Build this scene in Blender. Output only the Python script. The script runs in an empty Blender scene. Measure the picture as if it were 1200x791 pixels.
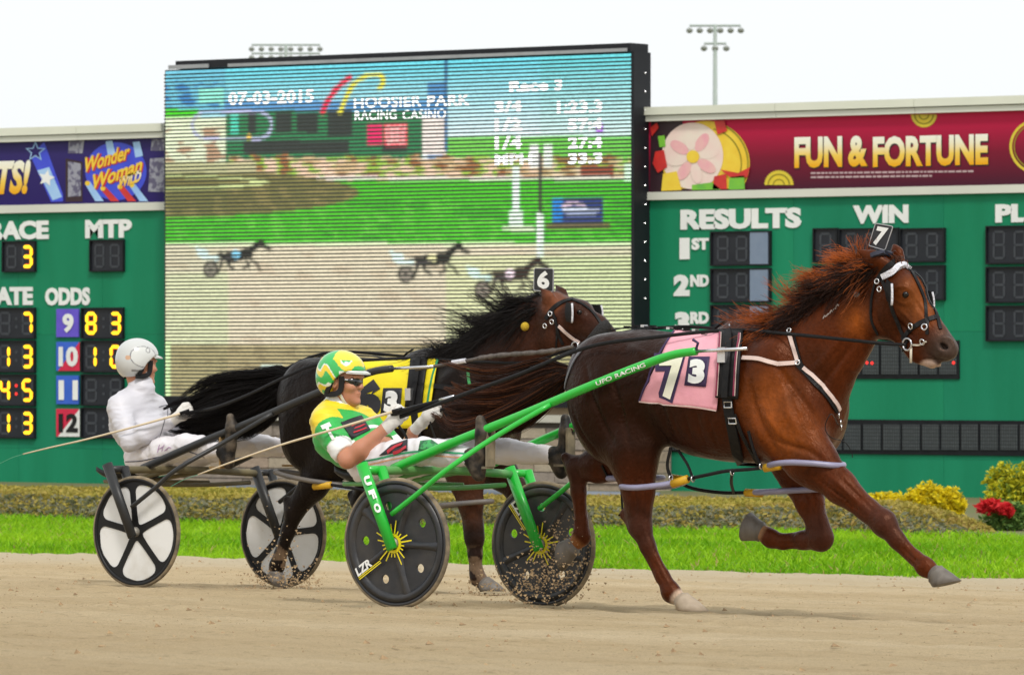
import bpy, bmesh, math, random
import numpy as np
from mathutils import Vector, Matrix
from mathutils.bvhtree import BVHTree
R = math.radians
scene = bpy.context.scene
col = scene.collection
rng = np.random.default_rng(7)
random.seed(7)

# ---------------------------------------------------------------- camera
# World: X = the way the horses run, Y = towards the infield, Z = up.
TH = R(36.0)                     # the lens looks 36 degrees across the track
FPX, HZ, D0 = 6600.0, 420.0, 29.0  # focal length and horizon row of the 1200 px photograph
RX = np.array([math.cos(TH), math.sin(TH), 0.0])
WV = np.array([-math.sin(TH), math.cos(TH), 0.0])
ZV = np.array([0.0, 0.0, 1.0])
CAM = -((552.5 - 600) * D0 / FPX * RX + D0 * WV)
CAM[2] = (712 - HZ) * D0 / FPX
BANK = 0.031                     # the track falls towards the infield

cam_d = bpy.data.cameras.new("camera")
cam = bpy.data.objects.new("camera", cam_d)
col.objects.link(cam)
cam.location = CAM
cam.rotation_euler = (R(90), 0, TH)
cam_d.sensor_width = 36
cam_d.lens = 36 * FPX / 1200
cam_d.shift_y = (HZ - 395.5) / 1200
cam_d.clip_start = 0.5
cam_d.clip_end = 3000
cam_d.dof.use_dof = True
cam_d.dof.focus_distance = 28.6
cam_d.dof.aperture_fstop = 13
scene.camera = cam

# ---------------------------------------------------------------- light
SUN_EL, SUN_AZ = R(50), R(-38)   # azimuth of the sun measured from +X towards +Y
world = bpy.data.worlds.new("World")
scene.world = world
world.use_nodes = True
nt = world.node_tree
nt.nodes.clear()
wo = nt.nodes.new("ShaderNodeOutputWorld")
bg = nt.nodes.new("ShaderNodeBackground")
sky = nt.nodes.new("ShaderNodeTexSky")
sky.sky_type = 'NISHITA'
sky.sun_disc = False
sky.sun_elevation = SUN_EL
sky.sun_rotation = R(90) - SUN_AZ
sky.dust_density = 4
sky.air_density = 1.0
hs = nt.nodes.new("ShaderNodeHueSaturation")
hs.inputs["Saturation"].default_value = 0.12
mixw = nt.nodes.new("ShaderNodeMix")
mixw.data_type = 'RGBA'
mixw.inputs[0].default_value = 0.80       # a high, even cloud sheet over most of the sky
mixw.inputs[7].default_value = (9.1, 9.4, 9.5, 1)
nt.links.new(sky.outputs[0], hs.inputs["Color"])
nt.links.new(hs.outputs[0], mixw.inputs[6])
nt.links.new(mixw.outputs[2], bg.inputs[0])
nt.links.new(bg.outputs[0], wo.inputs[0])
bg.inputs[1].default_value = 0.088
sun_d = bpy.data.lights.new("sun", 'SUN')
sun_d.energy = 1.5
sun_d.angle = R(10)
sun_d.color = (1, 0.95, 0.88)
sun = bpy.data.objects.new("sun", sun_d)
col.objects.link(sun)
sdir = Vector((math.cos(SUN_EL) * math.cos(SUN_AZ), math.cos(SUN_EL) * math.sin(SUN_AZ), math.sin(SUN_EL)))
sun.rotation_euler = sdir.to_track_quat('Z', 'Y').to_euler()
scene.view_settings.view_transform = 'Standard'
scene.view_settings.look = 'None'
scene.view_settings.exposure = 0.52
scene.view_settings.gamma = 1.0
scene.view_settings.use_curve_mapping = False

# ---------------------------------------------------------------- helpers
def A(*v):
    return np.array(v, float)

def ray(px, py):
    return WV + (px - 600) / FPX * RX + (HZ - py) / FPX * ZV

def Q(px, py, Y):
    """world point seen at a photograph position on the upright plane a distance Y across the track"""
    d = ray(px, py)
    return CAM + d * ((Y - CAM[1]) / d[1])

def track_z(Y):
    return -BANK * np.minimum(np.maximum(Y, -40), 15.0)

def proj(p):
    q = np.asarray(p, float) - CAM
    d = q @ WV
    return 600 + FPX * (q @ RX) / d, HZ - FPX * q[..., 2] / d

def norm(v):
    v = np.asarray(v, float)
    return v / (np.linalg.norm(v) + 1e-12)

def smooth_path(pts, n=6):
    """Catmull-Rom through the points"""
    P = np.asarray(pts, float)
    if len(P) < 3 or n <= 1:
        return P
    E = np.vstack([2 * P[0] - P[1], P, 2 * P[-1] - P[-2]])
    out = []
    for i in range(len(P) - 1):
        p0, p1, p2, p3 = E[i:i + 4]
        for t in np.linspace(0, 1, n, endpoint=False):
            out.append(0.5 * (2 * p1 + (p2 - p0) * t + (2 * p0 - 5 * p1 + 4 * p2 - p3) * t * t + (3 * p1 - p0 - 3 * p2 + p3) * t ** 3))
    out.append(P[-1])
    return np.array(out)

class MB:
    """collects shapes for ONE mesh object"""
    def __init__(s):
        s.v, s.f, s.m, s.n = [], [], [], 0
    def add(s, V, Fc, mi=0):
        V = np.asarray(V, float).reshape(-1, 3)
        s.v.append(V)
        s.f += [tuple(int(i) + s.n for i in f) for f in Fc]
        s.m += [mi] * len(Fc)
        s.n += len(V)
        return s
    def box(s, c, size, M=None, mi=0):
        h = np.asarray(size, float) / 2
        V = np.array([[x, y, z] for x in (-1, 1) for y in (-1, 1) for z in (-1, 1)]) * h
        if M is not None:
            V = V @ np.asarray(M, float).T
        s.add(V + np.asarray(c, float), [(0, 1, 3, 2), (4, 6, 7, 5), (0, 4, 5, 1), (2, 3, 7, 6), (0, 2, 6, 4), (1, 5, 7, 3)], mi)
        return s
    def tube(s, pts, r, seg=10, caps=True, mi=0, flat=1.0, up=None):
        P = np.asarray(pts, float)
        n = len(P)
        r = np.broadcast_to(np.asarray(r, float), (n,))
        T = np.gradient(P, axis=0)
        T /= np.linalg.norm(T, axis=1)[:, None] + 1e-12
        u = np.asarray(up if up is not None else (A(0, 0, 1) if abs(T[0][2]) < 0.9 else A(1, 0, 0)), float)
        rings = []
        for i in range(n):
            a = np.cross(T[i], u)
            if np.linalg.norm(a) < 1e-6:
                a = np.cross(T[i], A(0.3, 1, 0.1))
            a = norm(a)
            b = norm(np.cross(a, T[i]))
            u = b
            ang = np.linspace(0, 2 * math.pi, seg, endpoint=False)
            rings.append(P[i] + r[i] * (np.cos(ang)[:, None] * a * flat + np.sin(ang)[:, None] * b))
        V = np.vstack(rings)
        Fc = [(i * seg + j, i * seg + (j + 1) % seg, (i + 1) * seg + (j + 1) % seg, (i + 1) * seg + j) for i in range(n - 1) for j in range(seg)]
        if caps:
            Fc += [tuple(range(seg))[::-1], tuple((n - 1) * seg + j for j in range(seg))]
        s.add(V, Fc, mi)
        return s
    def ribbon(s, P, N, w, t=0.004, mi=0):
        """strap: path P, surface normals N, width w, thickness t"""
        P, N = np.asarray(P, float), np.asarray(N, float)
        n = len(P)
        w = np.broadcast_to(np.asarray(w, float), (n,))
        T = np.gradient(P, axis=0)
        S = np.cross(T, N)
        S /= np.linalg.norm(S, axis=1)[:, None] + 1e-12
        N = N / (np.linalg.norm(N, axis=1)[:, None] + 1e-12)
        h = w[:, None] / 2
        V = np.stack([P - S * h, P + S * h, P + S * h * 0.92 + N * t, P - S * h * 0.92 + N * t], 1).reshape(-1, 3)
        Fc = [(4 * i + a, 4 * i + (a + 1) % 4, 4 * i + 4 + (a + 1) % 4, 4 * i + 4 + a) for i in range(n - 1) for a in range(4)]
        Fc += [(3, 2, 1, 0), (4 * n - 4, 4 * n - 3, 4 * n - 2, 4 * n - 1)]
        s.add(V, Fc, mi)
        return s
    def lathe(s, prof, c, axis, seg=24, mi=0, closed=False):
        """profile of (along, radius) turned about axis"""
        ax = norm(axis)
        a = norm(np.cross(ax, A(0.31, 0.2, 0.93) if abs(ax[2]) < 0.9 else A(1, 0, 0)))
        b = np.cross(ax, a)
        ang = np.linspace(0, 2 * math.pi, seg, endpoint=False)
        V = np.vstack([np.asarray(c) + ax * l + r * (np.cos(ang)[:, None] * a + np.sin(ang)[:, None] * b) for l, r in prof])
        n = len(prof)
        Fc = [(i * seg + j, i * seg + (j + 1) % seg, (i + 1) * seg + (j + 1) % seg, (i + 1) * seg + j) for i in range(n - 1) for j in range(seg)]
        if closed:
            Fc += [((n - 1) * seg + j, (n - 1) * seg + (j + 1) % seg, (j + 1) % seg, j) for j in range(seg)]
        else:
            Fc += [tuple(range(seg))[::-1], tuple((n - 1) * seg + j for j in range(seg))]
        s.add(V, Fc, mi)
        return s
    def ball(s, c, r, seg=12, mi=0):
        r = np.broadcast_to(np.asarray(r, float), (3,))
        n = seg // 2
        V = [[0, 0, 1]]
        for i in range(1, n):
            p = math.pi * i / n
            for j in range(seg):
                q = 2 * math.pi * j / seg
                V.append([math.sin(p) * math.cos(q), math.sin(p) * math.sin(q), math.cos(p)])
        V.append([0, 0, -1])
        Fc = [(0, 1 + j, 1 + (j + 1) % seg) for j in range(seg)]
        for i in range(n - 2):
            Fc += [(1 + i * seg + j, 1 + (i + 1) * seg + j, 1 + (i + 1) * seg + (j + 1) % seg, 1 + i * seg + (j + 1) % seg) for j in range(seg)]
        l = len(V) - 1
        Fc += [(l, 1 + (n - 2) * seg + (j + 1) % seg, 1 + (n - 2) * seg + j) for j in range(seg)]
        s.add(np.array(V) * r + np.asarray(c, float), Fc, mi)
        return s
    def prism(s, poly, a, b, o, n, t, mi=0):
        """flat outline (u,v) in plane o + u*a + v*b, thickness t along n"""
        P = np.array([np.asarray(o) + u * np.asarray(a) + v * np.asarray(b) for u, v in poly])
        m = len(P)
        V = np.vstack([P, P + np.asarray(n, float) * t])
        s.add(V, [tuple(range(m))[::-1], tuple(range(m, 2 * m))] + [(i, (i + 1) % m, m + (i + 1) % m, m + i) for i in range(m)], mi)
        return s
    def build(s, name, mats, parent=None, smooth=False, kind=None, colors=None):
        V = np.vstack(s.v)
        return link_mesh(name, V, s.f, mats, parent, smooth, s.m, kind, colors)

def world_loc(o):
    l = np.zeros(3)
    while o is not None:
        l += np.array(o.location)
        o = o.parent
    return l

def link_mesh(name, V, Fc, mats, parent=None, smooth=False, mi=None, kind=None, colors=None):
    me = bpy.data.meshes.new(name)
    V = np.asarray(V, float)
    if parent is not None:
        V = V - world_loc(parent)
    me.from_pydata(V.tolist(), [], Fc)
    for m in (mats if isinstance(mats, (list, tuple)) else [mats]):
        me.materials.append(m)
    if mi is not None and any(mi):
        me.polygons.foreach_set("material_index", np.asarray(mi, np.int32))
    if smooth:
        me.polygons.foreach_set("use_smooth", np.ones(len(me.polygons), bool))
    if colors is not None:
        at = me.color_attributes.new("Col", 'FLOAT_COLOR', 'POINT')
        c = np.ones((len(V), 4), np.float32)
        c[:, :3] = colors
        at.data.foreach_set("color", c.ravel())
    me.update()
    o = bpy.data.objects.new(name, me)
    col.objects.link(o)
    if parent is not None:
        o.parent = parent
    if kind:
        o["kind"] = kind
    return o

def fast_mesh(name, V, T, mats, parent=None, smooth=False, kind=None, colors=None, nper=3):
    """same for large arrays of equal polygons"""
    me = bpy.data.meshes.new(name)
    V = np.asarray(V, np.float32)
    if parent is not None:
        V = V - world_loc(parent).astype(np.float32)
    T = np.asarray(T, np.int32)
    me.vertices.add(len(V))
    me.vertices.foreach_set("co", V.ravel())
    me.loops.add(T.size)
    me.loops.foreach_set("vertex_index", T.ravel())
    me.polygons.add(len(T))
    me.polygons.foreach_set("loop_start", np.arange(0, T.size, nper, dtype=np.int32))
    me.polygons.foreach_set("use_smooth", np.full(len(T), smooth, bool))
    for m in (mats if isinstance(mats, (list, tuple)) else [mats]):
        me.materials.append(m)
    if colors is not None:
        at = me.color_attributes.new("Col", 'FLOAT_COLOR', 'POINT')
        c = np.ones((len(V), 4), np.float32)
        c[:, :3] = colors
        at.data.foreach_set("color", c.ravel())
    me.update(calc_edges=True)
    me.validate()
    o = bpy.data.objects.new(name, me)
    col.objects.link(o)
    if parent is not None:
        o.parent = parent
    if kind:
        o["kind"] = kind
    return o

def tag(o, label, cat, group=None):
    o["label"] = label
    o["category"] = cat
    if group:
        o["group"] = group
    return o

def thing(name, label, cat, loc, group=None):
    o = bpy.data.objects.new(name, None)
    o.empty_display_size = 0.2
    col.objects.link(o)
    o.location = Vector(loc)
    return tag(o, label, cat, group)

# ---------------------------------------------------------------- materials
MATS = {}
def mat(name, c1, c2=None, rough=0.6, scale=6.0, bump=0.0, bscale=None, metal=0.0, spec=0.5, vcol=False, stretch=(1, 1, 1), detail=5, emit=None, vmix=0.35, sheen=0.0, coat=0.0, contrast=(0.3, 0.7), trans=0.0):
    if name in MATS:
        return MATS[name]
    m = bpy.data.materials.new(name)
    m.use_nodes = True
    n = m.node_tree
    b = n.nodes["Principled BSDF"]
    L = n.links.new
    tc = n.nodes.new("ShaderNodeTexCoord")
    mp = n.nodes.new("ShaderNodeMapping")
    mp.inputs["Scale"].default_value = stretch
    L(tc.outputs["Object"], mp.inputs[0])
    nz = n.nodes.new("ShaderNodeTexNoise")
    nz.inputs["Scale"].default_value = scale
    nz.inputs["Detail"].default_value = detail
    L(mp.outputs[0], nz.inputs["Vector"])
    mr = n.nodes.new("ShaderNodeMapRange")
    mr.inputs[1].default_value, mr.inputs[2].default_value = contrast
    L(nz.outputs[0], mr.inputs[0])
    mx = n.nodes.new("ShaderNodeMix")
    mx.data_type = 'RGBA'
    L(mr.outputs[0], mx.inputs[0])
    c2 = c2 or tuple(x * 0.8 for x in c1)
    mx.inputs[6].default_value = (*c1, 1)
    mx.inputs[7].default_value = (*c2, 1)
    out = mx.outputs[2]
    if vcol:
        at = n.nodes.new("ShaderNodeAttribute")
        at.attribute_name = "Col"
        mm = n.nodes.new("ShaderNodeMix")
        mm.data_type = 'RGBA'
        mm.blend_type = 'MULTIPLY'
        mm.inputs[0].default_value = vmix
        L(at.outputs["Color"], mm.inputs[6])
        L(out, mm.inputs[7])
        out = mm.outputs[2]
    L(out, b.inputs["Base Color"])
    b.inputs["Roughness"].default_value = rough
    b.inputs["Metallic"].default_value = metal
    b.inputs["Specular IOR Level"].default_value = spec
    if sheen:
        b.inputs["Sheen Weight"].default_value = sheen
    if coat:
        b.inputs["Coat Weight"].default_value = coat
        b.inputs["Coat Roughness"].default_value = 0.15
    if trans:
        b.inputs["Subsurface Weight"].default_value = trans
    if emit:
        L(out, b.inputs["Emission Color"])
        b.inputs["Emission Strength"].default_value = emit
    if bump:
        n2 = n.nodes.new("ShaderNodeTexNoise")
        n2.inputs["Scale"].default_value = bscale or scale * 3
        n2.inputs["Detail"].default_value = 6
        L(mp.outputs[0], n2.inputs["Vector"])
        bp = n.nodes.new("ShaderNodeBump")
        bp.inputs["Strength"].default_value = 1.0
        bp.inputs["Distance"].default_value = bump
        L(n2.outputs[0], bp.inputs["Height"])
        L(bp.outputs[0], b.inputs["Normal"])
    MATS[name] = m
    return m

def S(r, g, b):
    """sRGB 0-255 to linear"""
    return tuple((x / 255 / 12.92) if x <= 10 else ((x / 255 + 0.055) / 1.055) ** 2.4 for x in (r, g, b))

M_black = mat("black_plastic", (0.008, 0.008, 0.009), (0.014, 0.014, 0.015), 0.45, bump=0.001, spec=0.25)
M_strap = mat("black_leather", (0.005, 0.005, 0.006), (0.011, 0.010, 0.010), 0.5, scale=40, bump=0.0006, spec=0.2)
M_chrome = mat("polished_steel", (0.75, 0.75, 0.77), (0.5, 0.5, 0.52), 0.22, metal=0.9)
M_white = mat("white_paint", (0.8, 0.8, 0.78), (0.66, 0.66, 0.64), 0.5)
M_text = mat("white_lettering", (0.82, 0.82, 0.80), (0.72, 0.73, 0.72), 0.5, scale=2)
M_rubber = mat("dusty_tyre_rubber", (0.32, 0.25, 0.16), (0.10, 0.085, 0.065), 0.9, scale=14, bump=0.002, spec=.2)

# ---------------------------------------------------------------- lettering
def text2d(s, bold=0.0, spacing=1.0, shear=0.0, res=3):
    cu = bpy.data.curves.new("t", 'FONT')
    cu.body = s
    cu.size = 1
    cu.offset = bold
    cu.space_character = spacing
    cu.shear = shear
    cu.resolution_u = res
    o = bpy.data.objects.new("t", cu)
    col.objects.link(o)
    dg = bpy.context.evaluated_depsgraph_get()
    me = bpy.data.meshes.new_from_object(o.evaluated_get(dg))
    V = np.array([v.co[:2] for v in me.vertices])
    Fc = [tuple(p.vertices) for p in me.polygons]
    bpy.data.objects.remove(o)
    bpy.data.curves.remove(cu)
    bpy.data.meshes.remove(me)
    lo, hi = V.min(0), V.max(0)
    return (V - lo) / (hi - lo), Fc       # unit box

def text_rect(name, s, p00, pu, pv, mats, parent, n, off=0.004, bold=0.03, spacing=1.0, shear=0.0, thick=0.0, kind=None):
    """text stretched over the rectangle p00 + u*pu + v*pv, n = outward normal"""
    V, Fc = text2d(s, bold, spacing, shear)
    P = np.asarray(p00) + V[:, :1] * np.asarray(pu) + V[:, 1:] * np.asarray(pv) + np.asarray(n) * off
    if thick:
        k = len(P)
        edges = {}
        for f in Fc:
            for i in range(len(f)):
                e = (f[i], f[(i + 1) % len(f)])
                edges[e] = 1
        side = [(a, b, b + k, a + k) for (a, b) in edges if (b, a) not in edges]
        P = np.vstack([P + np.asarray(n) * thick, P])
        Fc = list(Fc) + [(b, a, d, c) for a, b, c, d in side]
    return link_mesh(name, P, Fc, mats, parent)

# ---------------------------------------------------------------- implicit bodies
def rc(a, b, ra, rb, k=0.03, sy=1.0):
    return ("rc", A(*a), A(*b), ra, rb, k, sy)
def el(c, r, rot=None, k=0.03, neg=False):
    M = np.eye(3) if rot is None else (np.array(rot.to_matrix()) if hasattr(rot, "to_matrix") else np.asarray(rot))
    return ("el", A(*c), A(*r), M, k, neg)
def chain(pts, rs, k=0.03, sy=1.0):
    return [rc(pts[i], pts[i + 1], rs[i], rs[i + 1], k, sy) for i in range(len(pts) - 1)]

def prim_d(p, X, Y, Z):
    if p[0] == "rc":
        _, a, b, ra, rb, k, sy = p
        ba = b - a
        l2 = ba @ ba + 1e-12
        qx, qy, qz = X - a[0], Y - a[1], Z - a[2]
        h = np.clip((qx * ba[0] + qy * ba[1] + qz * ba[2]) / l2, 0, 1)
        dx, dy, dz = qx - h * ba[0], (qy - h * ba[1]) / sy, qz - h * ba[2]
        return (np.sqrt(dx * dx + dy * dy + dz * dz) - (ra + (rb - ra) * h)) * min(1, sy)
    if p[0] == "el":
        _, c, r, M, k, neg = p
        q = (X - c[0], Y - c[1], Z - c[2])
        l = [(M[0, i] * q[0] + M[1, i] * q[1] + M[2, i] * q[2]) for i in range(3)]
        k0 = np.sqrt(sum((l[i] / r[i]) ** 2 for i in range(3)))
        k1 = np.sqrt(sum((l[i] / r[i] ** 2) ** 2 for i in range(3))) + 1e-9
        return k0 * (k0 - 1) / k1
    if p[0] == "loft":
        _, st, y0, k, e = p
        xs = st[:, 0]
        def ip(c):
            return np.interp(X, xs, st[:, c])
        top, bot, w = ip(1), ip(2), ip(3)
        zm, hz = (top + bot) / 2, np.maximum((top - bot) / 2, 0.004)
        w = np.maximum(w, 0.004)
        g = (np.abs((Z - zm) / hz) ** e + np.abs((Y - y0) / w) ** e) ** (1 / e)
        d = (g - 1) * np.minimum(hz, w) * 0.9
        return np.maximum(d, np.maximum(xs[0] - X, X - xs[-1]))

def prim_bb(p):
    if p[0] == "rc":
        m = max(p[3], p[4]) * max(1, p[6])
        return np.minimum(p[1], p[2]) - m, np.maximum(p[1], p[2]) + m
    if p[0] == "el":
        m = p[2].max()
        return p[1] - m, p[1] + m
    st, y0 = p[1], p[2]
    return A(st[0, 0], y0 - st[:, 3].max(), st[:, 2].min()), A(st[-1, 0], y0 + st[:, 3].max(), st[:, 1].max())

def sdf_field(prims, h, grow=0.0, pad=0.05):
    bb = [prim_bb(p) for p in prims if not (p[0] == "el" and p[5])]
    lo = np.min([b[0] for b in bb], 0) - pad - grow
    hi = np.max([b[1] for b in bb], 0) + pad + grow
    n = np.ceil((hi - lo) / h).astype(int) + 1
    F = np.full(n, 1.0, np.float32)
    ax = [lo[i] + h * np.arange(n[i]) for i in range(3)]
    for p in prims:
        k = p[5] if p[0] == "rc" else (p[4] if p[0] == "el" else p[3])
        neg = p[0] == "el" and p[5]
        b0, b1 = prim_bb(p)
        e = k + grow + 2 * h
        i0 = np.clip(((b0 - e - lo) / h).astype(int), 0, n - 1)
        i1 = np.clip(((b1 + e - lo) / h).astype(int) + 2, 1, n)
        sl = tuple(slice(i0[i], i1[i]) for i in range(3))
        X, Y, Z = np.ix_(ax[0][sl[0]], ax[1][sl[1]], ax[2][sl[2]])
        d = np.broadcast_to(prim_d(p, X, Y, Z), tuple(i1 - i0)).astype(np.float32)
        f = F[sl]
        if neg:
            t = np.maximum(k - np.abs(f + d), 0) / k
            F[sl] = np.maximum(f, -d) + t * t * k * 0.25
        else:
            t = np.maximum(k - np.abs(f - d), 0) / k
            F[sl] = np.minimum(f, d) - t * t * k * 0.25
    return F - grow, lo, ax

def surface_nets(F, lo, h):
    ins = F < 0
    n = F.shape
    def cs(a, d):
        return a[d[0]:n[0] - 1 + d[0], d[1]:n[1] - 1 + d[1], d[2]:n[2] - 1 + d[2]]
    offs = [(i, j, k) for i in (0, 1) for j in (0, 1) for k in (0, 1)]
    c = sum(cs(ins, d).astype(np.int8) for d in offs)
    act = (c > 0) & (c < 8)
    I = np.argwhere(act)
    idx = np.full(act.shape, -1, np.int64)
    idx[act] = np.arange(len(I))
    vals = {d: F[I[:, 0] + d[0], I[:, 1] + d[1], I[:, 2] + d[2]] for d in offs}
    acc = np.zeros((len(I), 3))
    cnt = np.zeros(len(I))
    for a in offs:
        for axi in range(3):
            if a[axi] == 0:
                b = list(a)
                b[axi] = 1
                fa, fb = vals[a], vals[tuple(b)]
                m = (fa < 0) != (fb < 0)
                t = np.where(m, fa / np.where(fa - fb == 0, 1, fa - fb), 0)
                p = np.tile(np.array(a, float), (len(I), 1))
                p[:, axi] += t
                acc[m] += p[m]
                cnt[m] += 1
    V = lo + h * (I + acc / cnt[:, None])
    quads = []
    for axi in range(3):
        o1, o2 = [(1, 2), (2, 0), (0, 1)][axi]
        sl0 = [slice(None)] * 3
        sl1 = [slice(None)] * 3
        sl0[axi], sl1[axi] = slice(0, -1), slice(1, None)
        a, b = ins[tuple(sl0)], ins[tuple(sl1)]
        E = np.argwhere(a != b)
        E = E[(E[:, o1] > 0) & (E[:, o2] > 0) & (E[:, o1] < n[o1] - 1) & (E[:, o2] < n[o2] - 1)]
        fl = a[E[:, 0], E[:, 1], E[:, 2]]
        q = []
        for d1, d2 in ((-1, -1), (0, -1), (0, 0), (-1, 0)):
            e = E.copy()
            e[:, o1] += d1
            e[:, o2] += d2
            q.append(idx[e[:, 0], e[:, 1], e[:, 2]])
        q = np.stack(q, 1)
        q[~fl] = q[~fl][:, ::-1]
        quads.append(q)
    return V, np.vstack(quads)

def wobble(P, amp, freq, seed=0):
    """smooth 3-D value for folds and muscle relief"""
    r = np.random.default_rng(seed)
    o = np.zeros(len(P))
    for i in range(7):
        d = r.normal(size=3)
        d /= np.linalg.norm(d)
        o += np.sin(P @ d * freq * r.uniform(0.6, 1.7) + r.uniform(0, 6.28) + 1.5 * np.sin(P @ r.normal(size=3) * freq * 0.4))
    return amp * o / 3.5

def sdf_obj(name, prims, h, mats, parent, grow=0.0, cut=None, colors=None, displace=None, post=None):
    F, lo, ax = sdf_field(prims, h, grow)
    if cut is not None:
        X, Y, Z = np.ix_(*ax)
        F = np.maximum(F, cut(X, Y, Z).astype(np.float32))
    V, Qd = surface_nets(F, lo, h)
    # one light relaxation
    for _ in range(2):
        s = np.zeros_like(V)
        c = np.zeros(len(V))
        for i in range(4):
            a, b = Qd[:, i], Qd[:, (i + 1) % 4]
            np.add.at(s, a, V[b]); np.add.at(c, a, 1)
            np.add.at(s, b, V[a]); np.add.at(c, b, 1)
        V = V * 0.5 + 0.5 * s / np.maximum(c, 1)[:, None]
    if displace is not None:
        e1 = V[Qd[:, 1]] - V[Qd[:, 0]]
        e2 = V[Qd[:, 3]] - V[Qd[:, 0]]
        fn = np.cross(e1, e2)
        N = np.zeros_like(V)
        for i in range(4):
            np.add.at(N, Qd[:, i], fn)
        N /= np.linalg.norm(N, axis=1)[:, None] + 1e-12
        V = V + N * displace(V)[:, None]
    c = colors(V) if colors is not None else None
    o = fast_mesh(name, V, Qd, mats, parent, True, None, c, 4)
    return o, V, Qd

def hair(name, paths, w0, w1, mats, parent, colors=None):
    """strands: paths (n, m, 3) drawn as tapered three-sided strands in one mesh"""
    P = np.asarray(paths, float)
    n, m, _ = P.shape
    T = np.gradient(P, axis=1)
    T /= np.linalg.norm(T, axis=2)[..., None] + 1e-9
    up = rng.normal(size=(n, 1, 3))
    a = np.cross(T, up)
    a /= np.linalg.norm(a, axis=2)[..., None] + 1e-9
    b = np.cross(T, a)
    t = np.linspace(0, 1, m)
    w = (w0 * (1 - t) + w1 * t)[None, :, None] * rng.uniform(0.6, 1.3, (n, 1, 1))
    rings = [P + w * (math.cos(q) * a + math.sin(q) * b) for q in (0, 2.094, 4.189)]
    V = np.stack(rings, 2)                       # n, m, 3, 3
    base = (np.arange(n) * m * 3)[:, None, None] + (np.arange(m - 1) * 3)[None, :, None] + np.arange(3)[None, None, :]
    j2 = (np.arange(m - 1) * 3)[None, :, None] + (np.arange(n) * m * 3)[:, None, None] + ((np.arange(3) + 1) % 3)[None, None, :]
    Qd = np.stack([base, j2, j2 + 3, base + 3], -1).reshape(-1, 4)
    c = None
    if colors is not None:
        c = np.broadcast_to(np.asarray(colors)[:, :, None, :], (n, m, 3, 3)).reshape(-1, 3)
    return fast_mesh(name, V.reshape(-1, 3), Qd, mats, parent, True, None, c, 4)

def lerp(a, b, t):
    return a + (b - a) * t
# ================================================================ ground
ZI = -0.465                       # level of the infield
def edges(lo, hi, f0, f1, fine, coarse_n=14):
    a = np.arange(f0, f1 + fine, fine)
    l = f0 - np.geomspace(fine * 2, f0 - lo, coarse_n)[::-1]
    r = f1 + fine + np.geomspace(fine * 2, hi - f1, coarse_n)
    return np.concatenate([l, a, r])

def grid_mesh(name, xs, ys, zf, m, kind):
    X, Y = np.meshgrid(xs, ys, indexing='ij')
    V = np.stack([X, Y, zf(X, Y)], -1).reshape(-1, 3)
    i = np.arange((len(xs) - 1) * len(ys)).reshape(len(xs) - 1, len(ys))[:, :-1]
    Qd = np.stack([i, i + len(ys), i + len(ys) + 1, i + 1], -1).reshape(-1, 4)
    return fast_mesh(name, V, Qd, m, None, True, kind, None, 4)

def noise2(X, Y, sx, sy, seed):
    r = np.random.default_rng(seed)
    o = np.zeros_like(X)
    for i in range(9):
        fx, fy = r.normal() / sx, r.normal() / sy
        o += np.sin(X * fx + Y * fy + r.uniform(0, 6.28) + 1.3 * np.sin(X * r.normal() / sx * .5 + Y * r.normal() / sy * .5))
    return o / 4.0

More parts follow.
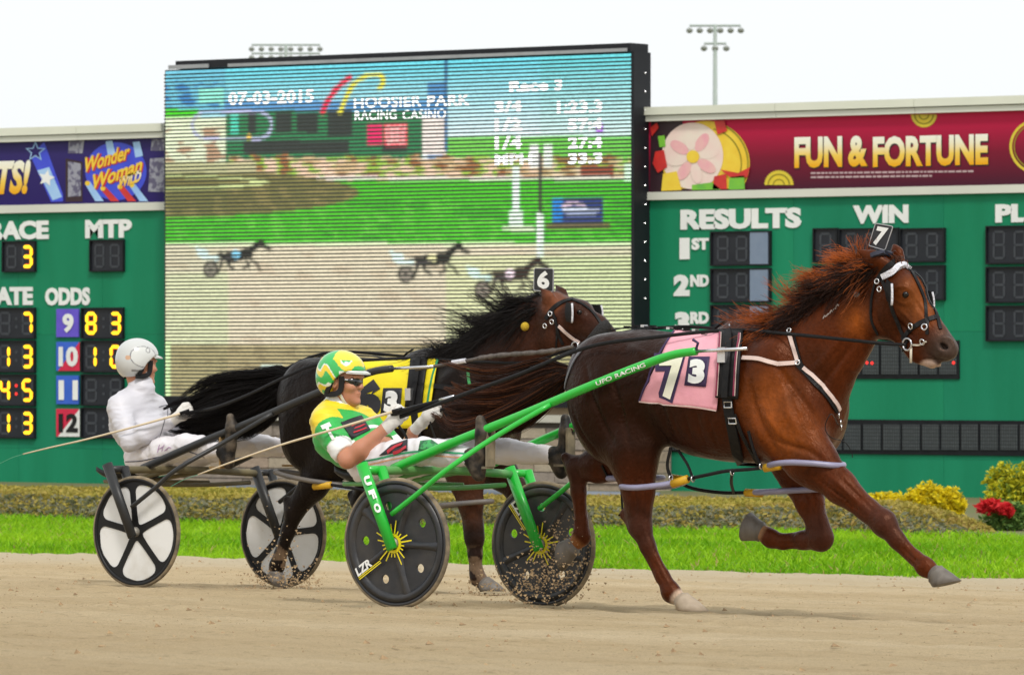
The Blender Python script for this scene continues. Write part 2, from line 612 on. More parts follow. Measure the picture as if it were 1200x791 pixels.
def dirt_material():
    m = bpy.data.materials.new("harrowed_track_dirt")
    m.use_nodes = True
    n = m.node_tree
    b = n.nodes["Principled BSDF"]
    L = n.links.new
    tc = n.nodes.new("ShaderNodeTexCoord")
    def noise(scale, st, det=6, rough=0.6):
        mp = n.nodes.new("ShaderNodeMapping")
        mp.inputs["Scale"].default_value = st
        L(tc.outputs["Object"], mp.inputs[0])
        z = n.nodes.new("ShaderNodeTexNoise")
        z.inputs["Scale"].default_value = scale
        z.inputs["Detail"].default_value = det
        z.inputs["Roughness"].default_value = rough
        L(mp.outputs[0], z.inputs["Vector"])
        return z.outputs[0]
    def ramp(src, c):
        r = n.nodes.new("ShaderNodeValToRGB")
        while len(r.color_ramp.elements) < len(c):
            r.color_ramp.elements.new(0.5)
        for e, (p, q) in zip(r.color_ramp.elements, c):
            e.position = p
            e.color = (*q, 1)
        L(src, r.inputs[0])
        return r.outputs[0]
    big = ramp(noise(1.0, (0.10, 0.9, 1), 5), [(0.3, (0.54, 0.405, 0.235)), (0.5, (0.61, 0.475, 0.29)), (0.72, (0.69, 0.555, 0.36))])
    fine = ramp(noise(26, (0.35, 1, 1), 8, 0.75), [(0.25, (0.25, 0.21, 0.16)), (0.44, (1, 1, 1)), (0.8, (1.1, 1.1, 1.08))])
    mx = n.nodes.new("ShaderNodeMix")
    mx.data_type = 'RGBA'
    mx.blend_type = 'MULTIPLY'
    mx.inputs[0].default_value = 0.75
    L(big, mx.inputs[6])
    L(fine, mx.inputs[7])
    # loose grains, pale and dark
    gr = ramp(noise(150, (0.7, 1, 1), 4, 0.9), [(0.30, (0.30, 0.25, 0.19)), (0.42, (0.93, 0.92, 0.90)), (0.58, (1.04, 1.04, 1.03)), (0.72, (1.45, 1.42, 1.36))])
    mg_ = n.nodes.new("ShaderNodeMix")
    mg_.data_type = 'RGBA'
    mg_.blend_type = 'MULTIPLY'
    mg_.inputs[0].default_value = 0.9
    L(mx.outputs[2], mg_.inputs[6])
    L(gr, mg_.inputs[7])
    mx = mg_
    # paler, drier margin of sand along the turf
    sp = n.nodes.new("ShaderNodeSeparateXYZ")
    L(tc.outputs["Object"], sp.inputs[0])
    ad = n.nodes.new("ShaderNodeMath")
    ad.operation = 'MULTIPLY_ADD'
    L(noise(0.9, (0.12, 1, 1), 4), ad.inputs[0])
    ad.inputs[1].default_value = 6.0
    L(sp.outputs[1], ad.inputs[2])
    mr = n.nodes.new("ShaderNodeMapRange")
    mr.inputs[1].default_value, mr.inputs[2].default_value = 11.0, 15.5
    L(ad.outputs[0], mr.inputs[0])
    m2 = n.nodes.new("ShaderNodeMix")
    m2.data_type = 'RGBA'
    L(mr.outputs[0], m2.inputs[0])
    L(mx.outputs[2], m2.inputs[6])
    m2.inputs[7].default_value = (0.60, 0.50, 0.34, 1)
    L(m2.outputs[2], b.inputs["Base Color"])
    b.inputs["Roughness"].default_value = 0.95
    b.inputs["Specular IOR Level"].default_value = 0.15
    bp = n.nodes.new("ShaderNodeBump")
    bp.inputs["Distance"].default_value = 0.035
    L(noise(34, (0.6, 1, 1), 9, 0.8), bp.inputs["Height"])
    L(bp.outputs[0], b.inputs["Normal"])
    return m
M_dirt = dirt_material()

def track_zf(X, Y):
    z = track_z(Y)
    near = np.clip((16 - np.abs(Y - 2)) / 2, 0, 1)
    ridge = 0.006 * noise2(X, Y, 2.2, 0.045, 3) + 0.008 * noise2(X, Y, 3.0, 0.16, 5) + 0.010 * noise2(X, Y, 0.11, 0.07, 8)
    z = z + near * ridge
    # hoof prints and scuffs
    r_ = np.random.default_rng(99)
    xs_, ys_ = X[:, 0], Y[0]
    for _ in range(900):
        px_, py_ = r_.uniform(-19, 8), r_.uniform(-10, 14)
        rad = r_.uniform(.05, .11)
        i0, i1 = np.searchsorted(xs_, (px_ - .3, px_ + .3))
        j0, j1 = np.searchsorted(ys_, (py_ - .25, py_ + .25))
        d = np.hypot((X[i0:i1, j0:j1] - px_) / 1.4, Y[i0:i1, j0:j1] - py_) / rad
        z[i0:i1, j0:j1] += r_.uniform(.004, .012) * (-np.exp(-d ** 2) + .7 * np.exp(-((d - 1.35) / .35) ** 2))
    return z
track = grid_mesh("track", edges(-700, 700, -20, 9, 0.075), edges(-60, 15.0, -11, 14.9, 0.032, 8)[:-7], track_zf, M_dirt, "structure")
M_soil = mat("infield_soil", (0.10, 0.13, 0.035), (0.15, 0.12, 0.06), 0.95, scale=0.8, bump=0.02)
def infield_zf(X, Y):
    return np.where(Y < 15.3, track_z(np.minimum(Y, 15.0)) + 0.004 - 0.03 * (Y < 15.05), ZI) + np.clip((Y - 15.2) / 3, 0, 1) * 0.03 * noise2(X, Y, 3, 2, 11)
infield = grid_mesh("infield", edges(-900, 900, -45, 10, 0.6), np.concatenate([[14.7, 15.0, 15.15, 15.4], np.arange(16, 45, 0.7), np.geomspace(46, 2500, 16)]), infield_zf, M_soil, "structure")

# ---- turf blades
def blades(n, xr, yr, hgt, w, zf, seed, lean=0.5):
    r = np.random.default_rng(seed)
    x, y = r.uniform(*xr, n), r.uniform(*yr, n)
    h = hgt * r.uniform(0.5, 1.25, n)
    a = r.uniform(0, 6.283, n)
    l = r.normal(size=(n, 2)) * lean * h[:, None]
    b = np.stack([x, y, zf(x, y)], 1)
    s = np.stack([np.cos(a), np.sin(a), 0 * a], 1) * w * r.uniform(0.6, 1.4, n)[:, None]
    t = b + np.stack([l[:, 0], l[:, 1], h], 1)
    mid = b + np.stack([l[:, 0] * .35, l[:, 1] * .35, h * .6], 1)
    V = np.stack([b - s, b + s, mid + s * .8, t, mid - s * .8], 1).reshape(-1, 3)
    i = np.arange(n) * 5
    T = np.stack([i, i + 1, i + 2, i + 3, i + 4], 1)
    return V, T
def leaf_mat(name, trans=0.0, rough=0.55):
    m = bpy.data.materials.new(name)
    m.use_nodes = True
    n = m.node_tree
    b = n.nodes["Principled BSDF"]
    at = n.nodes.new("ShaderNodeAttribute")
    at.attribute_name = "Col"
    n.links.new(at.outputs["Color"], b.inputs["Base Color"])
    b.inputs["Roughness"].default_value = rough
    b.inputs["Specular IOR Level"].default_value = 0.25
    tr = n.nodes.new("ShaderNodeBsdfTranslucent")
    n.links.new(at.outputs["Color"], tr.inputs[0])
    mx = n.nodes.new("ShaderNodeMixShader")
    mx.inputs[0].default_value = 0.35
    n.links.new(b.outputs[0], mx.inputs[1])
    n.links.new(tr.outputs[0], mx.inputs[2])
    n.links.new(mx.outputs[0], n.nodes["Material Output"].inputs[0])
    return m
M_leaf = leaf_mat("leaf_surface")
V, T = blades(150000, (-38, 4), (14.95, 23.4), 0.085, 0.007, lambda x, y: np.where(y < 15.06, track_z(y), infield_zf(x, y)), 21)
Ve, Te = blades(9000, (-30, 2), (0, 1), 0.05, 0.006, lambda x, y: 0 * x, 22, .9)
ge = np.random.default_rng(8)
sh_y = 15.0 - np.abs(ge.normal(size=9000)) * (.10 + .16 * (noise2(Ve[::5, 0], Ve[::5, 0] * 0, .5, 1, 44) > .2)) - Ve[::5, 1]
Ve[:, 1] += np.repeat(sh_y, 5)
Ve[:, 2] += track_z(Ve[:, 1])
T = np.vstack([T, Te + len(V)])
V = np.vstack([V, Ve])
g = np.random.default_rng(5)
n_ = len(T)
gx, gy = V[::5, 0], V[::5, 1]
tone = np.clip(0.5 + 0.35 * noise2(gx, gy, 1.2, 0.5, 31) + 0.25 * g.normal(size=n_), 0, 1)[:, None]
cg = lerp(A(0.14, 0.37, 0.004), A(0.34, 0.60, 0.015), tone)
dry = g.random(n_) < 0.03
cg[dry] = A(0.42, 0.36, 0.12)
turf = fast_mesh("turf", V, T, M_leaf, None, False, "stuff", np.repeat(cg, 5, 0), 5)
tag(turf, "bright green mown turf between dirt track and low hedge", "grass")

# ---- leaves helper
def leaves(C, size, colors, r, flat=0.6):
    """diamond leaves at centres C"""
    n = len(C)
    d = r.normal(size=(n, 3))
    d[:, 2] *= flat
    d /= np.linalg.norm(d, axis=1)[:, None]
    u = np.cross(d, r.normal(size=(n, 3)))
    u /= np.linalg.norm(u, axis=1)[:, None] + 1e-9
    s = (size * r.uniform(0.6, 1.4, n))[:, None]
    fold = np.cross(d, u) * s * 0.12
    V = np.stack([C - d * s, C + u * s * .42 + fold, C + d * s, C - u * s * .42 + fold], 1).reshape(-1, 3)
    i = np.arange(n) * 4
    return V, np.stack([i, i + 1, i + 2, i + 3], 1), np.repeat(colors, 4, 0)

# ---- low clipped hedge
r = np.random.default_rng(77)
n = 90000
hx = r.uniform(-40, -8.5, n)
u = r.uniform(0, 1, n)
hy0, hy1 = 23.2, 26.3
hy = lerp(hy0, hy1, u ** 1.4)
front = np.clip((hy - hy0) / 0.7, 0, 1)
top = 0.26 * np.sqrt(np.clip(front, 0, 1)) * (1 + 0.10 * noise2(hx, hy, 0.3, 0.3, 12) + 0.07 * noise2(hx, hy, 2.0, 1.2, 13))
endf = np.clip((Q(1158, 600, 23.2)[0] - (hy - 23.2) * .72 - hx + 0.2 * np.sin(hy * 5)) / 0.9, 0, 1)
keep = endf > 0.02
hx, hy, top, u, endf = hx[keep], hy[keep], top[keep], u[keep], endf[keep]
n = len(hx)
top = top * np.sqrt(endf)
hz_ = ZI + top * (1 - 0.55 * r.random(n) ** 2.2) + 0.02
c1, c2, c3 = A(0.26, 0.25, 0.035), A(0.50, 0.40, 0.075), A(0.33, 0.18, 0.10)
t = r.random(n)[:, None]
patch = np.clip(0.5 + 0.6 * noise2(hx, hy, 1.0, 0.6, 14), 0, 1)[:, None]
hc = lerp(lerp(c1, c2, t), c3, 0.55 * patch * r.random(n)[:, None])
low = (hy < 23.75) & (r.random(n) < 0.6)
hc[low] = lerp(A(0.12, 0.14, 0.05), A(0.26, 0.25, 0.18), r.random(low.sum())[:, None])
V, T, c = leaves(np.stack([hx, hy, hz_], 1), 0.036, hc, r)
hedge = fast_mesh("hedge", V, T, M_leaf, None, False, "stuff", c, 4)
tag(hedge, "low olive and brown leafed hedge in front of the scoreboard", "hedge")

# ---- golden shrubs and a red flowering plant, each a thing of its own
def shrub(name, label, cat, px, py_top, Y, wpx, lumps, cols, group=None, seed=1, leaf=0.030, n=4000, flowers=None):
    r = np.random.default_rng(seed)
    base = Q(px, 600, Y)
    base[2] = ZI
    s = FPX / ((base - CAM) @ WV)
    hgt = (Q(px, py_top, Y)[2] - ZI)
    th = thing(name, label, cat, base, group)
    W = wpx / s / 2
    C, TW = [], []
    for lx, lh, lr in lumps:
        top = base + A(lx * W * 0.81, 0, 0) + A(0, r.uniform(-.25, .25) * W, lh * hgt)
        TW.append((base + A(lx * W * .3, 0, 0), top))
        k = int(n * lr)
        a = r.normal(size=(k, 3))
        a /= np.linalg.norm(a, axis=1)[:, None]
        rad = r.random(k)[:, None] ** 0.5
        R3 = A(lr * W * 1.15, lr * W * 1.1, lr * hgt * 0.9)
        P = top - A(0, 0, lr * hgt * 0.55) + a * rad * R3 * (1 + 0.35 * np.sin(a[:, :1] * 9 + a[:, 2:] * 7))
        C.append(P)
        # feathery tips
        for q in range(int(34 * lr) + 6):
            d = norm(r.normal(size=3) + A(0, 0, 1.1))
            o = top - A(0, 0, lr * hgt * .4) + d * R3 * 0.7
            tt = r.random(40)[:, None]
            C.append(o + d * tt * r.uniform(.12, .34) * hgt + r.normal(size=(40, 3)) * 0.018)
    C = np.vstack(C)
    C = C[C[:, 2] > ZI + 0.03]
    t = r.random(len(C))[:, None]
    cc = lerp(A(*cols[0]), A(*cols[1]), t)
    k = r.random(len(C)) < 0.18
    cc[k] = A(*cols[2])
    V, T, c = leaves(C, leaf, cc, r)
    fast_mesh("foliage", V, T, M_leaf, th, False, None, c, 4)
    mb = MB()
    for a, b in TW:
        m_ = (a + b) / 2 + r.normal(size=3) * 0.03
        mb.tube(smooth_path([a, m_, b - A(0, 0, .1 * hgt)], 4), np.linspace(0.018, 0.005, 9), 6)
    mb.build("stem", mat("shrub_bark", (0.12, 0.08, 0.05), rough=0.9), th, True)
    if flowers:
        for fx, fz, fr in flowers:
            fc = base + A(fx * W, -W * 0.75, fz * hgt)
            k = 90
            a = r.normal(size=(k, 3))
            a /= np.linalg.norm(a, axis=1)[:, None]
            V, T, c = leaves(fc + a * fr * r.uniform(.5, 1, (k, 1)), 0.045, lerp(A(0.55, 0.01, 0.02), A(0.75, 0.05, 0.05), r.random(k)[:, None]), r)
            fast_mesh("flower_head", V, T, M_leaf, th, False, None, c, 4)
    return th
gold = ((0.68, 0.52, 0.010), (0.84, 0.70, 0.015), (0.48, 0.42, 0.02))
shrub("golden_shrub", "low golden yellow shrub with spiky tips at the end of the hedge", "shrub", 1098, 577, 28.6, 72, [(-.6, .72, .5), (-.1, .98, .5), (.35, .66, .5), (.75, .82, .42)], gold, seed=3)
shrub("golden_shrub", "wide low golden shrub running along behind the low hedge", "shrub", 1040, 584, 28.9, 66, [(-.7, .75, .5), (-.2, .9, .5), (.3, .85, .5), (.75, .7, .5)], gold, seed=4)
shrub("golden_shrub", "tall yellow green shrub towering over the red flowers", "shrub", 1192, 557, 28.8, 88, [(-.62, .92, .3), (-.1, .62, .55), (.3, .85, .5), (.75, 1.0, .6), (-.5, .45, .45)], ((0.38, 0.42, 0.02), (0.70, 0.62, 0.03), (0.16, 0.24, 0.03)), seed=6)
shrub("flowering_plant", "small leafy plant with clusters of red flowers below tall shrub", "plant", 1180, 590, 25.6, 60, [(-.4, .62, .6), (.3, .6, .6)], ((0.10, 0.22, 0.05), (0.24, 0.36, 0.08), (0.06, 0.13, 0.03)), seed=9, leaf=0.032, n=2400, flowers=[(-.35, .92, .085), (-.62, .86, .065), (-.1, .97, .06), (.25, .84, .07), (.5, .8, .06)])

# ================================================================ scoreboard
YB, YS = 37.0, 36.72
NB = A(0, -1, 0)
def bx(px): return Q(px, 400, YB)[0]
def bz(px, py): return Q(px, py, YB)[2]
M_green = mat("scoreboard_green_paint", (0.006, 0.185, 0.086), (0.010, 0.228, 0.112), 0.55, scale=1.1, stretch=(2.5, 1, .35), contrast=(.25, .75), bump=0.004, bscale=30, spec=0.2)
M_green2 = mat("scoreboard_green_paint_older", (0.006, 0.176, 0.086), (0.010, 0.214, 0.112), 0.6, scale=1.3, stretch=(2.5, 1, .35), contrast=(.25, .75), bump=0.004, bscale=30, spec=0.2)
M_cream = mat("cream_sheet_metal", (0.66, 0.66, 0.58), (0.60, 0.60, 0.53), 0.5, scale=1.5)
M_cream2 = mat("cream_sheet_metal_upper", (0.70, 0.71, 0.60), (0.64, 0.65, 0.55), 0.5, scale=1.5)
M_dark = mat("display_black_face", (0.006, 0.007, 0.009), (0.011, 0.012, 0.015), 0.4, scale=8, spec=.2)
M_disp = mat("display_dark_grey_glass", (0.014, 0.016, 0.022), (0.021, 0.023, 0.030), 0.35, scale=3, spec=.25)
M_off = mat("unlit_segment_grey", (0.06, 0.065, 0.075), (0.045, 0.05, 0.06), 0.5, spec=.2)
M_on = mat("lit_segment_amber", (1.0, 0.66, 0.01), (1.0, 0.72, 0.02), 0.5, emit=0.95)
M_glow = mat("lit_segment_orange_edge", (0.9, 0.13, 0.005), (0.8, 0.10, 0.005), 0.5, emit=0.5)
M_red_on = mat("lit_red_lamp", (1.0, 0.03, 0.02), (0.9, 0.02, 0.02), 0.5, emit=0.8)

def wall_rect(mb, x0, x1, z0, z1, y0, y1, mi=0):
    mb.box(((x0 + x1) / 2, (y0 + y1) / 2, (z0 + z1) / 2), (x1 - x0, abs(y1 - y0), z1 - z0), mi=mi)

def part_rect(name, m, parent, px0, px1, py0, py1, y0, y1, ref=None):
    """box whose face covers a photograph rectangle on the board"""
    pm = ref if ref is not None else (px0 + px1) / 2
    mb = MB()
    wall_rect(mb, bx(px0), bx(px1), bz(pm, py1), bz(pm, py0), y0, y1)
    return mb.build(name, m, parent)

SEG = {'0': 'abcdef', '1': 'bc', '2': 'abged', '3': 'abgcd', '4': 'fgbc', '5': 'afgcd', '6': 'afgedc', '7': 'abc', '8': 'abcdefg', '9': 'abcdfg', ' ': ''}
def seg_poly(kind, w, h, t):
    g = t * 0.12
    def hbar(y):
        return [(g + t * .5, y), (g + t, y + t / 2), (w - g - t, y + t / 2), (w - g - t * .5, y), (w - g - t, y - t / 2), (g + t, y - t / 2)]
    def vbar(x, y0, y1):
        return [(x, y0 + g), (x + t / 2, y0 + g + t / 2), (x + t / 2, y1 - g - t / 2), (x, y1 - g), (x - t / 2, y1 - g - t / 2), (x - t / 2, y0 + g + t / 2)]
    a, b = t / 2, h - t / 2
    return {'a': hbar(b), 'g': hbar(h / 2), 'd': hbar(a), 'f': vbar(a, h / 2, b), 'b': vbar(w - a, h / 2, b), 'e': vbar(a, a, h / 2), 'c': vbar(w - a, a, h / 2)}[kind]

def digit(parent, px0, px1, py0, py1, ch, yf):
    pm = (px0 + px1) / 2
    x0, x1, z0, z1 = bx(px0), bx(px1), bz(pm, py1), bz(pm, py0)
    w, h = x1 - x0, z1 - z0
    if ch != ' ':
        mb = MB()
        for k in SEG[ch]:
            mb.prism(seg_poly(k, w, h, w * 0.30), (1, 0, 0), (0, 0, 1), (x0, yf - 0.004, z0), NB, 0.004)
        o = mb.build("segment_surround", M_glow, parent)
        mb = MB()
        for k in SEG[ch]:
            mb.prism(seg_poly(k, w * .94, h * .96, w * 0.21), (1, 0, 0), (0, 0, 1), (x0 + w * .03, yf - 0.0085, z0 + h * .02), NB, 0.004)
        mb.build("lit_segments", M_on, parent)
    for k in 'abcdefg':
        if ch == ' ' or k not in SEG[ch]:
            mb = MB()
            mb.prism(seg_poly(k, w, h, w * 0.17), (1, 0, 0), (0, 0, 1), (x0, yf - 0.002, z0), NB, 0.003)
            mb.build("unlit_segment", M_off, parent)

def display(parent, px0, px1, py0, py1, slots, colon=False, frame=1.6):
    """digit box: dark case with its digits as sub-parts. slots = [(px0, px1, char)]"""
    pm = (px0 + px1) / 2
    mb = MB()
    x0, x1, z0, z1 = bx(px0), bx(px1), bz(pm, py1), bz(pm, py0)
    t = frame / 88.0
    wall_rect(mb, x0, x1, z0, z1, YB - 0.02, YB - 0.004)
    for a in ((x0, x1, z0, z0 + t), (x0, x1, z1 - t, z1), (x0, x0 + t, z0 + t, z1 - t), (x1 - t, x1, z0 + t, z1 - t)):
        wall_rect(mb, *a, YB - 0.05, YB - 0.0205, mi=1)
    o = mb.build("digit_display", [M_disp, M_dark], parent)
    hh = py1 - py0
    for a, b, ch in slots:
        digit(o, a, b, py0 + hh * .13, py1 - hh * .12, ch, YB - 0.021)
    if colon:
        cx = (slots[0][1] + slots[1][0]) / 2
        for f in (.36, .62):
            mb = MB()
            mb.lathe([(0, .022), (.004, .022)], (bx(cx), YB - 0.021, bz(pm, py0 + hh * f)), NB, 10)
            mb.build("colon_lamp", M_red_on if colon == 2 else M_off, o)
    return o

def word(parent, s, px0, px1, py0, py1, m=None, y=None, bold=0.035, name="lettering", thick=0.012, spacing=1.0, shear=0.0, off=0.003):
    y = YB if y is None else y
    pm = (px0 + px1) / 2
    p = lambda a, b: Q(a, b, y)
    x0, x1 = p(px0, 400)[0], p(px1, 400)[0]
    z0, z1 = p(pm, py1)[2], p(pm, py0)[2]
    return text_rect(name, s, (x0, y, z0), (x1 - x0, 0, 0), (0, 0, z1 - z0), m or M_text, parent, NB, off=off, bold=bold, thick=thick, spacing=spacing, shear=shear)

def board(label, px0, px1, z_top, z_c0, z_b0, z_s0, cols, banner_mat):
    x0, x1 = bx(px0), bx(px1)
    th = thing("tote_board", label, "scoreboard", ((x0 + x1) / 2, YB + 0.3, ZI))
    # painted sheet panels with open joints
    zz = [ZI - 0.05, 0.02, 1.62, z_s0 - 0.012]
    xx = [x0] + list(cols) + [x1]
    for i in range(len(xx) - 1):
        for j in range(3):
            mb = MB()
            wall_rect(mb, xx[i] + 0.002, xx[i + 1] - 0.002, zz[j] + 0.0015, zz[j + 1] - 0.0015, YB, YB + 0.05)
            mb.build("panel", M_green if (i + j) % 3 else M_green2, th)
    mb = MB()
    wall_rect(mb, x0 + .02, x1 - .02, ZI - .05, z_top - .05, YB + 0.06, YB + 0.6)
    mb.build("board_back", M_dark, th)
    mb = MB()
    wall_rect(mb, x0, x1, z_s0 - .01, z_b0, YB - 0.06, YB + 0.055)
    mb.build("lower_trim", M_cream, th)
    seams = np.linspace(x0, x1, 5)
    for a, b in zip(seams[:-1], seams[1:]):
        mb = MB()
        zmid = lerp(z_c0, z_top, 0.42)
        wall_rect(mb, a + .003, b - .003, z_c0, zmid - .006, YB - 0.10, YB + 0.055)
        wall_rect(mb, a + .003, b - .003, zmid + .004, z_top, YB - 0.13, YB + 0.62, mi=1)
        mb.build("cornice", [M_cream, M_cream2], th)
    mb = MB()
    wall_rect(mb, x0, x1, z_b0, z_c0, YB - 0.02, YB + 0.05)
    o = mb.build("banner", banner_mat, th)
    return th, o

def gradient_mat(name, stops, axis=2, rough=0.4):
    """printed vinyl whose ink runs from one colour to another"""
    m = bpy.data.materials.new(name)
    m.use_nodes = True
    n = m.node_tree
    tc = n.nodes.new("ShaderNodeTexCoord")
    sp = n.nodes.new("ShaderNodeSeparateXYZ")
    r_ = n.nodes.new("ShaderNodeValToRGB")
    while len(r_.color_ramp.elements) < len(stops):
        r_.color_ramp.elements.new(0.5)
    for e, (p, c) in zip(r_.color_ramp.elements, stops):
        e.position = p
        e.color = (*c, 1)
    n.links.new(tc.outputs["Generated"], sp.inputs[0])
    n.links.new(sp.outputs[axis], r_.inputs[0])
    n.links.new(r_.outputs[0], n.nodes["Principled BSDF"].inputs["Base Color"])
    n.nodes["Principled BSDF"].inputs["Roughness"].default_value = rough
    n.nodes["Principled BSDF"].inputs["Specular IOR Level"].default_value = 0.15
    return m
M_ban_red = gradient_mat("banner_print_red", [(0.0, (0.055, 0.010, 0.025)), (0.45, (0.19, 0.010, 0.03)), (1, (0.56, 0.012, 0.065))])
M_ban_blue = gradient_mat("banner_print_blue", [(0, (0.022, 0.012, 0.11)), (1, (0.035, 0.025, 0.14))])
M_gold = gradient_mat("gold_to_cream_print", [(0.0, (0.80, 0.36, 0.0)), (0.4, (0.85, 0.58, 0.10)), (0.75, (0.85, 0.80, 0.60)), (1, (0.88, 0.87, 0.78))])
M_gold2 = mat("gold_print", (0.80, 0.50, 0.02), (0.85, 0.62, 0.05), 0.45, scale=5)
M_coin = mat("coin_yellow_print", (0.75, 0.55, 0.02), (0.60, 0.50, 0.04), 0.45, scale=9)
M_ink = mat("dark_outline_print", (0.03, 0.008, 0.015), rough=0.5)
M_redp = mat("red_print", (0.65, 0.03, 0.02), (0.5, 0.02, 0.02), 0.45)
M_skyb = mat("sky_blue_print", (0.25, 0.45, 0.80), (0.4, 0.6, 0.85), 0.45, scale=3)
M_blup = mat("royal_blue_print", (0.03, 0.05, 0.55), (0.05, 0.08, 0.7), 0.45, scale=3)
M_pale = mat("cream_print", (0.80, 0.70, 0.60), (0.82, 0.60, 0.55), 0.5, scale=4)
M_grn = mat("green_print", (0.22, 0.55, 0.03), (0.12, 0.42, 0.05), 0.5, scale=5)

ZT, ZC, ZB_, ZS = bz(980, 119.5), bz(980, 136.5), bz(980, 221), bz(980, 229.5)
right, rban = board("green tote board with red banner and results columns", 757, 1420, ZT, ZC, ZB_, ZS, [bx(930), bx(1106), bx(1290)], M_ban_red)
ZTl, ZCl, ZBl, ZSl = bz(100, 148), bz(100, 164.5), bz(100, 239), bz(100, 247.5)
left, lban = board("green tote board with blue banner and lit odds columns", -190, 196, ZTl, ZCl, ZBl, ZSl, [bx(-80), bx(22), bx(120)], M_ban_blue)

# --- flat print on the banners
def pr(parent, name, poly, m, off, y=YB - 0.02):
    """printed outline given in photograph positions"""
    P = np.array([Q(a, b, y) for a, b in poly])
    P[:, 1] = y - off
    return link_mesh(name, P, [tuple(range(len(P)))], m, parent)
def circ(cx, cy, rx, ry, n=28, a0=0, a1=360, wav=0.0, wn=20):
    return [(cx + rx * (1 + wav * math.sin(wn * a)) * math.cos(a), cy - ry * (1 + wav * math.sin(wn * a)) * math.sin(a)) for a in np.linspace(R(a0), R(a1), n, endpoint=(a1 - a0) < 359)]
def ringp(parent, name, cx, cy, rx, ry, w, m, off, a0=0, a1=360, n=40):
    a = np.linspace(R(a0), R(a1), n)
    o_ = [(cx + rx * math.cos(t), cy - ry * math.sin(t)) for t in a]
    i_ = [(cx + (rx - w) * math.cos(t), cy - (ry - w) * math.sin(t)) for t in a]
    P = np.array([Q(*p, YB - .02) for p in o_ + i_])
    P[:, 1] = YB - .02 - off
    return link_mesh(name, P, [(i, i + 1, n + i + 1, n + i) for i in range(n - 1)], m, parent)

for i, (s, a, b) in enumerate((("FUN", 931, 987), ("&", 994, 1017), ("FORTUNE", 1023, 1158))):
    dy = -(a - 931) * 0.021
    word(rban, s, a + .8, b + 1.2, 162 + dy, 198.5 + dy, M_ink, YB - .022, bold=0.05, name="banner_shadow_lettering", thick=0)
    word(rban, s, a, b, 160.5 + dy, 197 + dy, M_gold, YB - .026, bold=0.045, name="banner_lettering", thick=0)
for k, (a, b, yy) in enumerate(((950, 1142, 203.2), (950, 1092, 208))):
    n_ = int((b - a) / 3.3)
    rr = random.Random(k)
    s = "".join(rr.choice("rnsaecuoimt") if rr.random() > .16 else " " for _ in range(n_))
    # the copyright line is too small to read in the photograph: short strokes at its size
    mb = MB()
    x = a
    while x < b:
        w_ = rr.uniform(2.5, 8)
        P = [Q(q, yy - (q - a) * .012 + e, YB - .024) for q, e in ((x, 1.1), (min(x + w_, b), 1.1), (min(x + w_, b), -1.1), (x, -1.1))]
        mb.add(P, [(0, 1, 2, 3)])
        x += w_ + 1.2
    mb.build("fine_print", mat("fine_print_pink", (0.55, 0.38, 0.40), rough=.5), rban)
for cx, cy, rr_, lo_, hi_ in ((913, 217, 17, 0, 180), (1083, 134.5, 15, 180, 360)):
    pr(rban, "printed_coin", circ(cx, cy, rr_, rr_, 60, lo_, hi_, 0.04, 36), M_coin, 0.004)
    ringp(rban, "coin_ring", cx, cy, rr_ * .78, rr_ * .78, 1.6, mat("coin_dark_print", (0.33, 0.26, 0.01)), 0.007, lo_ + 2, hi_ - 2)
    ringp(rban, "coin_ring", cx, cy, rr_ * .42, rr_ * .42, 1.4, MATS["coin_dark_print"], 0.007, lo_ + 2, hi_ - 2)
ringp(rban, "printed_ring", 1218, 172, 35, 33, 3.2, M_coin, 0.004)
ringp(rban, "printed_ring", 1218, 172, 30, 28, 1.4, MATS["coin_dark_print"], 0.006)
# plain medallion with ribbons where the banner carries a cartoon figure
pr(rban, "printed_backdrop", [(763, 143), (800, 142), (806, 224.5), (762, 224.8)], M_ink, 0.003)
pr(rban, "printed_medallion", [p for p in circ(828, 192, 51, 50, 60) if 141.5 < p[1] < 222.5], M_gold2, 0.006)
ringp(rban, "medallion_border", 828, 192, 50, 50, 2.0, MATS["coin_dark_print"], 0.009, -28, 78)
ringp(rban, "medallion_border", 828, 192, 42, 42, 1.6, MATS["coin_dark_print"], 0.009, -28, 78)
pr(rban, "printed_disc", [p for p in circ(812, 183, 36, 39, 50) if p[1] > 142.5], M_pale, 0.012)
M_rose = mat("rose_print", (0.80, 0.36, 0.42), (0.8, 0.5, 0.45), .5, scale=6)
for k in range(8):
    an = R(45 * k + 12)
    cx, cy = 813 + 19 * math.cos(an), 184 - 20 * math.sin(an)
    pr(rban, "printed_petal", [(cx + 12 * math.cos(t) * math.cos(an) + 6.5 * math.sin(t) * math.sin(an), cy - 12 * math.cos(t) * math.sin(an) + 6.5 * math.sin(t) * math.cos(an)) for t in np.linspace(0, 2 * math.pi, 16, endpoint=False)], M_rose if k % 2 else M_pale, 0.0145 + .0006 * k)
pr(rban, "printed_petal", circ(813, 184, 7.5, 7.5), M_gold2, 0.0205)
for poly, m_ in (([(769, 178), (779, 176), (783, 196), (772, 203), (766, 192)], M_redp), ([(772, 160), (780, 159), (781, 172), (774, 173)], M_grn), ([(838, 142), (850, 141.5), (853, 154), (842, 158)], M_redp), ([(845, 199), (866, 203), (880, 196), (877, 208), (858, 209)], M_redp), ([(778, 204), (794, 201), (800, 223), (776, 224)], M_gold2), ([(856, 208), (873, 206), (874, 222), (855, 222.5)], M_grn), ([(838, 207), (852, 204), (853, 222), (836, 222)], M_redp), ([(812, 217), (836, 214), (846, 222.5), (812, 223)], M_grn), ([(763, 150), (771, 144), (773, 150), (765, 160)], M_redp)):
    pr(rban, "printed_ribbon", poly, m_, 0.022)

